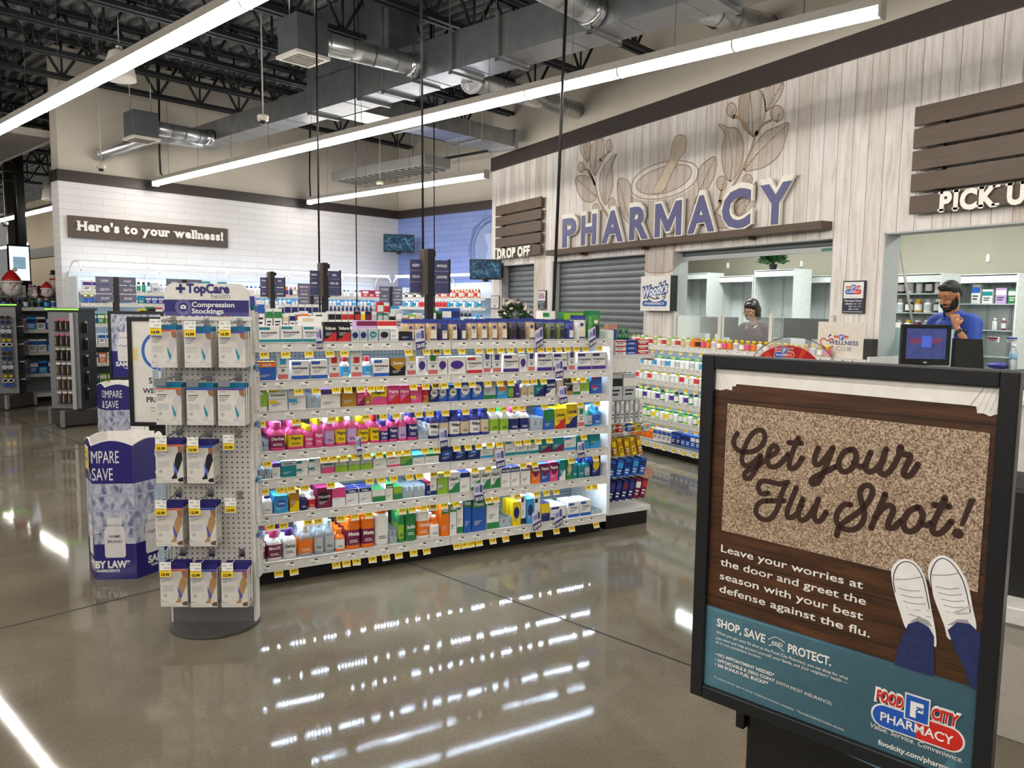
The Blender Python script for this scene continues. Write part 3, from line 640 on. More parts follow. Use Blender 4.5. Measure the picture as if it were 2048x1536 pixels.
# square sign on the pillar
pa, pb_ = onx(1283, 553, 5.99), onx(1339.2, 622, 5.99); w = pa.y-pb_.y; h = pa.z-pb_.z
o = thing('pillar_sign', 'white square sign with looping blue script on the pillar between the counter windows', 'sign', (5.99, (pa.y+pb_.y)/2, pb_.z))
MB().box(0, -w/2, 0, PX-5.992, w/2, h).go('panel', [pm('141414', .5)], o); b = MB(); b.box(-.006, -w/2, 0, -.0005, w/2, h, pm('e6e4de', .5))
q = V((-.007, .0, h*.47))
for k, (mm, bo) in enumerate(((NAVY, .16), (pm('3f74c4', .4), .09), (WHITE, .035))): b.text("Woody's", q-V((.001*k, 0, 0)), UY+ZZ*.14, ZZ, h*.27, w*(.9-.03*k), mm, bo, .12, 'C')
sw = [(-.2*w, .36*h), (0, .29*h), (.22*w, .33*h), (.33*w, .42*h), (.2*w, .4*h), (.1*w, .42*h)]
for mm, ww, k in ((NAVY, .055, 0), (WHITE, .03, 1)): b.ribbon(sw, ww, (-.0075-.001*k, 0, 0), UY, ZZ, mm)
b.prism(pill(0, 0, 0, w*.84, h*.16), (-.008, 0, h*.21), UY, ZZ, .0, pm('2458a8', .4)); b.text('PHARMACY', (-.009, 0, h*.175), UY, ZZ, h*.07, w*.68, WHITE, .03, align='C'); b.go('face', None, o)

# hours plaques
def hours(x0, y0, x1, y1, label):
    pa, pb_ = onx(x0, y0, PX-.025), onx(x1, y1, PX-.025); w = pa.y-pb_.y; h = pa.z-pb_.z
    o = thing('hours_plaque', label, 'sign', (PX-.025, (pa.y+pb_.y)/2, pb_.z)); MB().box(0, -w/2, 0, .0245, w/2, h).go('frame', pm('2a2b2f', .4), o, bevel=.003)
    b = MB(); m_ = .012; b.quad((-.001, 0, 0), UY, ZZ, -w/2+m_, h*.46, w/2-m_, h-m_, WHITE); b.quad((-.001, 0, 0), UY, ZZ, -w/2+m_, m_, w/2-m_, h*.46, pm('262a48', .45)); b.quad((-.0013, 0, 0), UY, ZZ, -w/2+m_, m_, w/2-m_, m_+.004, WHITE)
    fc_logo(b, (-.0015, 0, h*.66), UY, ZZ, w*.74); b.text('Value. Service. Convenience.', (-.002, 0, h*.5), UY, ZZ, h*.022, w*.7, GREYT, 0, align='C')
    b.text('Pharmacy Hours', (-.002, 0, h*.36), UY, ZZ, h*.06, w*.8, WHITE, .015, .35, 'C')
    for i, (l_, r_) in enumerate((('MON-FRI', '9 AM - 7 PM'), ('SAT', '9 AM - 5 PM'), ('SUN', 'CLOSED'))):
        b.text(l_, (-.002, w*.04, h*(.27-.08*i)), UY, ZZ, h*.042, None, WHITE, .04, align='R'); b.text(r_, (-.002, 0, h*(.27-.08*i)), UY, ZZ, h*.042, None, WHITE, .0, align='L', maxw=w*.42)
    b.go('face', None, o)
hours(1686.5, 562, 1727, 627, 'framed opening hours plaque beside the pick up window')
hours(1076, 581, 1091, 619, 'small framed hours plaque beside the narrow drop off shutter')
# notice and call button left of the drop off window
pa, pb_ = onx(981.5, 591, PX-.02), onx(998, 618, PX-.02)
o = thing('framed_notice', 'small framed white notice at the very end of the plank wall', 'notice', (PX-.02, (pa.y+pb_.y)/2, pb_.z)); w = pa.y-pb_.y; h = pa.z-pb_.z
MB().box(0, -w/2, 0, .019, w/2, h).go('frame', pm('6a6a68', .5), o, bevel=.003); b = MB(); b.quad((-.001, 0, 0), UY, ZZ, -w/2+.015, .015, w/2-.015, h-.015, OFFW)
for i in range(5): b.quad((-.002, 0, 0), UY, ZZ, -w*.3, h*(.45+.08*i), w*.3, h*(.47+.08*i), GREYT)
b.prism(pill(0, 0, 0, .05, .05), (-.002, 0, h*.22), UY, ZZ, 0, GREYT); b.go('paper', None, o)
p = ony(1012, 603, 11.195); o = thing('call_button', 'small white box with a round black button inside the drop off reveal', 'call button', p)
MB().box(-.06, -.03, -.06, .06, .0, .06).go('case', WHITE, o, bevel=.004); MB().cyl((0, -.03, 0), (0, -.036, 0), .03, n=20).go('button', BLACK, o)

# televisions
def tv(c, w, h, ang, tilt, label, mount):
    o = thing('television', label, 'television', c, ang); T = Matrix.Rotation(tilt, 4, 'X')
    def g(b, n, m, **k): b.v = [tuple(T @ V(v)) for v in b.v]; return b.go(n, m, o, **k)
    g(MB().box(-w/2, 0, -h/2, w/2, .05, h/2), 'casing', pm('101114', .4), bevel=.006)
    m, nt, bs = nmat('security_screen'); tc = N(nt, 'ShaderNodeTexCoord'); mpn = N(nt, 'ShaderNodeMapping'); mpn.inputs['Scale'].default_value = (1, 1, 1.6); mpn.inputs['Rotation'].default_value = (0, .5, 0)
    no = N(nt, 'ShaderNodeTexNoise', i_Scale=9, i_Detail=5, i_Roughness=.7, i_Distortion=1.2); nt.links.new(tc.outputs['Object'], mpn.inputs[0]); nt.links.new(mpn.outputs[0], no.inputs['Vector'])
    c_ = ramp(nt, no.outputs['Fac'], ((.32, hexc('06131f')), (.5, hexc('1d4660')), (.68, hexc('6a9cba')))); nt.links.new(c_, bs.inputs['Emission Color']); bs.inputs['Emission Strength'].default_value = .8; bs.inputs['Base Color'].default_value = (.01, .01, .012, 1); bs.inputs['Roughness'].default_value = .15
    k = w*.03; g(MB().quad((0, -.0015, 0), (1, 0, 0), ZZ, -w/2+k, -h/2+k*1.4, w/2-k, h/2-k), 'screen', m)
    b = MB(); b.box(-.04, .05, -h/2-.03, .04, .1, .05); b.cyl((0, .08, 0), mount, .018, n=8); b.box(mount[0]-.06, mount[1]-.02, -.12, mount[0]+.06, mount[1]+.02, .12); b.go('bracket', BLACK, o)
fa = lambda p: math.atan2(-p.y, -p.x)+pi/2
c = S(WB-.55, WA-.55, 0); c.z = ona(798, 487, WA-.55).z; p = onp(798, 487, c, V((FWD.x, FWD.y, 0)))
tv(p, .57, .33, fa(p)+.1, .12, 'wall television showing a dim blue camera view in the brick corner', (.05, .55, -.02))
p = onp(971, 539, (5.72, 11.05, 0), V((FWD.x, FWD.y, 0))); tv(p, .51, .32, fa(p)-.12, .1, 'television on a bracket at the end of the plank wall', (.2, .3, -.12))

# wellness banner on the brick wall
pa, pb_ = ona(136, 430, WA-.05), ona(456.3, 496, WA-.05); sa, sb_ = st(pa), st(pb_); w = sb_.x-sa.x; zt = sa.z; z0 = ona(136.6, 474, WA-.05).z; h = zt-z0
o = thing('wall_banner', "long brown board reading Here's to your wellness on the white brick wall", 'sign', S((sa.x+sb_.x)/2, WA-.05, z0), TH)
MB().box(-w/2, 0, 0, w/2, .048, h).go('board', wood('4a4038', '564a40', (1, 1, 6), .6, 'taupe_board'), o, bevel=.003); b = MB(); slab(b, "Here's to your wellness!", (-w*.452, -.001, h*.36), (1, 0, 0), ZZ, h*.42, w*.915, 0, .015, 1, .05); b.go('lettering', [pm('f2efe8', .4), pm('a5a096', .5)], o)
# round emblem on the blue wall, half hidden by the plank wall
c = onb(985, 497, WB-.02); b = MB(); cs = st(c)
o = thing('wall_emblem', 'pale blue round seal painted on the blue brick wall', 'emblem', c, TH); E2 = V((-.004, 0, 0)); U2 = V((0, -1, 0))
for r_, ww, m in ((.56, .02, '6f84b8'), (.5, .014, '7f95c6'), (.47, .012, '6f84b8')): b.ribbon([(r_*cos(2*pi*i/20), r_*sin(2*pi*i/20)) for i in range(20)], ww, E2, U2, ZZ, pm(m, .6), True, 3)
b.ribbon([((.6+.03*cos(10*2*pi*i/40))*cos(2*pi*i/40), (.6+.03*cos(10*2*pi*i/40))*sin(2*pi*i/40)) for i in range(40)], .02, E2, U2, ZZ, pm('7f95c6', .6), True, 2); b.prism([(.44*cos(2*pi*i/30), .44*sin(2*pi*i/30)) for i in range(30)], E2, U2, ZZ, 0, pm('8799c4', .6)); b.prism([(-.2, -.3), (.2, -.3), (.1, 0), (.2, .26), (-.2, .26), (-.1, 0)], E2*1.5, U2, ZZ, 0, pm('a9b6d8', .6))
b.go('seal', None, o)
# ================================================================ lit gondola with its products
PAL = dict(w='efeeea', n='1c2868', b='2a5db4', a='3a9fdc', t='1d8790', g='2c8248', l='94bf3c', p='4a2e88', k='dd4f8b', m='771e48', y='efd01c', o='ee7a1a', r='c42d31', s='bfc5c8', e='d8c7a6', d='191a1e', h='b58428', v='c7a8da', c='dfeaee', q='35408f')
CN = dict(w='white', n='navy', b='blue', a='sky blue', t='teal', g='green', l='lime', p='purple', k='pink', m='maroon', y='yellow', o='orange', r='red', s='grey', e='beige', d='black', h='amber', v='lavender', c='clear', q='indigo')
def pc(k): return clear('d9e8ee', .34, .06, 'clear_bottle') if k == 'c' else pm(PAL[k], .38, 0, .04)
LIGHTS = set('wylsecv')
def ink(k): return pm('23253a', .5) if k in LIGHTS else pm('f4f3ee', .45)
def front_print(b, w, h, c2, c1, style, text, y=-.0006):
    """printed face of a package, origin at the middle of its lower front edge"""
    X, Z = V((1, 0, 0)), V((0, 0, 1)); o = V((0, y, 0)); u = V((0, y*2, 0)); m2 = pc(c2) if c2 != 'c' else WHITE; i1, i2 = ink(c1), ink(c2)
    if style == 0:
        b.quad(o, X, Z, -w/2, h*.72, w/2, h*.96, m2); tz, th, tm = h*.78, h*.12, i2
    elif style == 1:
        b.quad(o, X, Z, -w/2, h*.02, w/2, h*.22, m2); b.quad(o, X, Z, -w*.46, h*.78, w*.05, h*.93, m2); tz, th, tm = h*.56, h*.13, i1
    elif style == 2:
        b.face([o+X*x+Z*z for x, z in ((-w/2, 0), (w/2, 0), (w/2, h*.52), (w*.1, h*.42), (-w*.2, h*.2), (-w/2, h*.16))], m2); tz, th, tm = h*.62, h*.16, i1
    elif style == 3:
        b.face([o+X*(w*.38*cos(t))+Z*(h*.55+h*.24*sin(t)) for t in [2*pi*i/18 for i in range(18)]], m2); tz, th, tm = h*.5, h*.11, i2
    elif style == 4:
        b.quad(o, X, Z, -w/2, h*.80, -w*.02, h*.95, m2); b.quad(o, X, Z, -w/2, h*.30, -w*.02, h*.45, m2); b.quad(o, X, Z, -w/2, h*.49, w/2, h*.505, pm('8c8f92', .5)); tz, th, tm = h*.64, h*.09, i1
    elif style == 5:
        b.quad(o, X, Z, -w/2, 0, w/2, h*.45, m2); tz, th, tm = h*.62, h*.18, i1
    else:
        b.face([o+X*x+Z*z for x, z in ((-w/2, h*.62), (0, h*.3), (w/2, h*.62), (w/2, h), (-w/2, h))], m2); tz, th, tm = h*.66, h*.16, i2
    if text: b.text(text, V((0, y*3, tz)), X, Z, th, None, tm, .03, align='C', maxw=w*.86, res=2)
    g = pm('80848a', .5) if c1 in LIGHTS else pm('c9ccd2', .5)
    for i in range(3):
        zz = h*(.30-.05*i) if style not in (1, 2, 5) else h*(.46-.055*i)
        b.quad(u, X, Z, -w*.36, zz, w*(.2-.12*i), zz+h*.022, g)
def make_box(name, w, d, h, c1, c2, style, text):
    b = MB(); b.box(-w/2, 0, 0, w/2, d, h, pc(c1) if c1 != 'c' else WHITE)
    if style == 5 or style == 0: b.quad((0, -.0004, h+.0004), (1, 0, 0), (0, 1, 0), -w/2, 0, w/2, d, pc(c2) if c2 != 'c' else WHITE)
    front_print(b, w, h, c2, c1, style, text); return b.go(name)
def make_bottle(name, w, h, c1, c2, c3, text, d=None, capr=.62, neck=.74):
    r = w/2; sy = (d or min(w, .075))/w; o = thing(name, None, None)
    b = MB(); m1 = pc(c1); m3 = pc(c3)
    pr = [(r*.9, 0), (r*.98, h*.015), (r, h*.1), (r*1.004, h*.11), (r*1.004, h*.54), (r, h*.55), (r*.97, h*(neck-.14)), (r*capr*.98, h*(neck-.02)), (r*capr*.8, h*neck)]
    b.lathe(pr, 18, 0, 1, sy, (0, r*sy, 0), [m1, m1, m1, m3, m1, m1, m1, m1, m1], sq=2.2)
    if text: b.text(text, (0, -.0022, h*.38), (1, 0, 0), ZZ, h*.11, None, ink(c3), .03, align='C', maxw=w*.78, res=2)
    b.quad((0, -.0018, 0), (1, 0, 0), ZZ, -w*.3, h*.24, w*.2, h*.26, ink(c3)); b.quad((0, -.0018, 0), (1, 0, 0), ZZ, -w*.3, h*.19, w*.28, h*.21, ink(c3))
    b.go('bottle_body', None, o)
    k = MB(); cr = r*capr; k.lathe([(cr, h*(neck-.005)), (cr*1.03, h*(neck+.02)), (cr*.98, h*.985), (cr*.9, h), (0, h)], 18, 0, 1, max(sy, .8) if capr < .8 else sy, (0, r*sy, 0)); k.go('cap', pc(c2), o)
    return o
def make_pouch(name, w, h, c1, c2, text):
    o = MB(); m1 = pm({'e': 'c5ab84', 'n': '2c3366', 'd': '3d3434', 'g': '6f7a4a', 'w': 'dedcd4', 'G': '3f8a3c', 'q': '3a3f8c'}[c1], .28, 0, .25, 60); d = .05; L = []
    zs = [0, .08, .3, .6, .8, .86, 1]; ws = [.96, 1, 1, .99, .97, .94, .96]; ds = [.8, 1, 1, .7, .35, .12, .08]
    for z, a, q in zip(zs, ws, ds):
        y0 = d/2-d*q/2; L.append([(-w/2*a, d/2, z*h), (-w*.3*a, y0, z*h), (w*.3*a, y0, z*h), (w/2*a, d/2, z*h), (w*.3*a, d-y0, z*h), (-w*.3*a, d-y0, z*h)])
    for k in range(6):
        for j in range(6): o.face([L[k][j], L[k][(j+1) % 6], L[k+1][(j+1) % 6], L[k+1][j]], pc(c2) if k >= 4 else m1, True)
    o.face(L[0][::-1], m1); o.face(L[-1], pc(c2)); X = V((1, 0, 0))
    lm = pm('e7dfce', .4) if c1 in 'eqnw' else pm('2a2a34', .4)
    o.quad((0, -.003, 0), X, ZZ, -w*.24, h*.1, w*.24, h*.5, lm); o.quad((0, -.0035, 0), X, ZZ, -w*.24, h*.06, w*.24, h*.12, pc('q'))
    o.prism([(w*.17*cos(2*pi*i/14), h*.62+h*.07*sin(2*pi*i/14)) for i in range(14)], (0, .002, 0), X, ZZ, 0, pc('q') if c1 != 'G' else pm('efe9d6', .4))
    if text: o.text(text, (0, -.004, h*.4), X, ZZ, h*.06, None, ink('w'), .03, align='C', maxw=w*.42, res=2)
    return o.go(name)
def make_card(name, w, h, c2):
    b = MB(); b.box(-w/2, 0, 0, w/2, .003, h, WHITE); X = V((1, 0, 0)); o = V((0, -.0006, 0))
    b.quad(o, X, ZZ, -w*.44, h*.05, w*.44, h*.22, pm('cf6a66', .5)); b.quad(o, X, ZZ, -w*.26, h*.58, w*.26, h*.82, pc(c2)); b.quad(o, X, ZZ, -w*.14, h*.32, w*.14, h*.42, pm('777a80', .5)); b.quad(o, X, ZZ, -w*.36, h*.46, w*.36, h*.49, pm('8a8d93', .5))
    return b.go(name)
DIVM = clear('dfeef6', .30, .12, 'clear_divider')
def make_divider(name, w, h):
    o = thing(name, None, None); n = max(2, int(w/.05)); b = MB()
    for i in range(n+1): x = -w/2+w*i/n; b.box(x-.001, .0, 0, x+.001, .30, h*.7)
    b.box(-w/2, .0, 0, w/2, .002, h*.32); b.go('fence', DIVM, o)
    for i in range(n): x = -w/2+w*(i+.5)/n; MB().box(x-.014, .02, 0, x+.014, .024, h*.6).go('pusher', pm('c9cdd0', .4), o)
    return o

GX = (.815, 2.035, 3.255); GY = 4.40
ZS = dict(A=1.385, B=1.175, C=1.004, D=.775, E=.62, F=.415, G=.14)
SHN = dict(A='top shelf', B='second shelf', C='third shelf', D='fourth shelf', E='fifth shelf', F='sixth shelf', G='bottom shelf')
CR = {'3': (500, 620, .18555), '4': (860, 620, .21484), '5': (500, 800, .18555), '6': (860, 800, .21484), '7': (500, 940, .18555), '8': (860, 920, .21484)}
def perf(h, hole):
    m, nt, b = nmat('perforated_panel'); tc = N(nt, 'ShaderNodeTexCoord'); sx = N(nt, 'ShaderNodeSeparateXYZ'); nt.links.new(tc.outputs['Object'], sx.inputs[0]); r = []
    for a in 'XZ':
        d = N(nt, 'ShaderNodeMath', operation='DIVIDE'); d.inputs[1].default_value = .0254; nt.links.new(sx.outputs[a], d.inputs[0])
        f_ = N(nt, 'ShaderNodeMath', operation='FRACT'); nt.links.new(d.outputs[0], f_.inputs[0]); s_ = N(nt, 'ShaderNodeMath', operation='SUBTRACT'); s_.inputs[1].default_value = .5; nt.links.new(f_.outputs[0], s_.inputs[0])
        p_ = N(nt, 'ShaderNodeMath', operation='POWER'); p_.inputs[1].default_value = 2; nt.links.new(s_.outputs[0], p_.inputs[0]); r.append(p_)
    ad = N(nt, 'ShaderNodeMath', operation='ADD'); nt.links.new(r[0].outputs[0], ad.inputs[0]); nt.links.new(r[1].outputs[0], ad.inputs[1])
    lt = N(nt, 'ShaderNodeMath', operation='LESS_THAN'); lt.inputs[1].default_value = .03; nt.links.new(ad.outputs[0], lt.inputs[0])
    mx = N(nt, 'ShaderNodeMix', data_type='RGBA'); mx.inputs['A'].default_value = (*hexc(h), 1); mx.inputs['B'].default_value = (*hexc(hole), 1); nt.links.new(lt.outputs[0], mx.inputs['Factor']); nt.links.new(mx.outputs['Result'], b.inputs['Base Color']); b.inputs['Roughness'].default_value = .45
    return m
PEGB = perf('9aa3a6', '1c1f22'); RAILM = pm('d9d7d1', .4); LEDM = glow('d8ecff', LED_E*18, 'shelf_diode'); DECKM = pm('dcdbd7', .4)
YTAG = pm('f2cf14', .5); WTAG = pm('f3f1ea', .5)
def price_tag(par, x, z, w=.05, h=.034, y=-.016, t='7.99', ang=.5):
    b = MB(); uy = V((0, -sin(ang)*-.35, cos(ang*.5))).normalized(); o = V((x, y, z))
    b.box(-w/2, -.001, -h, w/2, .0, 0, YTAG); b.quad((0, -.0016, 0), (1, 0, 0), ZZ, -w/2, -h*1.28, w/2, -h, pm('e7e6df', .5)); b.text(t, (0, -.0018, -h*.72), (1, 0, 0), ZZ, h*.42, None, BLACK, .03, align='C', maxw=w*.7, res=1)
    R_ = Matrix.Rotation(-.32, 3, 'X') @ Matrix.Rotation(random.uniform(-.06, .06), 3, 'Y'); b.v = [tuple(R_ @ V(v)) for v in b.v]
    o_ = b.go('price_tag', None, par); o_.location = o; return o_
def rail_mesh(L, z, seed):
    rd = random.Random(seed); b = MB(); b.face([(0, -.012, z+.003), (0, -.018, z-.044), (L, -.018, z-.044), (L, -.012, z+.003)], 0); b.box(0, -.011, z-.044, L, .0, z+.003, 0); b.box(0, -.02, z-.048, L, -.01, z-.044, 0); b.box(0, -.016, z+.001, L, -.008, z+.007, 0)
    x = .05
    while x < L-.07:
        oy = -.0135-.128*(z+.003); b.quad((0, oy, 0), (1, 0, 0), V((0, .128, 1)), x, z-.037, x+.05, z-.008, 1); b.quad((0, oy-.0006, 0), (1, 0, 0), V((0, .128, 1)), x+.026, z-.017, x+.046, z-.009, 2); b.quad((0, oy-.0006, 0), (1, 0, 0), V((0, .128, 1)), x+.004, z-.028, x+.03, z-.025, 3); b.quad((0, oy-.0006, 0), (1, 0, 0), V((0, .128, 1)), x+.004, z-.034, x+.044, z-.031, 3); x += rd.uniform(.085, .15)
    return b
TAGX = dict(A='3 155 385 635 855 1015 1700 1890 2000|4 55 150 285 440 545 645 735 830 915 1015 1095 1180 1260 1345 1430 1560',
 B='3 515 705 920 1050 1185 1295 1395 1755 1885 2000|4 45 125 250 385 530 640 745 880 955 1045 1330 1410', C='5 110 485 870 1240 1430 1570 1810 1930|4 135 325 565 680 785 850 1060 1390 1550',
 D='5 165 785 880 995 1120 1250 1380 1495 1590 1680 1880|6 55 245 350 450 550 640 820 905 1005 1110 1430', E='5 130 305 420 570 855 1280 1400 1540 1710 1820 1980|6 30 155 415 540 870 975 1315 1545',
 F='7 185 335 605 710 960 1110 1265 1630 1740 1860 1965|8 30 130 240 545 615 815 1000 1090 1180 1480 1545', G='7 270 435 905 1015 1130 1305 1450 1590 1755 1895|8 165 250 320 385 460 590 710 910 1030 1190 1335 1565')
PRC = ['7.99', '9.99', '4.99', '5.99', '12.99', '3.99', '6.49', '8.99', '19.99', '2.99']
SECT = []
for i in range(2):
    L = GX[i+1]-GX[i]-.004; o = thing('gondola_unit', ['left half of the lit white shelving run beside the stocking display', 'right half of the lit white shelving run, ending in a white side panel'][i], 'shelving', (GX[i]+.002, GY, 0)); SECT.append(o)
    MB().box(0, .05, 0, L, .9, .095).go('kick_plate', pm('0a0a0b', .55), o); MB().box(0, .435, .14, L, .465, 1.37).go('back_panel', PEGB, o)
    MB().box(0, .44, .14, .03, .46, 1.40).box(L-.03, .44, .14, L, .46, 1.40).go('upright', WHITE, o)
    for j, (k, z) in enumerate(ZS.items()):
        s = MB(); s.box(0, .0, z-(.035 if k == 'G' else .016), L, .9 if k in 'G' else .43, z)
        if k == 'A': s.box(0, .43, z-.016, L, .9, z)
        s = s.go('shelf', DECKM, o); rail_mesh(L, z, i*10+j).go('price_rail', [RAILM, WTAG, pm('2b2b2b', .5), pm('8b8f93', .5)], s)
        if k != 'G':
            MB().box(.01, .045, z-.026, L-.01, .075, z-.0165).go('light_bar', pm('cfd3d4', .5), s); d = MB(); n = 56
            for q in range(n): x = .03+(L-.06)*q/(n-1); d.face([(x-.004, .056, z-.0265), (x-.004, .064, z-.0265), (x+.004, .064, z-.0265), (x+.004, .056, z-.0265)])
            d.go('diodes', LEDM, s)
        for part in TAGX[k].split('|'):
            cx, cy, sc = CR[part[0]]
            for t_ in part.split()[1:]:
                x = ony(cx+int(t_)*sc, 800, GY-.015).x-GX[i]
                if .03 < x < L-.02: price_tag(s, x, z-.042, t=PRC[(int(t_)//7) % 10])
    if i == 1: e = MB(); e.box(L+.004, -.012, .13, L+.036, .9, 1.45).go('side_panel', pm('e4e6e6', .35), o, bevel=.006)
    else: MB().box(-.03, -.01, .13, -.003, .9, 1.45).go('side_panel', pm('e4e6e6', .35), o, bevel=.006)

ROWS = {
'A3': 'b 80 322 175 wt 1 lansoprazole;b 325 565 167 wt 1 lansoprazole;b 567 787 170 wt 1 lansoprazole;b 795 938 130 dr 2 Voltaren;b 940 1083 130 dr 2 Voltaren;b 1088 1180 212 sn 3;b 1182 1272 210 sn 3;b 1276 1384 200 st 3 balm;b 1390 1508 205 sd 3;b 1512 1605 200 ws 1;b 1615 1755 232 dn 2;p 1680 1795 100 eq;p 1800 1910 100 eq;p 1915 2045 100 eq',
'A4': 'p 90 188 95 nq dried;p 192 274 95 eq;p 277 356 95 nq;p 362 458 85 eq figs;p 462 558 85 eq;p 562 650 80 eq;p 655 742 80 eq;p 748 830 85 dq;p 835 905 85 dq;p 908 1002 75 eq;p 1008 1092 85 dq;p 1098 1190 90 gq;p 1194 1276 88 gq;p 1280 1362 100 qq;p 1366 1476 50 wq;p 1490 1610 8 Gg',
'B3': 'b 75 285 560 bo 0 Pepcid;c 288 420 468 a;b 440 638 548 wb 1 Acid_Reducer;b 650 840 540 wb 1 Acid_Reducer;c 845 970 458 r;f 978 1080 500 wra;c 1085 1215 458 r;f 1222 1322 500 wra;b 1328 1505 528 wb 1 Acid_Reducer;b 1515 1682 520 dh 6 Zantac;c 1688 1800 440 y;b 1808 1908 510 wp 3;c 1912 2035 440 g',
'B4': 'b 72 165 440 wp 3;b 170 335 437 wp 3;b 342 492 432 wr 1 Omeprazole;c 497 572 368 q;c 584 672 378 q;b 685 832 415 wp 1 Omeprazole;b 838 906 420 wp 3;c 912 984 370 q;b 1000 1143 402 wp 1 Omeprazole;b 1150 1284 400 wp 1 Omeprazole;c 1288 1356 358 q;b 1376 1510 397 wp 1 Omeprazole;b 1520 1650 393 wp 1 Omeprazole',
'C3': 'b 88 188 870 lw 1;b 195 408 840 wy 4 Dramamine;b 412 605 812 wa 4;v 610 752 855;b 758 978 852 wp 0;b 988 1150 822 hd 0;b 1156 1238 880 km 2;f 1242 1308 850 kkh;b 1312 1482 825 yk 5 Pepto;b 1488 1612 815 kr 2 Pepto;b 1616 1726 815 kr 2 Pepto;b 1730 1858 825 ky 4;b 1862 1928 835 rh 2;b 1932 2040 810 nw 3 Alka',
'C4': 'b 2 74 700 nw 3;b 78 168 690 bw 3 Alka;b 172 264 695 bw 3 Alka;b 275 385 660 bw 3 Alka;b 390 500 655 bw 3 Alka;b 506 620 645 sg 1;b 626 730 610 ao 3 Alka;f 735 790 650 gwl;f 793 846 645 pwp;f 856 915 645 wqe;f 918 980 645 wqe;b 986 1074 640 tn 2;b 1080 1175 645 nw 2 Lactaid;b 1182 1248 650 ew 1;b 1254 1332 615 dh 1 Prevacid;b 1338 1402 650 wg 1;b 1406 1490 640 lw 1;b 1505 1605 608 br 4',
'D5': 'v 112 200 385;f 205 390 245 kkm Diarrhea;f 405 588 245 kky Pepto;f 590 688 280 kyk Pepto;f 695 795 200 kyk Pepto;f 805 918 190 kwv;f 925 1045 165 kyy Pepto;f 1048 1158 155 kwv;f 1165 1290 190 kyy Pepto;f 1305 1402 160 kry Pepto;f 1408 1498 230 kqq Pepto;f 1503 1598 165 kqn Pepto;f 1603 1700 150 kwv;f 1705 1815 108 kqn Pepto;v 1818 1925 270;f 1930 2040 110 nnw Phillips',
'D6': 'f 2 92 95 qqw Phillips;f 97 185 92 qqe;f 190 288 75 qqw Phillips;f 293 374 80 qqe;f 380 478 65 qqw Phillips;f 483 558 55 qqe;f 565 655 60 wgl;f 660 745 60 wgl;f 750 840 65 wkn;f 845 935 60 wkn;v 940 1055 110;b 1060 1160 90 bg 6;b 1166 1262 80 yr 2 Culturelle;b 1268 1376 40 yn 2 Culturelle;c 1380 1448 45 g;f 1452 1526 55 tws;f 1530 1604 50 aab',
'E5': 'v 62 150 700;v 153 230 690;b 236 330 682 wp 0;b 334 493 660 tw 0 Dulcolax;b 497 628 652 wt 4;b 632 765 632 wt 4;b 772 914 650 sk 5 Dulcolax;b 918 1054 620 sl 5;b 1058 1188 612 sl 5;b 1192 1324 605 sl 5;b 1330 1475 590 wg 0;b 1478 1628 605 wk 1;b 1632 1750 570 lg 2;b 1754 1888 590 wa 0;b 1892 2040 575 wg 0',
'E6': 'b 96 226 440 nb 3 exlax;b 232 342 425 nb 3 exlax;b 348 468 420 nb 3 exlax;b 474 592 430 wa 1;b 600 700 390 es 1;b 703 806 378 wt 1;b 810 914 372 wt 1;b 918 1020 365 wt 1;b 1024 1136 360 tm 2;b 1140 1250 350 tm 2;b 1254 1365 342 wa 1;b 1370 1486 325 ta 2;b 1490 1586 312 ta 2',
'F7': 'f 62 122 330 ppw;f 135 252 262 wpw;b 258 415 280 ab 3 Colace;b 426 534 215 hy 2;f 540 620 250 nwn;f 626 714 230 wwr;b 720 878 192 md 3 COLACE;b 882 1030 190 kw 5;b 1034 1173 205 wn 0 Phillips;b 1177 1315 190 wn 0 Phillips;b 1320 1460 212 wg 5;b 1465 1545 150 wg 0 Senokot;b 1550 1640 180 lg 5;v 1645 1760 115;v 1765 1890 110;b 1896 2010 125 nr 0 Dulcolax',
'F6': 'b 2 64 690 wn 1;b 70 170 682 ls 4;b 176 275 675 wg 2 GasX;b 281 376 672 wn 0;b 382 470 652 wg 2 GasX;b 474 566 642 wg 2 GasX;b 570 660 632 wg 2 GasX;b 665 752 628 wn 0 Gas_Relief;b 756 840 620 wn 0 Gas_Relief;b 850 940 608 wn 0 Gas_Relief;b 946 1030 602 om 6 Phazyme;b 1033 1114 592 bm 6 Phazyme;b 1118 1200 580 km 6 Phazyme;b 1206 1268 560 tw 2;b 1272 1330 555 ge 3;f 1333 1384 545 tvt;f 1387 1450 540 tqt;f 1453 1503 550 tbs;b 1508 1590 510 ny 3',
'G7': 'f 62 172 690 wmm MiraLAX;f 180 350 662 wkm MiraLAX;f 354 510 640 wpw ClearLax;f 522 688 600 cwo;f 692 800 570 ccs;f 804 918 550 ccs;f 922 1035 640 oow;j 1040 1200 470 oom Meta;j 1205 1350 460 oom Meta;j 1352 1505 420 wow;v 1510 1590 560;j 1600 1672 430 ggl;j 1680 1800 410 ggg Benefiber;j 1804 1945 380 woo Citrucel;f 1952 2045 500 owo',
'G8': 'f 2 95 540 wow;b 106 180 420 og 0 Fleet;b 184 250 400 wg 0 Fleet;b 254 314 400 wg 1;b 318 390 345 bg 0 Fleet;b 396 525 362 bg 0 Fleet;b 530 645 355 wg 1;v 650 765 500;b 770 845 390 yn 3;b 850 898 335 wd 1;b 904 972 365 an 3;b 976 1030 345 wd 1;b 1040 1120 405 yn 5;b 1126 1270 430 wn 1;b 1286 1394 392 wb 1 TUCKS;b 1400 1500 375 wb 1 TUCKS;v 1505 1600 460'}
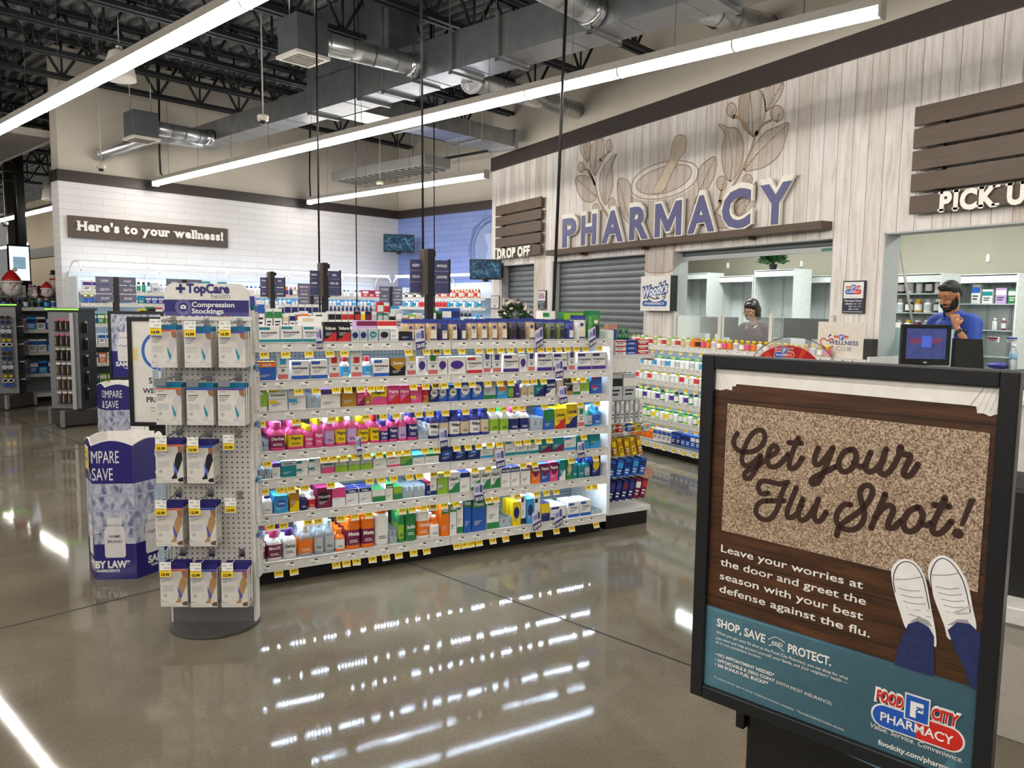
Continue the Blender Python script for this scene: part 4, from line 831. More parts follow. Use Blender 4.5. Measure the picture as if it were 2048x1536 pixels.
PY = GY+.022; KN = dict(b='box', f='bottle', j='canister', p='pouch', c='card', v='divider')
KO = dict(b='medicine_box', f='medicine_bottle', j='powder_canister', p='snack_pouch', c='tag_card', v='shelf_divider')
NOUN = dict(b='medicine box', f='medicine bottle', j='powder canister', p='zip pouch', c='locked product card', v='empty clear divider')
SHELFITEMS = []
for sh in 'ABCDEFG':
    items = []
    for key, rows in ROWS.items():
        if key[0] != sh: continue
        cx, cy, sc = CR[key[1]]
        for it in rows.split(';'):
            q = it.split(); items.append((cx+int(q[1])*sc, cx+int(q[2])*sc, cy+int(q[3])*sc, q))
    items.sort(key=lambda t: t[0]); z0 = ZS[sh]
    for n, (xa, xb, yt, q) in enumerate(items):
        pa, pb_ = ony(xa, yt, PY), ony(xb, yt, PY); w = (pb_.x-pa.x)-.004; h = max(.04, (pa.z+pb_.z)/2-z0); k = q[0]; col = q[4] if len(q) > 4 else ''
        tx = q[-1].replace('_', ' ') if (k == 'b' and len(q) > 6) or (k in 'fjp' and len(q) > 5) else ''
        nx = {'A': .3, 'B': .2, 'C': .165, 'D': .22, 'E': .145, 'F': .195, 'G': .255}[sh]; h = min(h, nx)
        # text lettering shows at a size one can read only on some fronts
        if k == 'b': d = min(max(.045, w*.5), .09); o = make_box(KO[k], w, d, h, col[0], col[1], int(q[5]), tx)
        elif k == 'f': d = min(w, .07); o = make_bottle(KO[k], w, h, col[0], col[1], col[2], tx, d, .6 if col[0] != 'q' else .72, .76)
        elif k == 'j': d = min(w, .1); o = make_bottle(KO[k], w, h, col[0], col[1], col[2], tx, d, .98, .88)
        elif k == 'p': d = .05; o = make_pouch(KO[k], w, h, col[0], col[1], tx)
        elif k == 'c': d = .01; o = make_card(KO[k], w, h, col[0])
        else: d = .3; o = make_divider(KO[k], w, h)
        xc = (pa.x+pb_.x)/2; o.location = (min(max(xc, GX[0]+w/2+.006), GX[2]-w/2-.006), PY+random.uniform(0, .006), z0+.0005)
        cdesc = '' if k == 'v' else (CN[col[0].lower()] if k in 'c' else CN[col[0].lower()] if col[0].lower() == col[1] else CN[col[0].lower()]+' and '+CN[col[1]])+' '
        tag(o, f'{cdesc}{NOUN[k]}, {nth(n)} from left on the lit {SHN[sh]}', KN[k], f'front row on the {SHN[sh]}')
        cnt = 0 if (k in 'cv' or sh in 'ABC') else 2 if k == 'b' else 2
        if k == 'p': cnt = 1
        for c_ in range(cnt):
            y = o.location.y+(d*(1.12 if k in 'fj' else 1)+.006)*(c_+1)
            if y+d > GY+.425 and sh != 'A': break
            dup(o, (o.location.x, y, z0+.0005), None, f'{cdesc}{NOUN[k]} {["right", "second"][c_]} behind the {nth(n)} front facing, lit {SHN[sh]}', f'{cdesc}{KN[k]}s behind the {nth(n)} facing of the {SHN[sh]}')
        SHELFITEMS.append(o)
# tall stock at the rear of the top shelf
def rear(px0, px1, yt, yb, col, style, text, label, Y=4.72):
    pa, pb_ = ony(px0, yt, Y), ony(px1, yt, Y); h = pa.z-ZS['A']; w = pb_.x-pa.x; o = make_box('medicine_box', w, .09, h, col[0], col[1], style, text); o.location = ((pa.x+pb_.x)/2, Y, ZS['A']+.0005); return tag(o, label, 'box', 'rear stock on the top shelf')
rear(713, 754, 641, 0, 'vm', 0, '', 'white box with a purple lid strip at the back of the top shelf')
rear(755, 793, 641, 0, 'wr', 0, '', 'white box with a red lid strip at the back of the top shelf')
rear(603, 646, 633, 0, 'we', 1, '', 'pale cream box standing at the back of the top shelf, near its left end')
rear(1085, 1110, 622, 0, 'wg', 1, '', 'pale box behind the clear pouches, near the right end of the top shelf', 4.75)
rear(1128, 1166, 624, 0, 'gl', 0, '', 'green carton standing behind the white and green bags')
# small blade tags clipped to the rails
for i, (x, y, s, lean, where) in enumerate([(638, 677, .045, .05, 'leftmost on the top rail'), (840, 678, .085, .3, 'on the top rail near the middle post'), (1078, 676, .1, .75, 'on the top rail below the dark pouches'), (1184, 674, .1, .75, 'on the top rail at its right end'), (1118, 738, .085, .3, 'on the second rail under the purple boxes'), (1126, 790, .085, .2, 'on the third rail near the right end'), (887, 876, .07, .2, 'on the fourth rail at the middle joint'), (718, 893, .03, .1, 'on the fourth rail under the pink bottles'), (1000, 917, .085, .2, 'on the fifth rail above the white boxes'), (1162, 901, .075, .2, 'on the fifth rail near the right end'), (957, 985, .085, .1, 'on the sixth rail above the tall enema boxes'), (1073, 1040, .1, .6, 'on the bottom rail, left of two'), (1117, 1035, .1, .6, 'on the bottom rail, right of two')]):
    p = ony(x, y, GY-.05); b = MB(); w = max(s*.75, .03); h = .12; X = V((cos(lean), 0, sin(lean)*.55)); Zt = V((-.08, 0, 1))
    n_ = V((0, -.002, 0)); b.prism([(-w/2, -h/2), (w/2, -h/2), (w/2, h/2), (-w/2, h/2)], (0, 0, 0), X, Zt, .002, pm('dcd9ea', .4)); b.quad((0, -.0035, 0), X, Zt, -w/2, -h/2, w/2, -h*.12, pm('2f2a6e', .4)); b.quad((0, -.0035, 0), X, Zt, -w*.4, h*.05, w*.1, h*.32, pm('8f93c4', .4)); b.quad((0, -.0038, 0), X, Zt, w*.15, h*.0, w*.42, h*.4, pm('4a4790', .4)); b.text('SAVE', V((0, -.005, -.0))-Zt*h*.42, X, Zt, h*.2, None, WHITE, .04, align='C', maxw=w*.85)
    b.go('tag_blade', None); o = bpy.data.objects['tag_blade' if 'tag_blade' in bpy.data.objects else 'tag_blade.000']; o.name = 'shelf_talker'; o.location = p
    b2 = MB(); b2.box(-.004, 0, -.01, .004, .04, .0, CHROME); b2.go('clip', None, o); tag(o, f'small purple and white savings tag {where}', 'shelf tag', 'purple savings tags on the rails')
# ================================================================ stocking display in the foreground
c0, c1 = onz(340.7, 1242.6, .02), onz(509, 1241, .02); TD = (c1-c0).normalized(); TA = math.atan2(TD.y, TD.x); TN = V((TD.y, -TD.x, 0)); TC = (c0+c1)/2; TC.z = 0
def tp(x, y, off=0.0):
    """photo point -> (along, height) on the display's plane, off metres in front of the board"""
    p = onp(x, y, TC+TN*off, TN); return (p-TC).dot(TD), p.z
to = thing('peg_display', 'freestanding white pegboard display with a rounded header and a half round base', 'display stand', TC, TA)
wL, wR = tp(341, 1100)[0], tp(508, 1100)[0]; zk = tp(420, 1214)[1]; zp = tp(420, 639)[1]; zh = tp(420, 567)[1]
PEG2 = perf('cfcbc4', '4d4a47'); IVO = pm('d9d6cf', .4)
r = .215; b = MB(); n = 40; cx = (wL+wR)/2
pts = [(cx+r*cos(t), .03+r*.98*sin(t)) for t in [2*pi*i/n for i in range(n)]]
b.prism(pts, (0, 0, .004), (1, 0, 0), (0, 1, 0), .014, pm('6b6a68', .3, .7)); b.go('base', None, to, bevel=.003)
MB().box(wL, 0, .018, wR, .055, zk).go('kick_plate', pm('77777a', .35, .6), to)
MB().box(wL, 0, zk, wR, .055, zp).go('pegboard', PEG2, to)
b = MB(); b.box(wL-.004, -.004, .018, wL+.006, .06, zp).box(wR-.006, -.004, .018, wR+.008, .06, zp); b.box(wL-.012, -.006, zp-.006, wR+.012, .062, zp+.012); b.go('frame', IVO, to, bevel=.002)
hL, hR = tp(330, 600)[0], tp(498.5, 600)[0]; zb0 = tp(415, 632)[1]; zb1 = tp(415, 600)[1]; hh = zh-zb0; rc = .05
hp = [(hL, zb0), (hR, zb0)]+[(hR-rc+rc*cos(t), zh-rc+rc*sin(t)) for t in [pi/2*i/6 for i in range(7)]]+[(hL+rc-rc*sin(t), zh-rc+rc*cos(t)) for t in [pi/2*i/6 for i in range(7)]]
b = MB(); X = V((1, 0, 0)); b.prism(hp, (0, .008, 0), X, ZZ, .016, pm('dedcd6', .4)); yy = -.0085
b.quad((0, yy, 0), X, ZZ, hL, zb0, hR, zb1, pm('221a6a', .4)); b.quad((0, yy-.0005, 0), X, ZZ, hL, zb0, hR, zb0+(zb1-zb0)*.25, pm('4a4486', .4))
def tl(t, x0, y0, x1, m, bold=.0, cap=None, sh=0):
    u, v = tp(x0, y0); u2, _ = tp(x1, y0); b.text(t, (u, yy-.001, v), X, ZZ, cap, u2-u, m, bold, sh)
NV = pm('221c66', .4)
tl('TopCare', 374, 585, 460, NV, .045, .043); tl('health', 424, 597, 461, GREYT, -.008, .026); tl('Compression', 385, 613.5, 470, WHITE, .025, .024); tl('Stockings', 385, 626.5, 448.5, WHITE, .025, .024)
u, v = tp(362.5, 577); s = .022
for a_, c_ in ((s, s*.3), (s*.3, s)): b.quad((u, yy-.001, v), X, ZZ, -a_, -c_, a_, c_, NV)
u, v = tp(368, 614)
for k in (.036, .03, .024): b.ribbon([(u+k*cos(2*pi*i/16), v+k*sin(2*pi*i/16)) for i in range(16)], .0018, (0, yy-.001, 0), X, ZZ, pm('a9a6d8', .4), True, 2)
b.prism([(u+x*.013, v+z*.01) for x, z in ((-1, -.9), (1, -.9), (1, .7), (-1, .7))], (0, yy-.0012, 0), X, ZZ, 0, WHITE); b.quad((u, yy-.0016, v), X, ZZ, -.005, -.0015, .005, .0015, NV); b.quad((u, yy-.0016, v), X, ZZ, -.0015, -.005, .0015, .005, NV); b.prism([(u-.005, v+.007), (u+.005, v+.007), (u+.005, v+.011), (u-.005, v+.011)], (0, yy-.0012, 0), X, ZZ, 0, WHITE)
b.go('header', None, to)
PKM = {}
def stocking_pack(w, h, band, kind):
    """hang pack: card sleeve, printed leg, coloured flap; origin at the middle of the lower front edge"""
    b = MB(); d = .012; fl_ = h*.12; b.box(-w/2, 0, 0, w/2, d, h, pm('d9d6cf', .45)); X = V((1, 0, 0)); y1 = -.0006
    b.box(-w*.47, d*.3, h, w*.5, d*.7, h+fl_, pm({'t': '0e6d94', 'n': '23206e'}[kind[0]], .35)); b.quad((0, y1, 0), X, ZZ, -w/2, h*.955, w/2, h, pm({'o': 'e2663c', 'b': '2d50b4', 'p': '6a3a9a'}[band], .4))
    sk = pm('9a6a50', .5); wh = pm('c9c4c6', .5); tan = pm('b08a5c', .5); bk = pm('141318', .5); leg = {'w': wh, 'b': bk, 't': tan}[kind[1]]
    q = lambda pts, m, y: b.face([(w*(u-.5), y, h*v) for u, v in pts], m)
    q([(.80, .955), (1.0, .955), (1.0, .78), (.94, .72), (.84, .8)], sk, -.0007)
    q([(.84, .82), (.97, .78), (.99, .62), (.9, .45), (.83, .33), (.76, .2), (.78, .12), (.6, .1), (.55, .12), (.66, .22), (.68, .4), (.7, .58), (.76, .74)], leg, -.0009)
    q([(.64, .58), (.68, .5), (.8, .3), (.76, .2), (.70, .28), (.65, .42)], pm({'w': '1c86a8', 'b': '5a6ec0', 't': '4a5ab0'}[kind[1]], .4), -.0011)
    q([(.78, .08), (.86, .13), (1, .15), (1, .03), (.84, .03)], pm('6a4a3a', .5) if kind[1] == 't' else wh if kind[1] == 'w' else bk, -.0009)
    b.text('+TopCare', (-w*.45, y1, h*.9), X, ZZ, h*.03, None, NV, .02, maxw=w*.4, res=1)
    b.quad((0, y1, 0), X, ZZ, -w*.45, h*.80, -w*.05, h*.82, bk)
    for i, t in enumerate(('Anti-Embolism', 'Compression', 'Stockings') if kind[1] == 'w' else ('Medical', 'Compression', 'Socks')): b.text(t, (-w*.45, y1, h*(.75-.045*i)), X, ZZ, h*.03, None, pm('3a3a44', .5), .02, maxw=w*.58, res=1)
    for i in range(6): b.quad((0, y1, 0), X, ZZ, -w*.45, h*(.56-.03*i), w*(.02-.02*(i % 3)), h*(.568-.03*i), pm('9b9a98', .5))
    b.ribbon([(-w*.33+w*.07*cos(2*pi*i/10), h*.3+w*.07*sin(2*pi*i/10)) for i in range(10)], .0012, (0, y1, 0), X, ZZ, pm('50505a', .5), True, 2); b.quad((0, y1, 0), X, ZZ, -w*.36, h*.29, -w*.3, h*.31, bk); b.quad((0, y1, 0), X, ZZ, -w*.45, h*.12, -w*.43, h*.17, bk); b.quad((0, y1, 0), X, ZZ, -w*.4, h*.12, -w*.25, h*.13, pm('8a8a8e', .5)); b.quad((0, y1, 0), X, ZZ, -w*.45, h*.05, w*.1, h*.056, pm('9b9a98', .5))
    return b.go('stocking_pack')
RN = ['top row', 'second row', 'third row', 'fourth row', 'bottom row']; CNN = ['left', 'middle', 'right']
cA = lambda x, y: (200+x*.1953, 560+y*.1953); cB = lambda x, y: (140+x*.29304, 850+y*.29297)
PKS = [(0, 0, *cA(528, 512), *cA(780, 895), 'o', 'tw', '14.99'), (0, 1, *cA(872, 530), *cA(1133, 895), 'b', 'tw', '14.99'), (0, 2, *cA(1222, 530), *cA(1485, 895), 'p', 'tw', '14.99'),
 (1, 0, *cA(575, 1105), *cA(822, 1482), 'o', 'tw', ''), (1, 1, *cA(897, 1112), *cA(1158, 1485), 'b', 'tw', ''), (1, 2, *cA(1213, 1112), *cA(1475, 1492), 'p', 'tw', ''),
 (2, 0, *cB(590, 135), *cB(768, 395), 'o', 'nb', '15.99'), (2, 1, *cB(804, 145), *cB(978, 398), 'b', 'nb', '15.99'), (2, 2, *cB(1050, 130), *cB(1210, 395), '', '', '15.99'),
 (3, 0, *cB(590, 570), *cB(765, 828), 'o', 'nt', '13.99'), (3, 1, *cB(816, 568), *cB(990, 828), 'b', 'nt', '13.99'), (3, 2, *cB(1060, 555), *cB(1225, 825), '', '', '13.99'),
 (4, 0, *cB(620, 985), *cB(795, 1240), 'o', 'nt', '15.99'), (4, 1, *cB(825, 990), *cB(998, 1245), 'b', 'nt', '15.99'), (4, 2, *cB(1038, 990), *cB(1210, 1245), 'p', 'nt', '15.99')]
LC = {'o': 'orange', 'b': 'blue', 'p': 'purple'}; LK = {'w': 'white stocking', 'b': 'black sock', 't': 'tan sock'}
for (r_, c_, x0, y0, x1, y1, band, kd, price) in PKS:
    OFF = .135 if band else .05; ua, va = tp(x0, y1, OFF); ub, vb = tp(x1, y0, OFF); w = ub-ua; h = vb-va; u = (ua+ub)/2
    hk = MB(); zt = vb+h*.12+.012; xh = u
    hk.tube([(xh-.004, 0, zt+.01), (xh-.004, -OFF-.03, zt+.004), (xh-.004, -OFF-.045, zt+.012)], .0028, 6); hk.tube([(xh+.004, 0, zt+.02), (xh+.004, -OFF-.035, zt+.014)], .0022, 6); hk.box(xh-.014, -.006, zt-.01, xh+.014, 0, zt+.03); hk.go('peg_hook', CHROME, to)
    tg = MB(); X = V((1, 0, 0)); tw = .052; yo = -OFF-.047; tx = u-w*.14
    if price:
        tg.box(tx-tw/2, yo-.001, zt-.062, tx+tw/2, yo, zt+.018, WTAG); tg.quad((tx, yo-.0016, zt), X, ZZ, -tw/2, -.054, tw/2, -.022, YTAG); tg.text(price, (tx, yo-.002, zt-.049), X, ZZ, .013, None, BLACK, .05, align='C', res=2); tg.quad((tx, yo-.0018, zt), X, ZZ, -tw*.44, -.026, tw*.3, -.024, pm('55556a', .5)); tg.text('13', (tx+tw*.3, yo-.0018, zt+.003), X, ZZ, .008, None, BLACK, .02, align='C', res=1); tg.quad((tx, yo-.0018, zt), X, ZZ, -tw*.4, .004, -tw*.05, .007, pm('8a8a8a', .5)); tg.quad((tx, yo-.0018, zt), X, ZZ, -tw*.1, -.012, tw*.4, -.009, pm('8a8a8a', .5)); tg.quad((tx, yo-.0018, zt), X, ZZ, -tw/2, -.062, tw/2, -.056, pm('7a80a8', .5))
    else: tg.box(tx-tw/2, yo-.001, zt-.02, tx+tw/2, yo, zt+.014, pm('7d7f82', .4))
    tg.go('price_tag', None, to)
    if not band: continue
    key = (band, kd, round(w, 2))
    p0 = None
    for k in range(5):
        y = -OFF+k*.0185; sh = random.uniform(-.002, .002)
        loc = TC+TD*(u+sh)-TN*y; loc.z = va+random.uniform(-.001, .003)*(k > 0)
        lab = f'front {LC[band]} banded {LK[kd[1]]} pack, {CNN[c_]} column of the {RN[r_]}'
        if k == 0: p0 = stocking_pack(w, h, band, kd); p0.location = loc; p0.rotation_euler.z = TA; tag(p0, lab, 'stocking pack', 'front stocking packs on the pegboard')
        else: dup(p0, loc, TA, f'{LC[band]} banded {LK[kd[1]]} pack, {nth(k)} from the front, {CNN[c_]} column of the {RN[r_]}', f'packs behind, {CNN[c_]} column of the {RN[r_]}')
# packs hung on the narrow right side
sp = stocking_pack(.07, .2, 'b', 'tw'); first = True
for i, z in enumerate((1.37, 1.08, .80, .52, .24)):
    for k in range(2):
        loc = TC+TD*(wR+.010+.013*k)-TN*.05+ZZ*(z-.03*0); la = f'stocking pack seen edge on at the right side of the display, {RN[i]}'
        if first: sp.location = loc; sp.rotation_euler.z = TA+pi/2; tag(sp, la, 'stocking pack', f'side packs on the {RN[i]}'); first = False
        else: dup(sp, loc, TA+pi/2, la, f'side packs on the {RN[i]}')
    MB().tube([(wR, .04, z+.222), (wR+.035, .04, z+.222)], .002, 6).go('peg_hook', CHROME, to)
# acrylic leaflet pockets on the left side
for i, (x, y) in enumerate(((326, 985), (333, 1118), (322, 760))):
    u, v = tp(x, y); b = MB(); b.box(-.006, -.02, -.06, .0, .05, .06).box(-.045, -.02, -.06, -.042, .05, .05).box(-.045, -.02, -.063, 0, .05, -.06); ob = b.go('leaflet_pocket', DIVM, to); ob.location = (wL-.006, 0, v); ob.rotation_euler.y = .0

# ================================================================ compare and save bins
def blurred_shelves():
    m, nt, b = nmat('soft_shelf_print'); tc = N(nt, 'ShaderNodeTexCoord'); mp = N(nt, 'ShaderNodeMapping'); mp.inputs['Scale'].default_value = (1, 1, .55)
    no = N(nt, 'ShaderNodeTexNoise', i_Scale=26, i_Detail=2); nt.links.new(tc.outputs['Object'], mp.inputs[0]); nt.links.new(mp.outputs[0], no.inputs['Vector'])
    c = ramp(nt, no.outputs['Fac'], ((.32, hexc('5f6388')), (.45, hexc('9a9fb4')), (.6, hexc('c4c7d2')), (.72, hexc('8f86a8')))); nt.links.new(c, b.inputs['Base Color']); b.inputs['Roughness'].default_value = .35; return m
SOFT = blurred_shelves(); BNAVY = pm('211a6c', .35, coat=.3)
def bottle_print(b, o, u, w, h, v, m, text, cl=None):
    x, z = V(u), ZZ; n = x.cross(z).normalized(); pr = [(-w/2, .06*h), (-w*.44, 0), (w*.44, 0), (w/2, .06*h), (w/2, .66*h), (w*.4, .76*h), (w*.3, .8*h), (w*.3, .84*h), (w*.36, .84*h), (w*.36, h), (-w*.36, h), (-w*.36, .84*h), (-w*.3, .84*h), (-w*.3, .8*h), (-w*.4, .76*h), (-w/2, .66*h)]
    o = V(o); b.prism(pr, o+z*v, x, z, 0, m); b.quad(o+z*v+n*.0006, x, z, -w*.34, .78*h, w*.34, .84*h, pm('b9b7ba', .5))
    for i, t in enumerate(text): b.text(t, o+z*(v+h*(.5-.13*i))+n*.0008, x, z, h*.075, None, pm('2a2a3c', .5) if len(text) > 1 else NV, .01, align='C', maxw=w*.86)
def bin_(loc, rz, label):
    o = thing('dump_bin', label, 'display bin', loc, rz); s = .226; ap = s*.866; H = .79
    for k in range(6):
        t = -pi/2+k*pi/3; nn = V((cos(t), sin(t), 0)); u = V((-sin(t), cos(t), 0)); c = nn*ap; b = MB(); e = nn*.0008; X = u; odd = k % 2 == 0
        top = [(s/2*(1-2*i/10), H+.03*sin(pi*i/10)) for i in range(11)]
        b.prism([(-s/2, 0), (s/2, 0)]+top, c-nn*.004, X, ZZ, .004, pm('ece9e4', .5))
        b.prism([(-s/2, .565), (s/2, .565)]+[(x, z-.006) for x, z in top], c+e, X, ZZ, 0, BNAVY); b.quad(c+e, X, ZZ, -s/2, .21, s/2, .565, SOFT); b.quad(c+e, X, ZZ, -s/2, 0, s/2, .21, BNAVY)
        for zz in (.49, .40, .30): b.quad(c+e*1.6, X, ZZ, -s/2, zz, s/2, zz+.014, pm('a9abc0', .4))
        if odd:
            b.text('MPARE', c+e*2-X*s*.49+ZZ*.685, X, ZZ, .075, s*.66, WHITE, .0); b.text('SAVE', c+e*2-X*s*.49+ZZ*.585, X, ZZ, .075, s*.5, WHITE, .0)
            bottle_print(b, c+e*2, u, .115, .235, .13, pm('d9d6d6', .5), ('NAME', 'BRAND')); b.text('BY LAW*', c+e*2-X*s*.5+ZZ*.07, X, ZZ, .042, s*.86, WHITE, .05); b.text('INGREDIENTS', c+e*2-X*s*.47+ZZ*.045, X, ZZ, .016, s*.56, WHITE, .03)
            b.ribbon([(-s*.49, .27), (-s*.36, .27)], .003, c+e*2, X, ZZ, BLACK, sub=1, cap=False); b.prism([(-s*.36, .262), (-s*.32, .27), (-s*.36, .278)], c+e*2, X, ZZ, 0, BLACK)
        else:
            b.text('CO', c+e*2+X*s*.47+ZZ*.685, X, ZZ, .075, s*.3, WHITE, .0, align='R'); b.text('&', c+e*2+X*s*.44+ZZ*.585, X, ZZ, .075, None, WHITE, .0, align='R')
            bottle_print(b, c+e*2+u*s*.06, u, .115, .235, .13, pm('d9d6d6', .5), ('+TopCare',)); b.text('SAME', c+e*2+X*s*.48+ZZ*.07, X, ZZ, .042, s*.62, WHITE, .05, align='R'); b.text('*SAME ACTIVE', c+e*2+X*s*.48+ZZ*.045, X, ZZ, .016, s*.55, WHITE, .03, align='R')
        b.go('side_panel', None, o)
    b = MB(); b.prism([((s-.01)*cos(pi*k/3), (s-.01)*sin(pi*k/3)) for k in range(6)], (0, 0, .62), (1, 0, 0), (0, 1, 0), .004, pm('dcd9d4', .6)); b.box(-.11, .03, .62, .16, .034, .835, pm('e4e1dc', .6)); b.go('inner_card', None, o); return o
bo = bin_((.237, 5.112, 0), radians(-22.9), 'six sided navy dump bin on the floor beside the stocking display')
t = -pi/2-pi/3; nn = V((cos(t), sin(t), 0)); u = V((-sin(t), cos(t), 0)); b = MB(); c = nn*.205+ZZ*.69+u*.03; b.prism([(-.055, -.07), (.055, -.07), (.055, .085), (-.055, .085)], c, u, ZZ, .002, WTAG); b.quad(c+nn*.003, u, ZZ, -.048, -.05, .048, .08, pm('e3c04a', .5)); b.text('$1.00', c+nn*.0035, u, ZZ, .02, None, BLACK, .02, align='C'); b.quad(c+nn*.0035, u, ZZ, -.03, .045, .03, .052, BLACK); b.quad(c+nn*.003, u, ZZ, -.055, -.07, .055, -.05, pm('2a2a55', .5)); b.go('price_tag', None, bo)
p = onz(232, 772, .8); bin_((p.x+.06, p.y+.2, 0), radians(-14), 'far navy dump bin half hidden behind the framed white poster')

# ================================================================ standing poster frames
def stand_frame(name, label, c, ang, w, h, zb, legh, art, legw=.05):
    """c: middle of the frame's lower edge on the floor plan; the art faces -y of the frame"""
    o = thing(name, label, 'poster stand', (c.x, c.y, 0), ang); fw = .03; b = MB()
    b.box(-w/2, -.012, zb, -w/2+fw, .022, zb+h).box(w/2-fw, -.012, zb, w/2, .022, zb+h).box(-w/2+fw, -.012, zb, w/2-fw, .022, zb+fw).box(-w/2+fw, -.012, zb+h-fw, w/2-fw, .022, zb+h); b.go('frame', pm('15161a', .35), o, bevel=.003)
    MB().box(-w/2+.01, .0, zb+.01, w/2-.01, .02, zb+h-.01).go('back_panel', BLACK, o); b = MB(); art(b); b.go('poster', None, o); return o
# near poster (22 x 28 inch), facing the aisle, its right side nearer the camera
FB = 1.53
def fu(x, y): p = onb(x, y, FB); return (-p.dot(YA), p.z)
ul, zt = fu(1409, 707.7); ur, _ = fu(2045, 744); _, zb = fu(1380, 1381); fw_ = ur-ul; fh = zt-zb; uc = (ul+ur)/2
fc = S(FB, -uc, 0); O = V((0, -.0005, 0)); X = V((1, 0, 0))
c2_ = lambda x, y: (1380+x*.32617, 680+y*.32609); c3_ = lambda x, y: (1380+x*.32617, 1060+y*.32625)
def q2(x, y): a, v = fu(*c2_(x, y)); return (a-uc, v)
def q3(x, y): a, v = fu(*c3_(x, y)); return (a-uc, v)
def plank_print():
    m, nt, b = nmat('printed_floor_boards'); tc = N(nt, 'ShaderNodeTexCoord'); mp = N(nt, 'ShaderNodeMapping'); mp.inputs['Scale'].default_value = (1.2, 1, 14)
    no = N(nt, 'ShaderNodeTexNoise', i_Scale=5, i_Detail=7, i_Roughness=.7, i_Distortion=.4); nt.links.new(tc.outputs['Object'], mp.inputs[0]); nt.links.new(mp.outputs[0], no.inputs['Vector'])
    c = ramp(nt, no.outputs['Fac'], ((.3, hexc('27160b')), (.5, hexc('452915')), (.72, hexc('603b20')))); sx = N(nt, 'ShaderNodeSeparateXYZ'); nt.links.new(tc.outputs['Object'], sx.inputs[0])
    d = N(nt, 'ShaderNodeMath', operation='DIVIDE'); d.inputs[1].default_value = .088; nt.links.new(sx.outputs['Z'], d.inputs[0]); fr = N(nt, 'ShaderNodeMath', operation='FRACT'); nt.links.new(d.outputs[0], fr.inputs[0]); lt = N(nt, 'ShaderNodeMath', operation='LESS_THAN'); lt.inputs[1].default_value = .025; nt.links.new(fr.outputs[0], lt.inputs[0])
    mx = N(nt, 'ShaderNodeMix', data_type='RGBA'); mx.inputs['B'].default_value = (*hexc('1c0f07'), 1); nt.links.new(lt.outputs[0], mx.inputs['Factor']); nt.links.new(c, mx.inputs['A']); nt.links.new(mx.outputs['Result'], b.inputs['Base Color']); b.inputs['Roughness'].default_value = .4; return m
def mat_print():
    m, nt, b = nmat('printed_doormat'); tc = N(nt, 'ShaderNodeTexCoord'); no = N(nt, 'ShaderNodeTexNoise', i_Scale=330, i_Detail=2, i_Roughness=.6); n2 = N(nt, 'ShaderNodeTexNoise', i_Scale=14, i_Detail=3)
    for q in (no, n2): nt.links.new(tc.outputs['Object'], q.inputs['Vector'])
    c = ramp(nt, no.outputs['Fac'], ((.33, hexc('54412f')), (.5, hexc('a08870')), (.66, hexc('cfbba4')))); mx = N(nt, 'ShaderNodeMix', data_type='RGBA', blend_type='MULTIPLY'); mx.inputs['Factor'].default_value = 1
    nt.links.new(c, mx.inputs['A']); nt.links.new(ramp(nt, n2.outputs['Fac'], ((.3, (.86, .84, .82)), (.7, (1, 1, 1)))), mx.inputs['B']); nt.links.new(mx.outputs['Result'], b.inputs['Base Color']); b.inputs['Roughness'].default_value = .55; return m
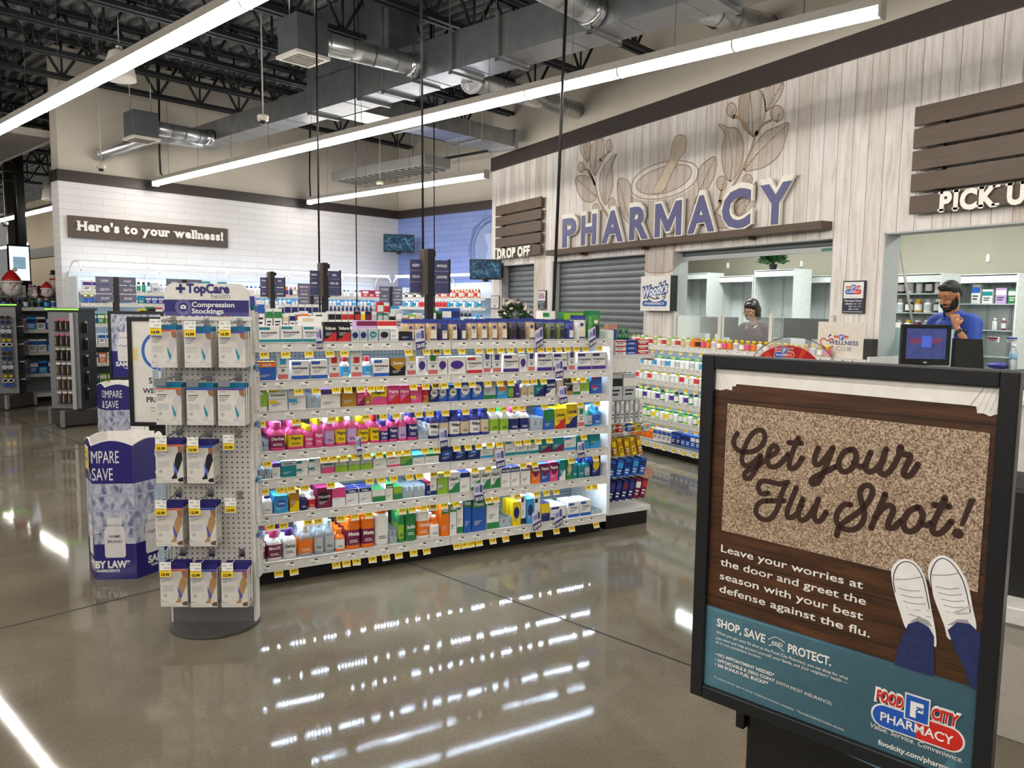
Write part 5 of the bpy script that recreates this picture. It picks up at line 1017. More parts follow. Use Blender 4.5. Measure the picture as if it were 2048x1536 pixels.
def flu_art(b):
    e = V((0, -.0004, 0)); W2 = pm('e9e6df', .4); INK = pm('331a0d', .75)
    b.quad(O, X, ZZ, -fw_/2+.02, zb+.02, fw_/2-.02, zt-.02, plank_print())
    b.prism([q2(*p) for p in ((135, 150), (1985, 262), (1985, 440), (1930, 470), (1880, 455), (1840, 468), (1800, 450), (1762, 448), (1757, 408), (1722, 402), (287, 270), (280, 285), (262, 283), (258, 310), (225, 300), (190, 308), (138, 298))], O+e, X, ZZ, 0, W2)
    b.ribbon([q2(1720, 402), q2(1832, 258)], .0018, O+e*2, X, ZZ, pm('a8a6a4', .5), sub=1, cap=False); b.prism([q2(190, 150), q2(212, 152), q2(213, 178)], O+e*2, X, ZZ, 0, pm('6a6662', .5))
    for i in range(5): b.ribbon([q2(1760+40*i, 440), q2(1850+34*i, 268)], .0012, O+e*2, X, ZZ, pm('c4c2c0', .5), sub=1, cap=False); b.ribbon([q2(150+22*i, 296), q2(146+10*i, 160)], .001, O+e*2, X, ZZ, pm('c4c2c0', .5), sub=1, cap=False)
    b.prism([q2(226, 382), q2(1848, 566), q3(1772, 386), q2(190, 1170)], O+e*2, X, ZZ, 0, pm('2a180c', .6)); b.prism([q2(232, 388), q2(1843, 570), q3(1765, 380), q2(195, 1165)], O+e*3, X, ZZ, 0, mat_print())
    T = 31*.32617/1553*1.72
    def stroke(pts, k=1.0, f=q2):
        pp = [f(*p) for p in pts]; sc = [1.0+(.35*(p[0]/2048)) for p in pts]; b.ribbon(pp, [.0112*k]*len(pp), O+e*(4+.15*random.random()), X, ZZ, INK)
    for s_ in ([(293, 572), (272, 612), (278, 655), (308, 680), (350, 687), (405, 677), (448, 640), (462, 590), (447, 556), (415, 555), (380, 580), (345, 640), (325, 700), (322, 742), (338, 768), (370, 765), (405, 740), (437, 705), (425, 755), (395, 812), (368, 848), (340, 843), (338, 818), (365, 795), (410, 775), (455, 745), (500, 700)],
               [(490, 715), (530, 690), (538, 660), (512, 648), (485, 685), (478, 740), (495, 775), (530, 775), (570, 745), (605, 700)], [(668, 600), (640, 665), (615, 735), (612, 780), (640, 785), (668, 760), (692, 722)], [(610, 630), (686, 632)],
               [(790, 662), (768, 720), (772, 762), (800, 758), (840, 715), (880, 660)], [(880, 660), (850, 740), (820, 812), (790, 868), (758, 883), (745, 865), (770, 838), (830, 810), (900, 775)], [(985, 670), (945, 690), (915, 745), (922, 790), (955, 808), (1000, 778), (1022, 720), (1010, 675), (985, 670)], [(1005, 750), (1040, 775), (1075, 770)],
               [(1110, 690), (1088, 740), (1080, 790), (1105, 808), (1150, 785), (1185, 740)], [(1205, 668), (1178, 750), (1165, 805), (1195, 825), (1230, 800), (1262, 750), (1290, 690), (1297, 655)], [(1292, 655), (1285, 685), (1310, 700), (1350, 705), (1345, 740), (1318, 795), (1315, 828), (1345, 832), (1375, 805), (1400, 762)],
               [(482, 938), (442, 942), (420, 905), (440, 867), (490, 868), (555, 882), (603, 872)], [(590, 882), (562, 950), (535, 1040), (495, 1095), (445, 1097), (410, 1065), (412, 1020), (440, 990), (480, 985)], [(495, 985), (580, 985)], [(655, 905), (625, 980), (600, 1045), (602, 1085), (632, 1085), (665, 1055), (690, 1010)], [(695, 975), (670, 1040), (672, 1092), (703, 1102), (737, 1070), (765, 1020)], [(790, 975), (765, 1055), (772, 1105), (805, 1105), (838, 1055)],
               [(988, 1010), (948, 1010), (910, 1050), (900, 1105), (930, 1150), (1000, 1162), (1052, 1130), (1072, 1065), (1055, 995), (1045, 935), (1070, 895), (1110, 898), (1120, 940), (1085, 1005), (1030, 1060), (955, 1110), (915, 1150), (902, 1198)],
               [(1200, 945), (1160, 1040), (1112, 1152)], [(1135, 1090), (1190, 1025), (1235, 1015), (1247, 1050), (1222, 1110), (1218, 1148), (1250, 1150), (1300, 1105)], [(1395, 1025), (1345, 1050), (1312, 1110), (1322, 1162), (1362, 1172), (1410, 1135), (1428, 1075), (1410, 1030), (1395, 1025)], [(1415, 1115), (1450, 1135), (1490, 1120)], [(1565, 968), (1535, 1040), (1495, 1125), (1492, 1178), (1530, 1185), (1570, 1155), (1605, 1112)], [(1500, 1010), (1592, 1020)]):
        stroke(s_)
    b.prism([q2(*p) for p in ((1712, 968), (1757, 975), (1683, 1142), (1652, 1138))], O+e*4, X, ZZ, 0, INK); cx, cz = q2(1644, 1186); b.prism([(cx+.0095*cos(2*pi*i/16), cz+.0095*sin(2*pi*i/16)) for i in range(16)], O+e*4, X, ZZ, 0, INK)
    def tx(t, a, c, m=W2, bold=.02, sh=0, k=4, cap=None):
        (u0, v0), (u1, v1) = q3(*a), q3(*c); d = V((u1-u0, 0, v1-v0)); L = d.length; d.normalize(); up = V((-d.z, 0, d.x)); b.text(t, O+e*k+V((u0, 0, v0)), d, up, cap, L, m, bold, sh)
    for t, a, c in (('Leave your worries at', (192, 130), (1062, 360)), ('the door and greet the', (188, 212), (1080, 460)), ('season with your best', (185, 296), (1062, 550)), ('defense against the flu.', (182, 376), (1105, 658))): tx(t, a, c, W2, .012, cap=.0165)
    # teal band, sneakers and jeans
    TEAL = pm('5a8696', .45); b.prism([q3(82, 450), q3(1838, 1000), q3(1838, 1470), q3(1460, 1600), q3(50, 960)], O+e*2, X, ZZ, 0, TEAL)
    b.quad(O+e*2, X, ZZ, -fw_/2+.03, zb+.03, fw_/2-.03, q3(1838, 1000)[1], TEAL)
    b.ribbon([q3(82, 450), q3(1838, 1000)], .003, O+e*3, X, ZZ, pm('33576a', .5), sub=1, cap=False)
    SH = pm('e6e4e2', .5); JN = pm('1a2656', .7, 0, .25, 90); LN = pm('1c1c20', .5); GR = pm('9c9997', .5)
    def sm(p): return [tuple(v) for v in spline([q3(*t) for t in p], .01, True, 4)[0]]
    L1 = [(1236, 250), (1262, 200), (1310, 175), (1372, 188), (1420, 240), (1452, 320), (1480, 470), (1508, 620), (1512, 712), (1480, 690), (1400, 620), (1330, 605), (1290, 500), (1252, 370)]
    L2 = [(1462, 240), (1490, 180), (1550, 153), (1620, 188), (1680, 270), (1712, 350), (1735, 470), (1758, 605), (1700, 640), (1592, 668), (1560, 580), (1500, 420), (1470, 310)]
    for q in (L1, L2): b.prism(sm(q), O+e*5, X, ZZ, 0, SH)
    for q in ([(1260, 380), (1250, 290), (1275, 220), (1320, 192), (1370, 205), (1412, 255), (1440, 330), (1470, 480)], [(1490, 400), (1478, 280), (1505, 200), (1552, 172), (1610, 205), (1665, 285), (1695, 370), (1722, 500)]): b.ribbon([q3(*p) for p in q], .0016, O+e*6, X, ZZ, LN)
    for q in ([(1258, 300), (1330, 300), (1432, 285)], [(1482, 272), (1570, 275), (1650, 262)]): b.ribbon([q3(*p) for p in q], .0018, O+e*6, X, ZZ, GR)
    for i in range(5):
        y = 345+i*40; x = 1282+i*16
        b.ribbon([q3(x, y), q3(x+60, y+12), q3(x+130, y-4)], .0028, O+e*6, X, ZZ, WHITE); b.ribbon([q3(x, y+8), q3(x+62, y+24), q3(x+132, y+26)], .0015, O+e*6.5, X, ZZ, GR)
        x = 1512+i*16; y = 335+i*38; b.ribbon([q3(x, y), q3(x+70, y+14), q3(x+140, y-8)], .0028, O+e*6, X, ZZ, WHITE); b.ribbon([q3(x, y+8), q3(x+72, y+24), q3(x+140, y+20)], .0015, O+e*6.5, X, ZZ, GR)
    for q in ([(1345, 480), (1400, 500), (1450, 490), (1420, 520), (1465, 545)], [(1560, 480), (1640, 500), (1725, 460), (1650, 495), (1590, 520), (1690, 540)]): b.ribbon([q3(*p) for p in q], .0045, O+e*7, X, ZZ, WHITE)
    b.prism([q3(*p) for p in ((1350, 560), (1400, 530), (1460, 545), (1490, 590))], O+e*6.6, X, ZZ, 0, GR); b.prism([q3(*p) for p in ((1580, 580), (1640, 545), (1700, 545), (1720, 575))], O+e*6.6, X, ZZ, 0, GR)
    b.prism([q3(*p) for p in ((1342, 572), (1400, 556), (1468, 592), (1500, 650), (1498, 730), (1500, 898), (1252, 820), (1272, 750), (1288, 690))], O+e*7, X, ZZ, 0, JN)
    b.prism([q3(*p) for p in ((1583, 610), (1640, 562), (1720, 572), (1770, 620), (1850, 720), (1838, 1000), (1718, 964), (1690, 850), (1630, 740))], O+e*7, X, ZZ, 0, JN)
    tx('SHOP, SAVE', (166, 585), (462, 690), W2, .025, cap=.0185); tx('PROTECT.', (602, 745), (866, 832), W2, .025, cap=.0185); tx('AND', (500, 695), (570, 718), W2, .015)
    for s_ in ([(484, 668), (530, 655), (586, 690)], [(486, 705), (530, 705), (580, 742)]): b.ribbon([q3(*p) for p in s_], .0014, O+e*5, X, ZZ, W2)
    for t, a, c in (('When you get your flu shot at the Food City Pharmacy, you can shop for what', (164, 630), (972, 918)), ('you need and help protect yourself, your family, and your neighbors\u2019 health \u2014', (162, 664), (968, 944)), ('all in one convenient location.', (160, 690), (440, 788))): tx(t, a, c, W2, .0)
    for t, a, c, bo in (('\u2022 NO APPOINTMENT NEEDED*', (158, 765), (520, 898), .02), ('\u2022 AFFORDABLE & ZERO COPAY', (156, 798), (522, 932), .02), ('(WITH MOST INSURANCE)', (530, 938), (870, 1072), 0), ('\u2022 300 BONUS FUEL BUCKS**', (154, 828), (482, 950), .02), ('Flu vaccine only for ages 14 and up. *Subject to immunizer availability.', (150, 902), (640, 1106), 0), ('**Excludes federally funded vaccines.', (655, 1112), (948, 1230), 0)): tx(t, a, c, W2, bo)
    (u0, v0), (u1, v1) = q3(1112, 1110), q3(1690, 1310); d = V((u1-u0, 0, v1-v0)); L = d.length; d.normalize(); up = V((-d.z, 0, d.x)); cu, cv = (u0+u1)/2, (v0+v1)/2
    fc_logo(b, O+e*3+V((cu, 0, cv)), d, up, L*.97)
    tx('Value. Service. Convenience.', (1108, 1205), (1672, 1425), W2, .0, .2); tx('foodcity.com/pharmacy', (1155, 1310), (1640, 1495), W2, .02)
fo = stand_frame('poster_stand', 'near black framed flu shot poster with a doormat and white sneakers', fc, TH-pi/2, fw_, fh, zb, zb, flu_art)
b = MB(); b.box(-fw_*.30, .03, .0, fw_*.38, .24, zb+.16); b.go('pedestal', pm('0b0b0c', .45), fo, bevel=.01); MB().box(-fw_*.335, .02, zb-.055, -fw_*.30, .09, zb-.015).go('clamp', BLACK, fo, bevel=.004); MB().cyl((fw_*.44, .06, zb-.5), (fw_*.44, .06, zb-.06), .05, n=20).ball((fw_*.44, .06, zb-.06), .05, 0, 20).go('foot', BLACK, fo)
MB().box(-fw_*.35, .0, 0, fw_*.46, .34, .03).go('base', BLACK, fo, bevel=.008)
# two posters further back
def ring_art(w, h, zb):
    def art(b):
        e = V((0, -.0006, 0)); b.quad(O, X, ZZ, -w/2+.02, zb+.02, w/2-.02, zb+h-.02, pm('dcdad3', .4, 0, .08, 5)); cx, cz = -.075, zb+h*.69
        b.ribbon([(cx+.13*cos(t), cz+.13*sin(t)) for t in [pi*.35+2*pi*.82*i/24 for i in range(25)]], .022, O+e, X, ZZ, pm('2a62b0', .4), cap=False); b.ribbon([(cx+.13*cos(t), cz+.13*sin(t)) for t in [-pi*.03+pi*.35*i/8 for i in range(9)]], .022, O+e, X, ZZ, RED, cap=False)
        b.text('$', O+e+V((cx, 0, cz-.06)), X, ZZ, .12, None, pm('2a62b0', .4), .03, align='C'); b.quad(O+e, X, ZZ, -w/2+.03, zb+h*.6, -w/2+.07, zb+h*.72, pm('dcc98c', .5))
        for t, z, c in (('SAVE', .395, .042), ('WITH OUR', .305, .036), ('PRESCRIPTION', .225, .036)): slab(b, t, O+e+V(({'SAVE': -.17, 'WITH OUR': -.215, 'PRESCRIPTION': -.19}[t], 0, zb+h*z)), X, ZZ, c, {'SAVE': .15, 'WITH OUR': .27, 'PRESCRIPTION': .34}[t], BLACK, .0005, BLACK, .02)
        for t, z in (('many of the medications', .165), ('are only 4 or 9 dollars', .135)): b.text(t, O+e+V((-.08, 0, zb+h*z)), X, ZZ, .013, None, pm('44464a', .5), .0, align='C')
    return art
w_, h_ = .62, .775; c = onz(253, 633, 1.503); an = PSI-pi/2; c = c+V((cos(an), sin(an), 0))*(w_/2)
f2 = stand_frame('poster_stand', 'black framed white savings poster with a blue ring, partly behind the stocking display', c, an-.02, w_, h_, .728, .7, ring_art(w_, h_, .728))
b = MB(); b.box(-.2, .03, 0, .22, .2, .8); b.go('pedestal', BLACK, f2, bevel=.01)
def comp_art(w, h, zb):
    def art(b):
        e = V((0, -.0006, 0)); b.quad(O, X, ZZ, -w/2+.02, zb+.02, w/2-.02, zb+h-.02, SOFT); b.quad(O+e, X, ZZ, -w/2+.02, zb+.02, w/2-.02, zb+h*.42, BNAVY); b.text('COMPARE', O+e*2+V((-.02, 0, zb+h*.83)), X, ZZ, .075, .36, WHITE, 0, align='C'); b.text('& SAVE', O+e*2+V((-.0, 0, zb+h*.71)), X, ZZ, .075, .25, WHITE, 0, align='C')
        bottle_print(b, O+e*2+V((-.13, 0, 0)), (1, 0, 0), .17, .33, zb+h*.27, pm('d9d6d6', .5), ('+TopCare',)); bottle_print(b, O+e*2+V((.13, 0, 0)), (1, 0, 0), .17, .33, zb+h*.27, pm('d9d6d6', .5), ('NAME', 'BRAND')); b.text('SAME BY LAW*', O+e*2+V((0, 0, zb+h*.2)), X, ZZ, .05, .48, WHITE, .04, align='C'); b.text('*SAME ACTIVE INGREDIENTS', O+e*2+V((0, 0, zb+h*.16)), X, ZZ, .018, .3, WHITE, .02, align='C')
    return art
c = onz(216, 622, 1.503); c = c+V((cos(an), sin(an), 0))*(w_/2)
f3 = stand_frame('poster_stand', 'black framed blue compare poster standing farthest back, by the eyewear stands', c, an+.03, w_, h_, .728, .7, comp_art(w_, h_, .728)); MB().box(-.2, .03, 0, .22, .2, .8).go('pedestal', BLACK, f3, bevel=.01)
# white cabinet scale between the posters and the bin
p = onz(292, 862, .45); o = thing('floor_cabinet', 'small white cabinet under the framed savings poster', 'cabinet', (p.x+.05, p.y+.15, 0), an)
MB().box(-.13, -.12, 0, .13, .12, .52).go('body', WHITE, o, bevel=.01); MB().box(-.14, -.13, .52, .14, .13, .545).go('top', pm('c9c9c6', .4), o, bevel=.006); MB().box(-.002, -.123, .04, .002, -.119, .5).go('door_gap', pm('8a8a88', .5), o)
# service counter at the right edge
p = onz(2009.6, 1476, 0); sp_ = st(p); o = thing('service_counter', 'pale grey counter with a thick white top at the right edge of the picture', 'counter', S(sp_.x, sp_.y, 0), TH)
ct = onb(2030, 1235, sp_.x).z; MB().box(.0, -2.2, 0, .6, .75, ct-.02).go('body', pm('aba69c', .5), o, bevel=.004); MB().box(-.03, -2.2, ct-.02, .63, .78, ct+.045).go('worktop', pm('d9d7d2', .35), o, bevel=.006)
MB().box(.02, -2.2, 0, .58, .74, .06).go('plinth', pm('6d6a66', .5), o)
o = MB().box(-.2, -.25, 0, .2, .25, .42).go('till_housing', BLACK, None, S(sp_.x+.3, sp_.y+.1, ct+.0455), TH, 'black till housing on the counter at the right edge', 'till', bevel=.015)
# ================================================================ shelving behind the lit gondola
MINI = {}
def mini(kind, w, h, col, d=.07, text=''):
    """a small product seen from afar; one mesh per look, every product an object of its own"""
    key = (kind, round(w, 3), round(h, 3), col, text)
    if key not in MINI:
        b = MB(); c1 = pc(col[0]); c2 = pc(col[1])
        if kind == 'box': b.box(-w/2, 0, 0, w/2, d, h, c1); b.quad((0, -.001, 0), (1, 0, 0), ZZ, -w/2, h*.55, w/2, h*.85, c2); b.quad((0, -.001, 0), (1, 0, 0), ZZ, -w*.35, h*.2, w*.2, h*.27, ink(col[0])); b.quad((0, -.001, 0), (1, 0, 0), ZZ, -w*.35, h*.35, w*.3, h*.42, ink(col[0]))
        elif kind == 'tube': b.lathe([(w*.42, 0), (w*.45, h*.05), (w*.4, h*.5), (w*.2, h*.8), (.01, h*.82)], 10, c1, 1, .6, (0, w*.3, 0)); b.lathe([(w*.22, h*.75), (w*.2, h), (0, h)], 10, c2, 1, 1, (0, w*.3, 0))
        else: r = w*.47; b.lathe([(r*.92, 0), (r, h*.06), (r, h*.15), (r, h*.6), (r*.96, h*.68), (r*.55, h*.78), (r*.5, h*.8)], 12, 0, 1, .8, (0, r*.8, 0), [c1, c1, pc(col[2]), c1, c1, c1]); b.lathe([(r*.6, h*.78), (r*.62, h*.98), (r*.5, h), (0, h)], 12, c2, 1, .9, (0, r*.8, 0))
        o = b.go({'box': 'product_box', 'tube': 'product_tube', 'bottle': 'product_bottle'}[kind]); MINI[key] = [o, False]
    e = MINI[key]
    if not e[1]: e[1] = True; return e[0]
    o = e[0].copy(); COL.objects.link(o); return o
def plain_gondola(label, loc, rz, L, H, D=.9, both=True, shelves=(.42, .72, 1.02), name='gondola_unit'):
    o = thing(name, label, 'shelving', loc, rz)
    MB().box(0, .05, 0, L, D-.05, .1).go('kick_plate', BLACK, o); MB().box(0, D/2-.02, .1, L, D/2+.02, H-.02).go('back_panel', PEGB, o)
    MB().box(-.025, 0, .1, 0, D, H+.03).go('end_panel', pm('e2e2e0', .4), o); MB().box(L, 0, .1, L+.025, D, H+.03).go('end_panel', pm('e2e2e0', .4), o)
    for z in (.13,)+tuple(shelves)+(H,):
        s = MB().box(0, 0, z-.02, L, D, z).go('shelf', DECKM, o); rail_mesh(L, z, int(z*100)).go('price_rail', [RAILM, WTAG, pm('2b2b2b', .5), pm('8b8f93', .5)], s)
    return o
g2 = plain_gondola('second white shelving run, behind the lit one, with upright pain relief boxes on top', (.82, 6.65, 0), 0, 2.9, 1.385)
g3 = plain_gondola('third white shelving run with dark maroon bottles along its top', (.82, 8.9, 0), 0, 2.43, 1.385)
g4 = plain_gondola('farthest low shelving run, parallel to the white brick wall', S(3.95, 10.1), TH, 4.6, 1.40, .7)
def top_row(Y, Z, rows, where, grp):
    for i, (x0, x1, yt, col, kind) in enumerate(rows):
        a, b_ = ony(x0, yt, Y), ony(x1, yt, Y); w = b_.x-a.x-.003; h = max(.06, a.z-Z); o = mini(kind, round(w, 3), round(h, 2), col, .08); o.location = ((a.x+b_.x)/2, Y+.02, Z+.0005)
        cn = CN[col[0]]+' and '+CN[col[1]] if col[0] != col[1] else CN[col[0]]
        tag(o, f'{cn} {kind}, {nth(i)} from left atop the {where}', kind, grp)
top_row(6.70, 1.385, [(498, 510, 580, 'wq', 'box'), (513, 530, 600, 'wb', 'box'), (532, 546, 616, 'wg', 'box'), (548, 565, 616, 'wg', 'box'), (567, 578, 630, 'we', 'box'), (580, 592, 626, 'wn', 'box'), (593, 602, 625, 'wr', 'box'), (604, 618, 622, 'wo', 'box'), (632, 644, 624, 'wd', 'box'), (645, 657, 624, 'ww', 'box'), (658, 671, 622, 'wd', 'box'), (672, 684, 622, 'wd', 'box'), (685, 697, 622, 'wr', 'box'), (698, 709, 623, 'wr', 'box'), (711, 722, 624, 'dr', 'box'), (723, 732, 623, 'wy', 'box'), (733, 744, 624, 'dm', 'box'), (745, 755, 623, 'ws', 'box'), (757, 767, 625, 'ts', 'box'), (768, 778, 625, 'gs', 'box'), (780, 792, 628, 'wd', 'box'), (793, 806, 622, 'sw', 'box'), (807, 818, 630, 'wh', 'box'), (820, 832, 628, 'lw', 'box'), (833, 846, 626, 'we', 'box'), (862, 874, 620, 'gw', 'box'), (876, 884, 622, 'gd', 'box')], 'second shelving run', 'boxes along the top of the second run')
top_row(6.72, 1.385, [(886, 905, 616, 'bw', 'box'), (906, 922, 617, 'bn', 'box'), (923, 930, 616, 'dww', 'bottle'), (931, 938, 616, 'dww', 'bottle'), (939, 946, 616, 'dww', 'bottle')], 'right end of the second run', 'blue boxes and black bottles at the right end of the second run')
top_row(8.95, 1.385, [(556+14*i, 568+14*i, 609, 'wn', 'box') for i in range(6)]+[(652+8*i, 659+8*i, 612+.2*i, 'mnm', 'bottle') for i in range(12)]+[(756, 768, 604, 'rw', 'box'), (769, 780, 606, 'wr', 'box'), (782, 800, 612, 'aw', 'box')], 'third shelving run', 'products along the top of the third run')
# mixed stock on the farthest run, left part visible beside the stocking display
mx = 'yd gd rw wb yo gw dr bw wn hd lg ow wy'.split()
for i in range(13):
    w = .085; o = mini('box', w, .12+.03*(i*7 % 4)/3, mx[i], .07); o.location = S(4.0+i*.1, 10.14, 1.4005); o.rotation_euler.z = TH; tag(o, f'{CN[mx[i][0]]} and {CN[mx[i][1]]} box, {nth(i)} from left on the farthest low run', 'box', 'mixed boxes on the farthest low run')

# aisle signs on posts
def aisle_sign(px, Y, words, label, base, sc=1.0, panels=3):
    p = ony(px, 600, Y); o = thing('aisle_sign', label, 'aisle sign', (p.x, Y, base)); zt = 1.985-base; h = .225
    MB().box(-.024, -.024, 0, .024, .024, zt).go('post', BLACK, o)
    MB().box(-.056, -.045, zt-.31, -.025, .045, zt-.005).go('bracket', pm('4a4238', .45), o, bevel=.004); MB().box(.026, -.0, zt-.05, .05, .05, zt-.01).go('clamp', BLACK, o, bevel=.003); MB().box(.026, -.0, zt-h-.09, .05, .05, zt-h-.06).go('clamp', BLACK, o, bevel=.003)
    for s, wd in ((-1, words[0]), (1, words[1])):
        x0, x1 = (.026, .135) if s > 0 else (-.135, -.056); b = MB(); ph = h/3-.004; tilt = .25
        for k in range(panels):
            z = zt-.07-(k+1)*h/3; y0 = -.03+(0 if s > 0 else .03); b.box(x0, y0, z, x1, y0+.012, z+ph, pm('3d3d63', .4)); b.box(x0, y0-.002, z-.004, x1, y0+.014, z, pm('8b8b98', .4))
            if k < len(wd): b.text(wd[k], ((x0+x1)/2, y0-.0015, z+ph*.36), (1, 0, 0), ZZ, .017, None, WHITE, .03, align='C', maxw=(x1-x0)*.7)
        if s > 0: b.box(x1, -.035, zt-.07-h, x1+.009, .0, zt-.065, BLACK)
        b.go('sign_blade', None, o)
    return o
aisle_sign(858, 4.90, (('ALLERGY', 'COLD & FLU'), ('ANTACID', 'LAXATIVES')), 'largest purple aisle sign on a black post rising from the lit shelving', 1.386)
aisle_sign(650, 7.1, (('PAIN', 'SLEEP'), ('EYE', 'FIRST AID')), 'second purple aisle sign on a black post, above the pain relief boxes', 1.386)
aisle_sign(545, 9.35, (('COLD', 'COUGH', 'FLU'), ('EAR', 'ORAL CARE', 'SHAVE')), 'third purple aisle sign, just right of the stocking display header', 1.386)
def small_sign(px, label, words):
    p = ona(px, 600, 10.45); s_ = st(p); o = thing('aisle_sign', label, 'aisle sign', S(s_.x, 10.45, 1.401), TH); zt = .52
    MB().box(-.03, -.03, 0, .03, .03, zt).go('post', pm('2a2622', .5), o)
    b = MB()
    for x0, x1 in ((-.24, -.035), (.035, .24)):
        for k in range(3): z = zt-.1-.11*k; b.box(x0, -.03, z, x1, -.018, z+.1, pm('6d6d86', .45)); b.text(words[k], ((x0+x1)/2, -.032, z+.035), (1, 0, 0), ZZ, .03, None, WHITE, .02, align='C', maxw=.16)
    b.go('sign_blade', None, o)
small_sign(232, 'small grey aisle sign on a brown post, left of the stocking display header', ('HAIR', 'BATH', 'SOAP'))
small_sign(368, 'small aisle sign whose brown post peeks out above the stocking display header', ('SKIN', 'LOTION', 'FACE'))
small_sign(622, 'small grey aisle sign half hidden behind the second purple aisle sign', ('DENTAL', 'SHAVE', 'WASH'))
small_sign(780, 'small grey aisle sign between the corner television and the largest aisle sign', ('VITAMIN', 'DIET', 'SPORT'))

# lit shelving along the two brick walls
TUBE = glow('e6f0ff', 16, 'shelf_tube'); LEDW = glow('cfe4ff', 18, 'shelf_led')
def wall_run(label, org, rz, L, D, nb, lit):
    """origin: front lower corner; x along the run, y towards the wall"""
    o = thing('wall_shelving', label, 'shelving', org, rz)
    MB().box(0, .06, 0, L, D, .12).go('kick_plate', BLACK, o); MB().box(0, D-.03, .12, L, D, 2.0).go('back_panel', pm('d5dde4', .4), o); MB().box(-.02, .05, 0, 0, D, 1.95).go('end_panel', pm('dfe3e6', .4), o)
    for z in (.15, .45, .75, 1.02, 1.30, 1.585, 1.75):
        s = MB().box(0, 0, z-.018, L, D-.03, z).go('shelf', DECKM, o); rail_mesh(L, z, int(z*50)).go('price_rail', [RAILM, WTAG, pm('c9b84a', .5), pm('8b8f93', .5)], s)
        if z > 1.2: MB().box(.02, .03, z-.026, L-.02, .05, z-.019).go('light_bar', LEDW, s)
    for i in range(nb+1):
        x = L*i/nb; x = min(max(x, .012), L-.012); r = .16; a = [(x, D-.06, 1.95)]+[(x, D-.06-r*1.7*(1-cos(t))*.9, 1.97+r*sin(t)*1.25) for t in [pi*k/10 for k in range(0, 10)]]
        MB().tube(a, .011, 8).go('canopy_arm', pm('eef0f2', .4), o)
    MB().box(0, D-.5, 2.155, L, D-.43, 2.175).go('canopy_rail', pm('e6e8ea', .4), o); MB().box(0, D-.04, 1.97, L, D-.01, 2.03).go('header_rail', pm('c9d2da', .4), o)
    for i in range(nb): MB().box(L*i/nb+.03, D-.495, 2.128, L*(i+1)/nb-.03, D-.44, 2.155).go('light_tube', TUBE, o)
    return o
LW = 9.12-3.78; wall_run('lit shelving with pale products along the white brick wall', S(3.78, 11.70), TH, LW, .48, 5, True)
wall_run('lit shelving with rows of bottles along the blue brick wall', S(9.22, 11.66), TH-pi/2, 2.36, .48, 2, True)
def fill(n, f): 
    for i in range(n): f(i)
def row_on(bs, z, seq, where, grp, hmin=.10, hmax=.16, front=11.73):
    x = 3.83; i = 0
    while x < 9.0 and i < 60:
        px = None; k = (x-3.83)/(9.0-3.83); col, kind, w, hh = seq(k, i); o = mini(kind, w, hh, col, .07); o.location = S(x+w/2, front, z+.0005); o.rotation_euler.z = TH
        cn = CN[col[0]]+' and '+CN[col[1]] if col[0] != col[1] else CN[col[0]]
        tag(o, f'{cn} {kind}, {nth(i)} from left on the {where}', kind, grp); x += w+.012; i += 1
def seq1(k, i):
    if k < .07: return ('wp', 'box', .11, .15)
    if k < .17: return (['gdt', 'tdw', 'sdg'][i % 3], 'bottle', .06, .15)
    if k < .20: return ('sw', 'box', .09, .14)
    if k < .25: return ('wss', 'bottle', .07, .13)
    if k < .31: return (['gl', 'lg', 'gw'][i % 3], 'box', .1, .13)
    if k < .40: return (['tw', 'tg'][i % 2], 'box', .12, .15+.04*(i % 2))
    if k < .54: return (['wb', 'wa', 'wn'][i % 3]+'w', 'bottle', .065, .14)
    if k < .60: return (['bw', 'ba'][i % 2], 'box', .10, .17)
    if k < .68: return (['how', 'pod', 'ohp', 'pvd'][i % 4], 'bottle', .065, .15)
    if k < .74: return (['va', 'wk', 'aw'][i % 3], 'box', .09, .1)
    if k < .80: return (['gd', 'dg'][i % 2], 'box', .08, .14)
    if k < .9: return (['wtw', 'wss', 'wdw'][i % 3], 'bottle', .07, .12)
    return (['rw', 'rm'][i % 2], 'box', .13, .13)
def seq2(k, i):
    if k < .05: return ('nyb', 'bottle', .07, .11)
    if k < .15: return (['aw', 'wa', 'ta'][i % 3], 'box', .09, .11)
    if k < .22: return (['bw', 'pw'][i % 2], 'box', .08, .10)
    if k < .26: return ('kw', 'box', .09, .10)
    if k < .3: return (['bg', 'an'][i % 2], 'box', .09, .1)
    return (['waa', 'abw', 'waw', 'caw'][i % 4].replace('c', 'w'), 'bottle', .07, .11)
row_on(0, 1.75, seq1, 'upper white brick wall shelf', 'products on the upper lit shelf by the white bricks')
row_on(0, 1.585, seq2, 'second white brick wall shelf', 'products on the second lit shelf by the white bricks')
for r_, z in enumerate((1.30, 1.02, .75, .45)):
    for i in range(8):
        col = random.choice(['bw', 'wb', 'wn', 'ws', 'gw', 'ow', 'wp', 'lw']); o = mini('box', .09, .14, col, .08); o.location = S(3.84+.105*i, 11.73, z+.0005); o.rotation_euler.z = TH
        tag(o, f'{CN[col[0]]} and {CN[col[1]]} box, {nth(i)} from the end, {nth(r_+2)} shelf beside the eyewear stand', 'box', f'boxes on the {nth(r_+2)} shelf beside the eyewear stand')
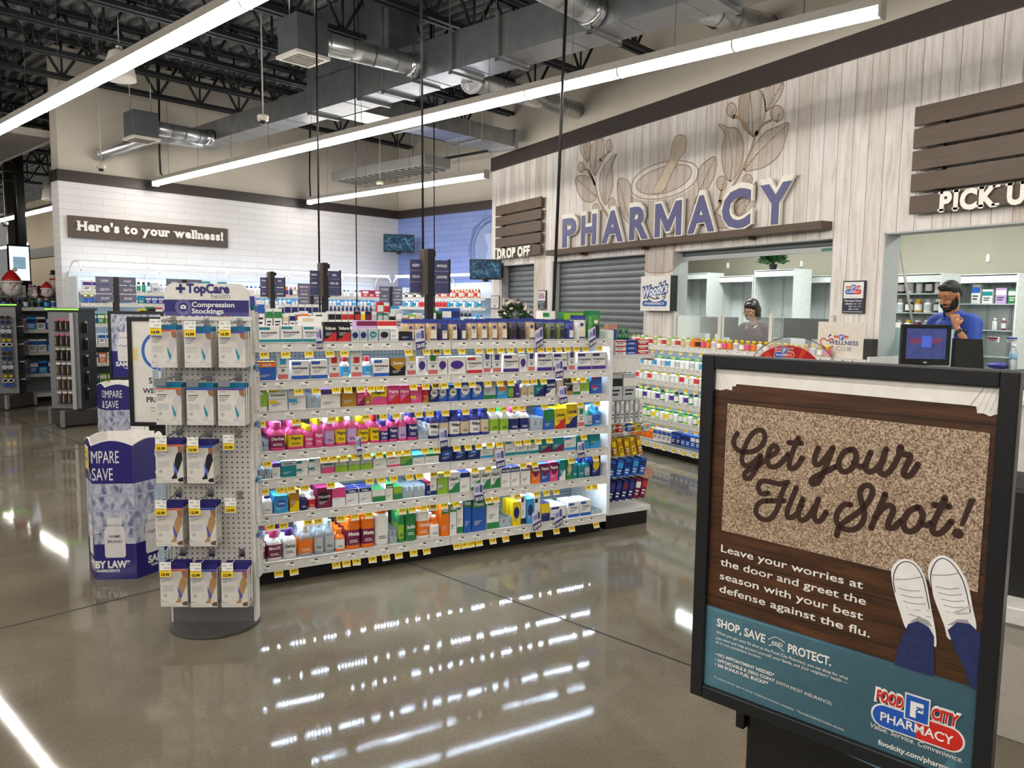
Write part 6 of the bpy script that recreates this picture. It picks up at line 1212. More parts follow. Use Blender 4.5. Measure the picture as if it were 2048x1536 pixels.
def brow(z, n, f, where, x0=.08):
    d = Matrix.Rotation(TH-pi/2, 4, 'Z'); x = x0
    for i in range(n):
        col, kind, w, h = f(i); o = mini(kind, w, h, col, .07); p = S(9.22, 11.66)+(d @ V((x+w/2, .03, 0))); p.z = z+.0005; o.location = p; o.rotation_euler.z = TH-pi/2; x += w+.012
        cn = CN[col[0]]+' and '+CN[col[1]] if col[0] != col[1] else CN[col[0]]
        tag(o, f'{cn} {kind}, {nth(i)} from the corner, {where}', kind, f'products on the {where}')
        if x > 2.22: break
brow(1.75, 44, lambda i: ((['hdw', 'dsw', 'wdd'][i % 3], 'bottle', .065, .1) if i < 14 else (['rhw', 'roe', 'ehr'][i % 3] if i < 30 else ['heh', 'hre', 'edh'][i % 3], 'bottle', .065, .15)), 'upper lit shelf by the blue bricks')
brow(1.585, 40, lambda i: (('rwr', 'bottle', .075, .12) if 6 < i < 16 else (['waw', 'twa', 'wwt'][i % 3], 'bottle', .065, .125)), 'second lit shelf by the blue bricks')
brow(1.30, 40, lambda i: (['waw', 'atw', 'wba'][i % 3], 'bottle', .07, .17), 'third lit shelf by the blue bricks')

# far left: store gondola with seasonal figures, columns, hanging screen
g5 = plain_gondola('distant shelving run with dark bottles on top behind the eyewear stands', S(1.2, 13.95), TH, 3.9, 1.5, .9, True, (.45, .8, 1.15))
cs = 'rdr rdr rww rdr ddr ddb ddd dbd dds gdd asd dsa sdb bsd bnw dbs ydr ydb bnb'.split()
for i, c_ in enumerate(cs):
    o = mini('bottle', .085, .15, c_); o.location = S(2.95+i*.098, 13.98, 1.5005); o.rotation_euler.z = TH; tag(o, f'{CN[c_[0]]} bottle with {CN[c_[1]]} cap, {nth(i)} from left on the distant run behind the eyewear', 'bottle', 'dark bottles on the distant run')
for r_, z in enumerate((.45, .8, 1.15)):
    for i in range(14):
        c_ = random.choice(['ow', 'yo', 'bw', 'wb', 'sw', 'wd', 'an']); o = mini('box', .12, .2, c_, .08); o.location = S(2.85+i*.135, 13.99, z+.0005); o.rotation_euler.z = TH; tag(o, f'{CN[c_[0]]} and {CN[c_[1]]} box, {nth(i)} from left, {["low", "middle", "upper"][r_]} shelf behind the eyewear stands', 'box', f'boxes on the {["low", "middle", "upper"][r_]} distant shelf')
def column(px, a, w, label):
    s_ = st(ona(px, 600, a)); o = MB().box(-w/2, -w/2, 0, w/2, w/2, DECK-.02).go('steel_column', BLACK, None, S(s_.x, a), TH, label, 'column', kind='structure')
column(48, 17, .15, 'black steel column at the far left, beside the hanging screen'); column(28, 23, .16, 'farther black steel column at the far left edge')
s_ = ona(39, 527, 16.5); o = thing('hanging_screen', 'small bright vertical screen hanging near the black columns', 'screen', s_, TH); MB().box(-.18, 0, -.34, .18, .05, .34).go('casing', BLACK, o); MB().quad((0, -.002, 0), (1, 0, 0), ZZ, -.16, -.31, .16, .31, glow('dfe6ee', 1.3, 'screen_glow')).quad((0, -.003, 0), (1, 0, 0), ZZ, -.1, -.1, .1, .12, pm('9cc0d8', .4, 0, .3, 9, .5)).go('screen', None, o); MB().cyl((0, .02, .34), (0, .02, DECK-s_.z), .012, n=6).go('pole', BLACK, o)
def figure(px, py, a, kind, s, label, cat):
    p = ona(px, py, a); z0 = 1.661; o = thing(kind, label, cat, S(st(p).x, a, z0 if kind != 'bearded_figurine' else z0+.002*s), TH); W_ = pm('e4e0da', .6); K = BLACK
    if kind == 'snowman':
        MB().ball((0, 0, .1*s), .1*s, W_, 14).ball((0, 0, .235*s), .07*s, W_, 14).ball((0, 0, .335*s), .05*s, W_, 14).go('body', None, o); MB().cyl((0, 0, .37*s), (0, 0, .38*s), .06*s, n=14, m=K).cyl((0, 0, .38*s), (0, 0, .44*s), .036*s, n=14, m=K).go('hat', None, o); MB().cyl((0, -.05*s, .335*s), (0, -.09*s, .33*s), .01*s, .002, 8, pm('d8741f', .5)).go('nose', None, o); MB().ball((-.02*s, -.044*s, .35*s), .006*s, K, 8).ball((.02*s, -.044*s, .35*s), .006*s, K, 8).go('eyes', None, o); MB().lathe([(.05*s, .285*s), (.062*s, .295*s), (.05*s, .31*s)], 14, RED).go('scarf', None, o)
    else:
        MB().ball((0, 0, .15*s), .12*s, pm('d9a98c', .5), 16).go('face', None, o); MB().ball((0, -.03*s, .125*s), .122*s, W_, 16, (1.05, .8, 1)).ball((-.04*s, -.11*s, .13*s), .04*s, W_, 10).ball((.04*s, -.11*s, .13*s), .04*s, W_, 10).go('beard', None, o)
        MB().lathe([(.125*s, .2*s), (.11*s, .26*s), (.06*s, .33*s), (.02*s, .37*s), (0, .375*s)], 16, RED).go('hat', None, o); MB().lathe([(.125*s, .19*s), (.14*s, .205*s), (.125*s, .225*s)], 16, W_).ball((.05*s, 0, .38*s), .03*s, W_, 10).go('hat_trim', None, o); MB().ball((0, -.135*s, .155*s), .018*s, pm('c9806a', .5), 8).go('nose', None, o); MB().ball((-.04*s, -.11*s, .18*s), .01*s, K, 8).ball((.04*s, -.11*s, .18*s), .01*s, K, 8).go('eyes', None, o)
for i, (px, k, s, lab) in enumerate([(24, 'bearded_figurine', 1.15, 'bearded head with a red hat, the large one left of the black columns'), (-6, 'bearded_figurine', .55, 'smaller red hatted head cut by the left edge of the picture'), (108, 'snowman', 1.05, 'tallest white snowman with a black hat, beside the brick wall end'), (94, 'bearded_figurine', .7, 'red hatted figure just left of the tallest snowman'), (116, 'snowman', .55, 'small snowman right of the tallest one'), (62, 'snowman', .6, 'small snowman right of the black column'), (70, 'snowman', .45, 'smallest snowman, between the column and the red hatted figure'), (102, 'snowman', .45, 'little snowman in front of the tallest one')]): figure(px, 590, 14.27+.16*(i % 3), k, s, lab, 'figurine')
for i, px in enumerate((38, 90, 12)):
    s_ = st(ona(px, 590, 14.75)); o = mini('box', .2, .2, ['ww', 'md', 'sw'][i], .07); o.location = S(s_.x, 14.75, 1.661); o.rotation_euler.z = TH; tag(o, ['white carton behind the bearded head on the distant run', 'dark maroon carton behind the snowmen on the distant run', 'grey carton at the left edge on the distant run'][i], 'box')
tag(MB().box(2.3-1.2, .22, 1.5005, 3.85, .88, 1.66).go('display_riser', pm('55504a', .6), None, S(1.2, 13.95), TH), 'dark low riser under the seasonal figures on the distant run', 'riser')

# eyewear stands
def stand(org, rz, w, label, top, arz):
    o = thing('eyewear_stand', label, 'display stand', org, rz); MB().box(-w/2, -w/2, .03, w/2, w/2, .22).box(-w/2+.04, -w/2+.04, 0, w/2-.04, w/2-.04, .03).go('base', pm('3f3b38', .45), o, bevel=.004)
    for sx in (-1, 1):
        for sy in (-1, 1): MB().box(sx*w/2-.022, sy*w/2-.022, .02, sx*w/2+.022, sy*w/2+.022, .225).go('corner_post', pm('a7a8a8', .35, .6), o)
    k = w*.42; R_ = Matrix.Rotation(arz, 4, 'Z'); b = MB(); b.box(-k, -k, .22, k, k, top-.03, DARK); b.quad((0, -k-.001, 0), (1, 0, 0), ZZ, -k, .24, k, top-.05, pm('76767a', .45, .3)); b.v = [tuple(R_ @ V(v)) for v in b.v]; b.go('panel_column', None, o)
    b = MB(); b.box(-k-.02, -k-.02, top-.03, k+.02, k+.02, top, DARK); b.v = [tuple(R_ @ V(v)) for v in b.v]; b.go('cap', None, o); b = MB(); b.box(-k-.022, -k-.024, top-.022, k+.022, -k-.02, top-.006, glow('8cff4a', 2.2, 'green_edge_light')); b.v = [tuple(R_ @ V(v)) for v in b.v]; b.go('edge_light', None, o)
    return o, R_, k
ca, cb_, cc_ = onz(126, 857, 0), onz(193.7, 850.6, 0), onz(92.7, 847.5, 0)
sA = st(ca); ang2 = math.atan2((cb_-ca).y, (cb_-ca).x); w2 = (cb_-ca).length*1.15; ctr = ca+(cb_-ca).normalized()*w2/2+V((-sin(ang2), cos(ang2), 0))*w2/2
o2, R2, k2 = stand((ctr.x, ctr.y, 0), ang2, w2, 'eyewear spinner with brown hanging cases, nearer of the two by the left edge', 1.52, radians(-48))
d1, d2 = onz(15, 821, 0), onz(73, 812, 0); ang1 = math.atan2((d2-d1).y, (d2-d1).x); w1 = .52; c1_ = d1+(d2-d1).normalized()*w1/2+V((-sin(ang1), cos(ang1), 0))*w1/2
o1, R1, k1 = stand((c1_.x, c1_.y, 0), ang1, w1, 'sunglasses spinner at the left edge, farther of the two', 1.56, radians(-58))
def glasses(lens, fr):
    b = MB(); X_ = V((1, 0, 0))
    for s in (-1, 1):
        b.prism([(s*.036+.031*cos(t), .024*sin(t)) for t in [2*pi*i/12 for i in range(12)]], (0, 0, 0), X_, ZZ, .003, pm(lens, .08, .3)); b.ribbon([(s*.036+.032*cos(t), .025*sin(t)) for t in [2*pi*i/10 for i in range(10)]], .008, (0, -.0035, 0), X_, ZZ, pm(fr, .3), True, 2); b.box(s*.068-.003, 0, -.003, s*.068+.003, .07, .004, pm(fr, .3))
    b.box(-.008, -.003, .0, .008, .003, .008, pm(fr, .3)); return b.go('sunglasses')
GL = [glasses(*c) for c in (('1c2a5c', '14141a'), ('2a2a2c', '0c0c0e'), ('2656b8', '101014'), ('8a8f98', '1c1c20'), ('c9a41c', '18181a'), ('3a2a22', '1a1210'), ('9fb8c8', 'b8b8bc'), ('1e1e20', 'd8d8da'))]
used_g = set(); dirs = [(Matrix.Rotation(ang1, 4, 'Z') @ R1), (Matrix.Rotation(ang1, 4, 'Z') @ R1 @ Matrix.Rotation(pi/2, 4, 'Z'))]; k = 0
for f_, cols in ((0, (-.11, .1)), (1, (-.08, .09))):
    for ci, cx in enumerate(cols):
        for r_ in range(16):
            z = 1.36-r_*.066; g = (r_*3+ci*5+f_*2) % 8; 
            if f_ == 1: g = (1, 5, 7, 1)[r_ % 4]
            o = GL[g] if g not in used_g else GL[g].copy()
            if g in used_g: COL.objects.link(o)
            used_g.add(g); p = dirs[f_] @ V((cx, -k1-.075, 0)); o.location = (c1_.x+p.x, c1_.y+p.y, z); o.rotation_euler.z = ang1+radians(-58)+(pi/2 if f_ else 0)
            tag(o, f'pair of sunglasses, {nth(r_)} from the top {["left column", "right column"][ci]} of the {["grey front panel", "dark side panel"][f_]}', 'sunglasses', f'sunglasses on the {["grey front panel", "dark side panel"][f_]}')
for i in range(8):
    if i not in used_g: bpy.data.objects.remove(GL[i])
def case_pack(c, hd):
    b = MB(); b.box(-.026, -.02, 0, .026, .0, .13, pm(c, .35)); b.box(-.02, -.032, .008, .018, -.02, .118, pm(c, .25, .2)); b.quad((-.004, -.0325, 0), (1, 0, 0), ZZ, -.008, .02, -.002, .11, pm('cfcfd2', .25, .4)); b.box(-.026, -.012, .13, .026, -.01, .155, pm(hd, .4)); return b.go('glasses_case')  # pale streak down the case front is a painted highlight
CP = [case_pack(*c) for c in (('3a2a22', 'b05a78'), ('4a3a30', 'c8c8c4'), ('241a18', 'a8b48a'), ('5a4a44', 'd0d0cc'))]; up = set(); M2 = Matrix.Rotation(ang2, 4, 'Z') @ R2
for r_ in range(6):
    for ci in range(3):
        g = (0 if r_ < 2 else 2 if r_ == 2 else 1 if ci else 3); o = CP[g] if g not in up else CP[g].copy()
        if g in up: COL.objects.link(o)
        up.add(g); p = M2 @ V((-.075+.07*ci, -k2-.012, 0)); o.location = (ctr.x+p.x, ctr.y+p.y, 1.23-r_*.185); o.rotation_euler.z = ang2+radians(-48)
        tag(o, f'brown glasses case hanging {["left", "middle", "right"][ci]} in the {nth(r_)} row of the nearer spinner', 'glasses case', 'cases hanging on the nearer spinner')
M3 = M2 @ Matrix.Rotation(pi/2, 4, 'Z')
for r_ in range(5):
    o = CP[2].copy(); COL.objects.link(o); p = M3 @ V((-.06, -k2-.012, 0)); o.location = (ctr.x+p.x, ctr.y+p.y, 1.2-r_*.215); o.rotation_euler.z = ang2+radians(42); tag(o, f'dark glasses case, {nth(r_)} from the top on the side of the nearer spinner', 'glasses case', 'cases on the side of the nearer spinner')
b = MB(); b.box(-k2+.29, -k2-.03, .23, -k2+.335, -k2-.002, 1.46, pm('b4b6b8', .35, .4)); b.v = [tuple(R2 @ V(v)) for v in b.v]; b.go('mirror_strip', None, o2)
# ================================================================ vitamin shelving below the counter windows
VX = 5.53; VZ = [onx(1296, y, VX).z for y in (877, 834, 797, 759, 731)]; VH = 1.21
vg = plain_gondola('white vitamin shelving under the counter windows, partly behind the near poster', (VX, 7.12, 0), -pi/2, 3.1, VH, .52, False, VZ[1:], 'gondola_unit')
for z in VZ[1:]+[VH]: MB().box(.02, .02, z-.027, 3.08, .035, z-.0205).go('light_bar', glow('e4f2ff', 26, 'shelf_led_soft'), vg)
for i, z in enumerate(VZ+[VH]):
    for j in range(9): price_tag(vg, .12+.15*j+.03*(i % 3), z-.042, t=PRC[(i*3+j) % 10])
VC = [['wgw', 'lgw', 'wgl', 'wlw'], ['wgw', 'glw', 'wly', 'lgw'], ['gdw', 'wdw', 'wlw', 'wlp'], ['wgw', 'wgr', 'wlw', 'wgw'], ['wgs', 'wlw', 'wga', 'wlw']]
for r_, z in enumerate(VZ+[VH]):
    n = 21 if r_ < 5 else 36
    for i in range(n):
        w = .066; x = .06+i*.075
        if r_ == 0: c_ = ['oyo', 'oyo', 'oyo', 'wbs', 'wbs', 'nbw', 'bnw', 'bwy', 'ywl', 'wlr', 'mrw'][min(i//2, 10)]; kind = 'box' if 6 <= i < 16 else 'bottle'
        elif r_ == 5: c_ = (['wle', 'wer', 'lwe'][i % 3] if i < 13 else ['ohd', 'oyo'][i % 2] if i < 15 else ['hyo', 'hyk', 'hyw', 'wys'][(i*3) % 4]); kind = 'bottle'
        else: c_ = VC[r_][(i*5+i//4) % 4] if i < 17 else ['yyo', 'hyo', 'oyh'][i % 3]; kind = 'bottle'
        hh = {0: .13, 5: .10}.get(r_, .115); o = mini(kind, w, hh, c_ if kind == 'bottle' else c_[:2], .06); o.location = (VX+.02, 7.12-x, z+.0005); o.rotation_euler.z = -pi/2
        cn = f'{CN[c_[0]]} {kind} with {CN[c_[1]]} cap' if kind == 'bottle' else f'{CN[c_[0]]} and {CN[c_[1]]} box'
        tag(o, f'{cn}, {nth(i)} from left on the {["bottom", "second lowest", "third", "fourth", "fifth", "top"][r_]} vitamin shelf', kind, f'products on the {["bottom", "second lowest", "third", "fourth", "fifth", "top"][r_]} vitamin shelf')

# ================================================================ end display at the right end of the lit shelving
EX = 3.715; ez = 1.27
o = thing('end_display', 'narrow end display with hooks and a top tray, right of the lit shelving', 'shelving', (EX, 4.47, 0), pi/2)
MB().box(0, .02, .0, .82, .40, .10).go('kick_plate', BLACK, o); MB().box(0, .385, .1, .82, .40, 1.26).go('back_panel', PEGB, o)
for z in (.13, ez): s = MB().box(0, 0, z-.03, .82, .385, z).go('shelf', DECKM, o); rail_mesh(.82, z, 5).go('price_rail', [RAILM, WTAG, pm('2b2b2b', .5), pm('8b8f93', .5)], s)
MB().box(0, .12, ez-.12, .006, .385, ez-.03).go('shelf_bracket', WHITE, o); MB().box(.814, .12, ez-.12, .82, .385, ez-.03).go('shelf_bracket', WHITE, o)
b = MB(); 
for i in range(6): b.cyl((.0, .03+.05*i, .70), (.82, .03+.05*i, .70), .003, n=6)
for x in (0, .82): b.cyl((x, .02, .70), (x, .385, .70), .004, n=6); b.cyl((x, .02, .74), (x, .385, .74), .003, n=6)
b.cyl((0, .02, .74), (.82, .02, .74), .003, n=6); b.go('wire_shelf', CHROME, o)
for z in (1.13, .935, .66, .50, .345):
    for y in (.08, .3, .52, .72): MB().tube([(y, .385, z), (y, .03, z+.004), (y, .02, z+.012)], .003, 6).go('peg_hook', CHROME, o)
def eb(px0, px1, y0, y1, Y, col, d, label, cat='box', kind='box', rz=0, grp=None):
    a, b_ = ony(px0, y0, Y), ony(px1, y1, Y); w = b_.x-a.x; o = mini(kind, w, a.z-b_.z, col, d); o.location = ((a.x+b_.x)/2, Y, b_.z); o.rotation_euler.z = rz; return tag(o, label, cat, grp)
Z1 = ez+.0005
def on_tray(x, y, w, h, col, kind, label, cat, grp=None, d=.07, z=Z1): o = mini(kind, w, h, col, d); o.location = (x, y, z); return tag(o, label, cat, grp)
for j, (x, c_, nm) in enumerate(((3.435, 'wr', 'white and red'), (3.535, 'bn', 'blue'), (3.64, 'rw', 'red and white'))):
    for k in range(3): on_tray(x, 4.50, .095, .034, c_, 'box', f'{nm} flat carton, {["lowest", "middle", "topmost"][k]} of its stack on the end display tray', 'box', 'flat cartons on the end display tray', .10, Z1+.0345*k)
for j in range(3): 
    o = thing('striped_tube', f'tall tube striped salmon, blue and red, {nth(j)} of three upright on the tray', 'tube', (3.345+.028*j, 4.52, Z1), 0, 'striped tubes on the tray'); MB().box(-.011, 0, 0, .011, .05, .08, pm('b9403a', .4)).box(-.011, 0, .08, .011, .05, .18, pm('2c4a8c', .4)).box(-.011, 0, .18, .011, .05, .215, pm('c98d78', .4)).go('sleeve', None, o)
for j in range(3): on_tray(3.47+.058*j, 4.615, .05, .19, 'ggd', 'bottle', f'green bottle, {nth(j)} of three behind the flat cartons on the tray', 'bottle', 'green bottles on the tray')
o = MB().box(-.05, 0, 0, .05, .006, .16, pm('e3e2de', .5)).quad((0, -.001, 0), (1, 0, 0), ZZ, -.02, .11, .02, .13, pm('33343c', .5)).go('info_card', None, None, (3.20, 4.9, 1.3855)); tag(o, 'pale information card standing near the right end of the top shelf', 'card')
def hung(n, z, h, w, cols, what, rowname, t=.03, x0=3.36, dx=.055, tilt=0, front=False, Y=4.50):
    for i in range(n):
        c_ = cols[i % len(cols)]; o = mini('box', t if not front else w, h, c_, w if not front else t); o.location = (x0+dx*i, Y, z-h-.004); o.rotation_euler.z = 0; o.rotation_euler.y = tilt
        tag(o, f'{what}, {nth(i)} from left in the {rowname} of the end display', 'hanging pack', f'packs in the {rowname} of the end display')
hung(2, 1.13, .19, .115, ['sd', 'sw'], 'grey blister pack', 'upper row', .03, 3.40, .125, 0, True)
hung(7, .935, .16, .10, ['ws', 'sw'], 'pale grey pack on edge', 'second row', .022, 3.38, .043)
for i in range(9):
    c_ = ['gd', 'ow', 'rw', 'wg', 'bw', 'mw', 'yd', 'tw', 'wo'][i]; o = mini('box', .04, .05, c_, .05); o.location = (3.36+.042*i, 4.49+.03*(i % 2), .7035); tag(o, f'{CN[c_[0]]} and {CN[c_[1]]} little box, {nth(i)} from the left on the wire shelf', 'box', 'little boxes on the wire shelf')
hung(6, .66, .13, .09, ['yh', 'hy'], 'yellow and amber box', 'third row', .035, 3.36, .058, -.25)
hung(5, .50, .13, .10, ['bn', 'ba'], 'blue box', 'fourth row', .05, 3.37, .072, .2)
hung(6, .345, .15, .10, ['nq', 'nq', 'nm', 'nq', 'mw', 'mr'], 'dark purple box', 'lowest row', .045, 3.37, .06, .22)

# ================================================================ pharmacy room behind the windows
RW = pm('c2bba9', .6, 0, .02, 3); RX = 9.05; RF = .10; RC = 2.95
MB().box(RX, 1.6, 0, RX+.1, 11.25, RC).go('wall_back_room', RW, kind='structure'); MB().box(PX+WT, 1.5, 0, RX, 1.6, RC).box(PX+WT, 11.25, 0, RX, 11.3, RC).go('wall_room_side', RW, kind='structure')
MB().box(PX+WT, 1.5, RC, RX+.1, 11.3, RC+.05).go('ceiling_room', pm('d0cdc4', .7), kind='structure'); MB().box(PX+WT, 1.6, 0, RX, 11.25, RF).go('floor_room', pm('8d8a84', .5), kind='structure')
for i, y in enumerate((3.2, 5.6, 8.0)):  # unseen panels, added to light the room behind the windows
    o = thing('room_fill_panel', f'unseen light panel added to brighten the pharmacy room, {nth(i)} from the right', 'ceiling light', (7.5, y, RC-.03)); MB().box(-.33, -.63, 0, .33, .63, .029).go('frame', WHITE, o); MB().box(-.3, -.6, -.006, .3, .6, -.0005).go('diffuser', glow('f3fbf6', 22, 'panel_diffuser'), o)
SHW = pm('eef2f1', .4); UPR = perf('cfd6d4', '2a2c2e')
def pshelf(x0, x1, ytop, X, label, shelves, wide=(True, True), D=.32, z0=RF):
    """white pharmacy shelving bay whose front stands at depth X between photo columns x0 and x1"""
    a, b_ = onx(x0, ytop, X), onx(x1, ytop, X); L = a.y-b_.y; H = a.z-z0; o = thing('pharmacy_shelving', label, 'shelving', (X, a.y, z0), -pi/2)
    MB().box(0, D-.015, 0, L, D, H).go('back_panel', pm('dde4e2', .45), o)
    b = MB(); b.box(0, 0, 0, .018, D-.015, H); b.box(L-.018, 0, 0, L, D-.015, H); b.go('side_panel', SHW, o); MB().box(.018, .0, H-.09, L-.018, .02, H-.01).box(.018, 0, H-.02, L-.018, D-.015, H).go('header', SHW, o)
    MB().box(L*.33, D-.03, .1, L*.33+.025, D-.015, H-.1).box(L*.67, D-.03, .1, L*.67+.025, D-.015, H-.1).go('slotted_upright', UPR, o)
    for z in shelves: MB().box(.018, .02, z-z0-.012, L-.018, D-.03, z-z0).go('shelf', clear('cfe0de', .75, .2, 'glass_shelf'), o)
    return o, a, b_
pshelf(1352, 1416, 548, 8.15, 'white pharmacy shelving bay behind the left side of the counter window', (.6, 1.2))
pshelf(1434, 1507, 553, 8.38, 'empty white pharmacy shelving bay left of the bay with the plant', (.6, 1.1))
up, ua_, ub_ = pshelf(1509, 1590, 541, 8.0, 'taller white pharmacy shelving bay carrying the potted plant', (.6, 1.25, 1.52))
pshelf(1593, 1680, 553, 8.38, 'empty white pharmacy shelving bay at the right of the counter window', (.6, 1.1))
# potted plant
pp = onx(1543.5, 545, 8.12); o = thing('potted_plant', 'bushy green plant in a black pot on the pharmacy shelving', 'plant', (8.14, pp.y, ua_.z+.001))
MB().lathe([(.042, 0), (.052, .07), (.054, .078), (.046, .074), (0, .07)], 16).go('pot', BLACK, o)
b = MB(); rd = random.Random(3)
for i in range(260):
    t, el = rd.uniform(0, 2*pi), rd.uniform(.05, 1.5); R__ = rd.uniform(.07, .165); c = V((cos(t)*cos(el)*R__, sin(t)*cos(el)*R__*.95, .09+sin(el)*R__*.95)); d = c-V((0, 0, .07)); d.normalize(); s_ = d.cross(V((rd.uniform(-1, 1), rd.uniform(-1, 1), .3))).normalized()*.024; e_ = c+d*.075
    b.face([c-d*.02, c+s_, e_, c-s_], pm(rd.choice(['1f4a22', '2c5f2c', '173c1e', '3c6e30']), .5))
    if i % 5 == 0: b.tube([(0, 0, .07), c*.6+V((0, 0, .04)), c], .002, 4, pm('35502a', .6))
b.go('foliage', None, o)
# small white pendants in the room
for i, (x, y, w_) in enumerate(((1456, 531, 'left of the potted plant'), (1604, 528, 'right of the potted plant'), (1977, 517, 'above the person in blue'))):
    p = onx(x, y, 8.75); o = thing('small_pendant', f'small white cylinder pendant hanging {w_}', 'pendant', p); MB().lathe([(0, -.045), (.02, -.045), (.024, -.03), (.024, .035), (.012, .05), (0, .05)], 14).go('shade', pm('f2f1ec', .4), o); MB().cyl((0, 0, .05), (0, 0, RC-p.z), .002, n=5).go('cord', WHITE, o)
# counters, screens, glass
CT = 1.05
o = thing('pharmacy_counter', 'long pharmacy counter running behind the window openings', 'counter', (PX+WT+.02, 1.7, RF)); MB().box(.02, 0, 0, .26, 9.4, CT-RF-.03).go('body', pm('c8c8c4', .5), o); MB().box(0, 0, CT-RF-.03, .29, 9.4, CT-RF).go('worktop', pm('4a4a4c', .4), o)
def screen_back(x0, x1, y0, y1, X, label, face='b'):
    a, b_ = onx(x0, y0, X), onx(x1, y1, X); w = a.y-b_.y; h = a.z-b_.z; o = thing('monitor', label, 'monitor', (X, (a.y+b_.y)/2, CT+.0005)); zc = b_.z-CT
    MB().box(-.02, -w/2, zc, .015, w/2, zc+h).go('housing', pm('141517', .4), o, bevel=.006); MB().box(.015, -.03, .02, .035, .03, zc+h*.6).box(-.06, -.09, 0, .1, .09, .015).go('stand', BLACK, o); return o
screen_back(1403, 1442, 633, 668, 6.46, 'black monitor seen from behind at the left of the counter window'); screen_back(1451, 1474, 634, 676, 6.46, 'black monitor directly in front of the person in maroon'); screen_back(1570, 1662, 636, 680, 6.46, 'wide black monitor at the right of the counter window')
GLS = clear('e9f3f0', .02, .02, 'counter_glass')
a, b_ = onx(1352, 627, PX-.03), onx(1664, 632, PX-.03); o = thing('glass_screen', 'clear glass screen with white posts along the counter window', 'glass screen', (PX-.03, a.y, SILL-.02), -pi/2); L = a.y-b_.y
gh = 1.555-SILL
for i in range(3): MB().box(L*i/3+.02, 0, .0, L*(i+1)/3-.02, .006, gh).go('glass_pane', GLS, o)
for i in range(4): MB().box(L*i/3-.02, -.012, 0, L*i/3+.02, .018, gh+.03).go('post', pm('d3d0c6', .4), o)
MB().box(0, -.02, -.01, L, .028, .0).go('sill_rail', WHITE, o)
a = onx(1378, 664, 6.45); o = thing('blue_basket', 'small bright blue basket at the left end of the counter window', 'basket', (6.45, a.y, CT+.0005)); MB().lathe([(.055, 0), (.075, .11), (.079, .112), (.07, .108), (.052, .006), (0, .005)], 18, 0, 1, .8).go('body', pm('2f74d0', .4), o); MB().tube([(-.07, 0, .108), (-.05, 0, .16), (.05, 0, .16), (.07, 0, .108)], .005, 8).go('handle', pm('2f74d0', .4), o)
# wellness club board, dark box, paper and the till screens
a, b_ = onx(1637, 643, VX+.1), onx(1728, 725, VX+.1); w = a.y-b_.y; h = a.z-VH-.001; o = thing('counter_sign', 'cream square wellness sign with a red heart standing on the vitamin shelving', 'sign', (VX+.1, (a.y+b_.y)/2, VH+.0005))
MB().box(0, -w/2, 0, .012, w/2, h).box(.012, -w/4, 0, .09, w/4, .006).go('board', pm('d9d2c6', .5), o); b = MB(); q = V((-.001, 0, 0))
b.text('WELLNESS', q+V((0, -w*.06, h*.37)), UY, ZZ, h*.115, w*.62, pm('2b2f6a', .4), .02, align='C'); b.text('CLUB', q+V((0, -w*.08, h*.2)), UY, ZZ, h*.125, w*.32, GREYT, -.005, align='C')
b.ribbon([(-w*.28, h*.20), (-w*.42, h*.37), (-w*.42, h*.48), (-w*.35, h*.52), (-w*.28, h*.46), (-w*.21, h*.52), (-w*.15, h*.5)], .011, q, UY, ZZ, pm('b8443a', .4)); b.ribbon([(-w*.28, h*.20), (-w*.2, h*.27), (-w*.16, h*.31)], .011, q, UY, ZZ, pm('b8443a', .4)); b.ribbon([(-w*.27, h*.57), (-w*.22, h*.63)], [.006, .016], q, UY, ZZ, pm('34408c', .4)); fc_logo(b, q+V((0, -w*.02, h*.545)), UY, ZZ, w*.34, False, False); b.go('print', None, o)
a = onx(1739, 728, VX+.12); o = MB().box(-.04, -.04, 0, .04, .04, .17).go('card_reader', pm('2c2b2a', .45), None, (VX+.12, a.y, VH+.0005), 0, 'small dark card reader right of the heart sign', 'card reader', bevel=.006)
WC = thing('pickup_counter', 'white pick up counter under the right window, mostly behind the near poster', 'counter', (5.42, 2.0, 0)); MB().box(.05, 0, 0, .66, 1.95, 1.0).go('body', pm('d6d4cd', .5), WC); MB().box(0, 0, 1.0, .67, 1.97, 1.04).go('worktop', pm('e4e2dc', .35), WC, bevel=.004)
fr = onp(1852, 690, (5.62, 3.4, 0), V((FWD.x, FWD.y, 0))); an = math.atan2(-RGT.y, -RGT.x)+pi
o = thing('till_monitor', "till screen showing the grocer's name, facing the customers at the pick up window", 'monitor', (fr.x, fr.y, 1.0405), an-.05); k = (fr-EYE).dot(FWD)/FPX; w, h = 97*k, 82*k; zc = fr.z-1.0405; X = V((1, 0, 0))
MB().box(-w/2, 0, zc-h/2, w/2, .035, zc+h/2).go('housing', pm('101114', .35), o, bevel=.006); b = MB(); b.quad((0, -.001, 0), X, ZZ, -w*.40, zc-h*.34, w*.40, zc+h*.40, pm('3c4272', .15, 0, .35, 14, .55))
rg, bg_, wg_ = glow('c03a4a', .5, 'screen_red'), glow('3f66e0', .8, 'screen_blue'), glow('5f7cf0', .6, 'screen_light'); fc_logo(b, (0, -.0015, zc+h*.03), X, ZZ, w*.72, False, False, (rg, bg_, wg_)); b.go('screen', None, o); MB().box(-.03, .01, 0, .03, .05, zc-h/2).box(-.1, -.06, 0, .1, .12, .02).go('stand', BLACK, o); MB().box(-.012, -.0015, zc-h*.44, .012, -.0005, zc-h*.41).go('maker_plate', pm('c9c9c9', .4), o)
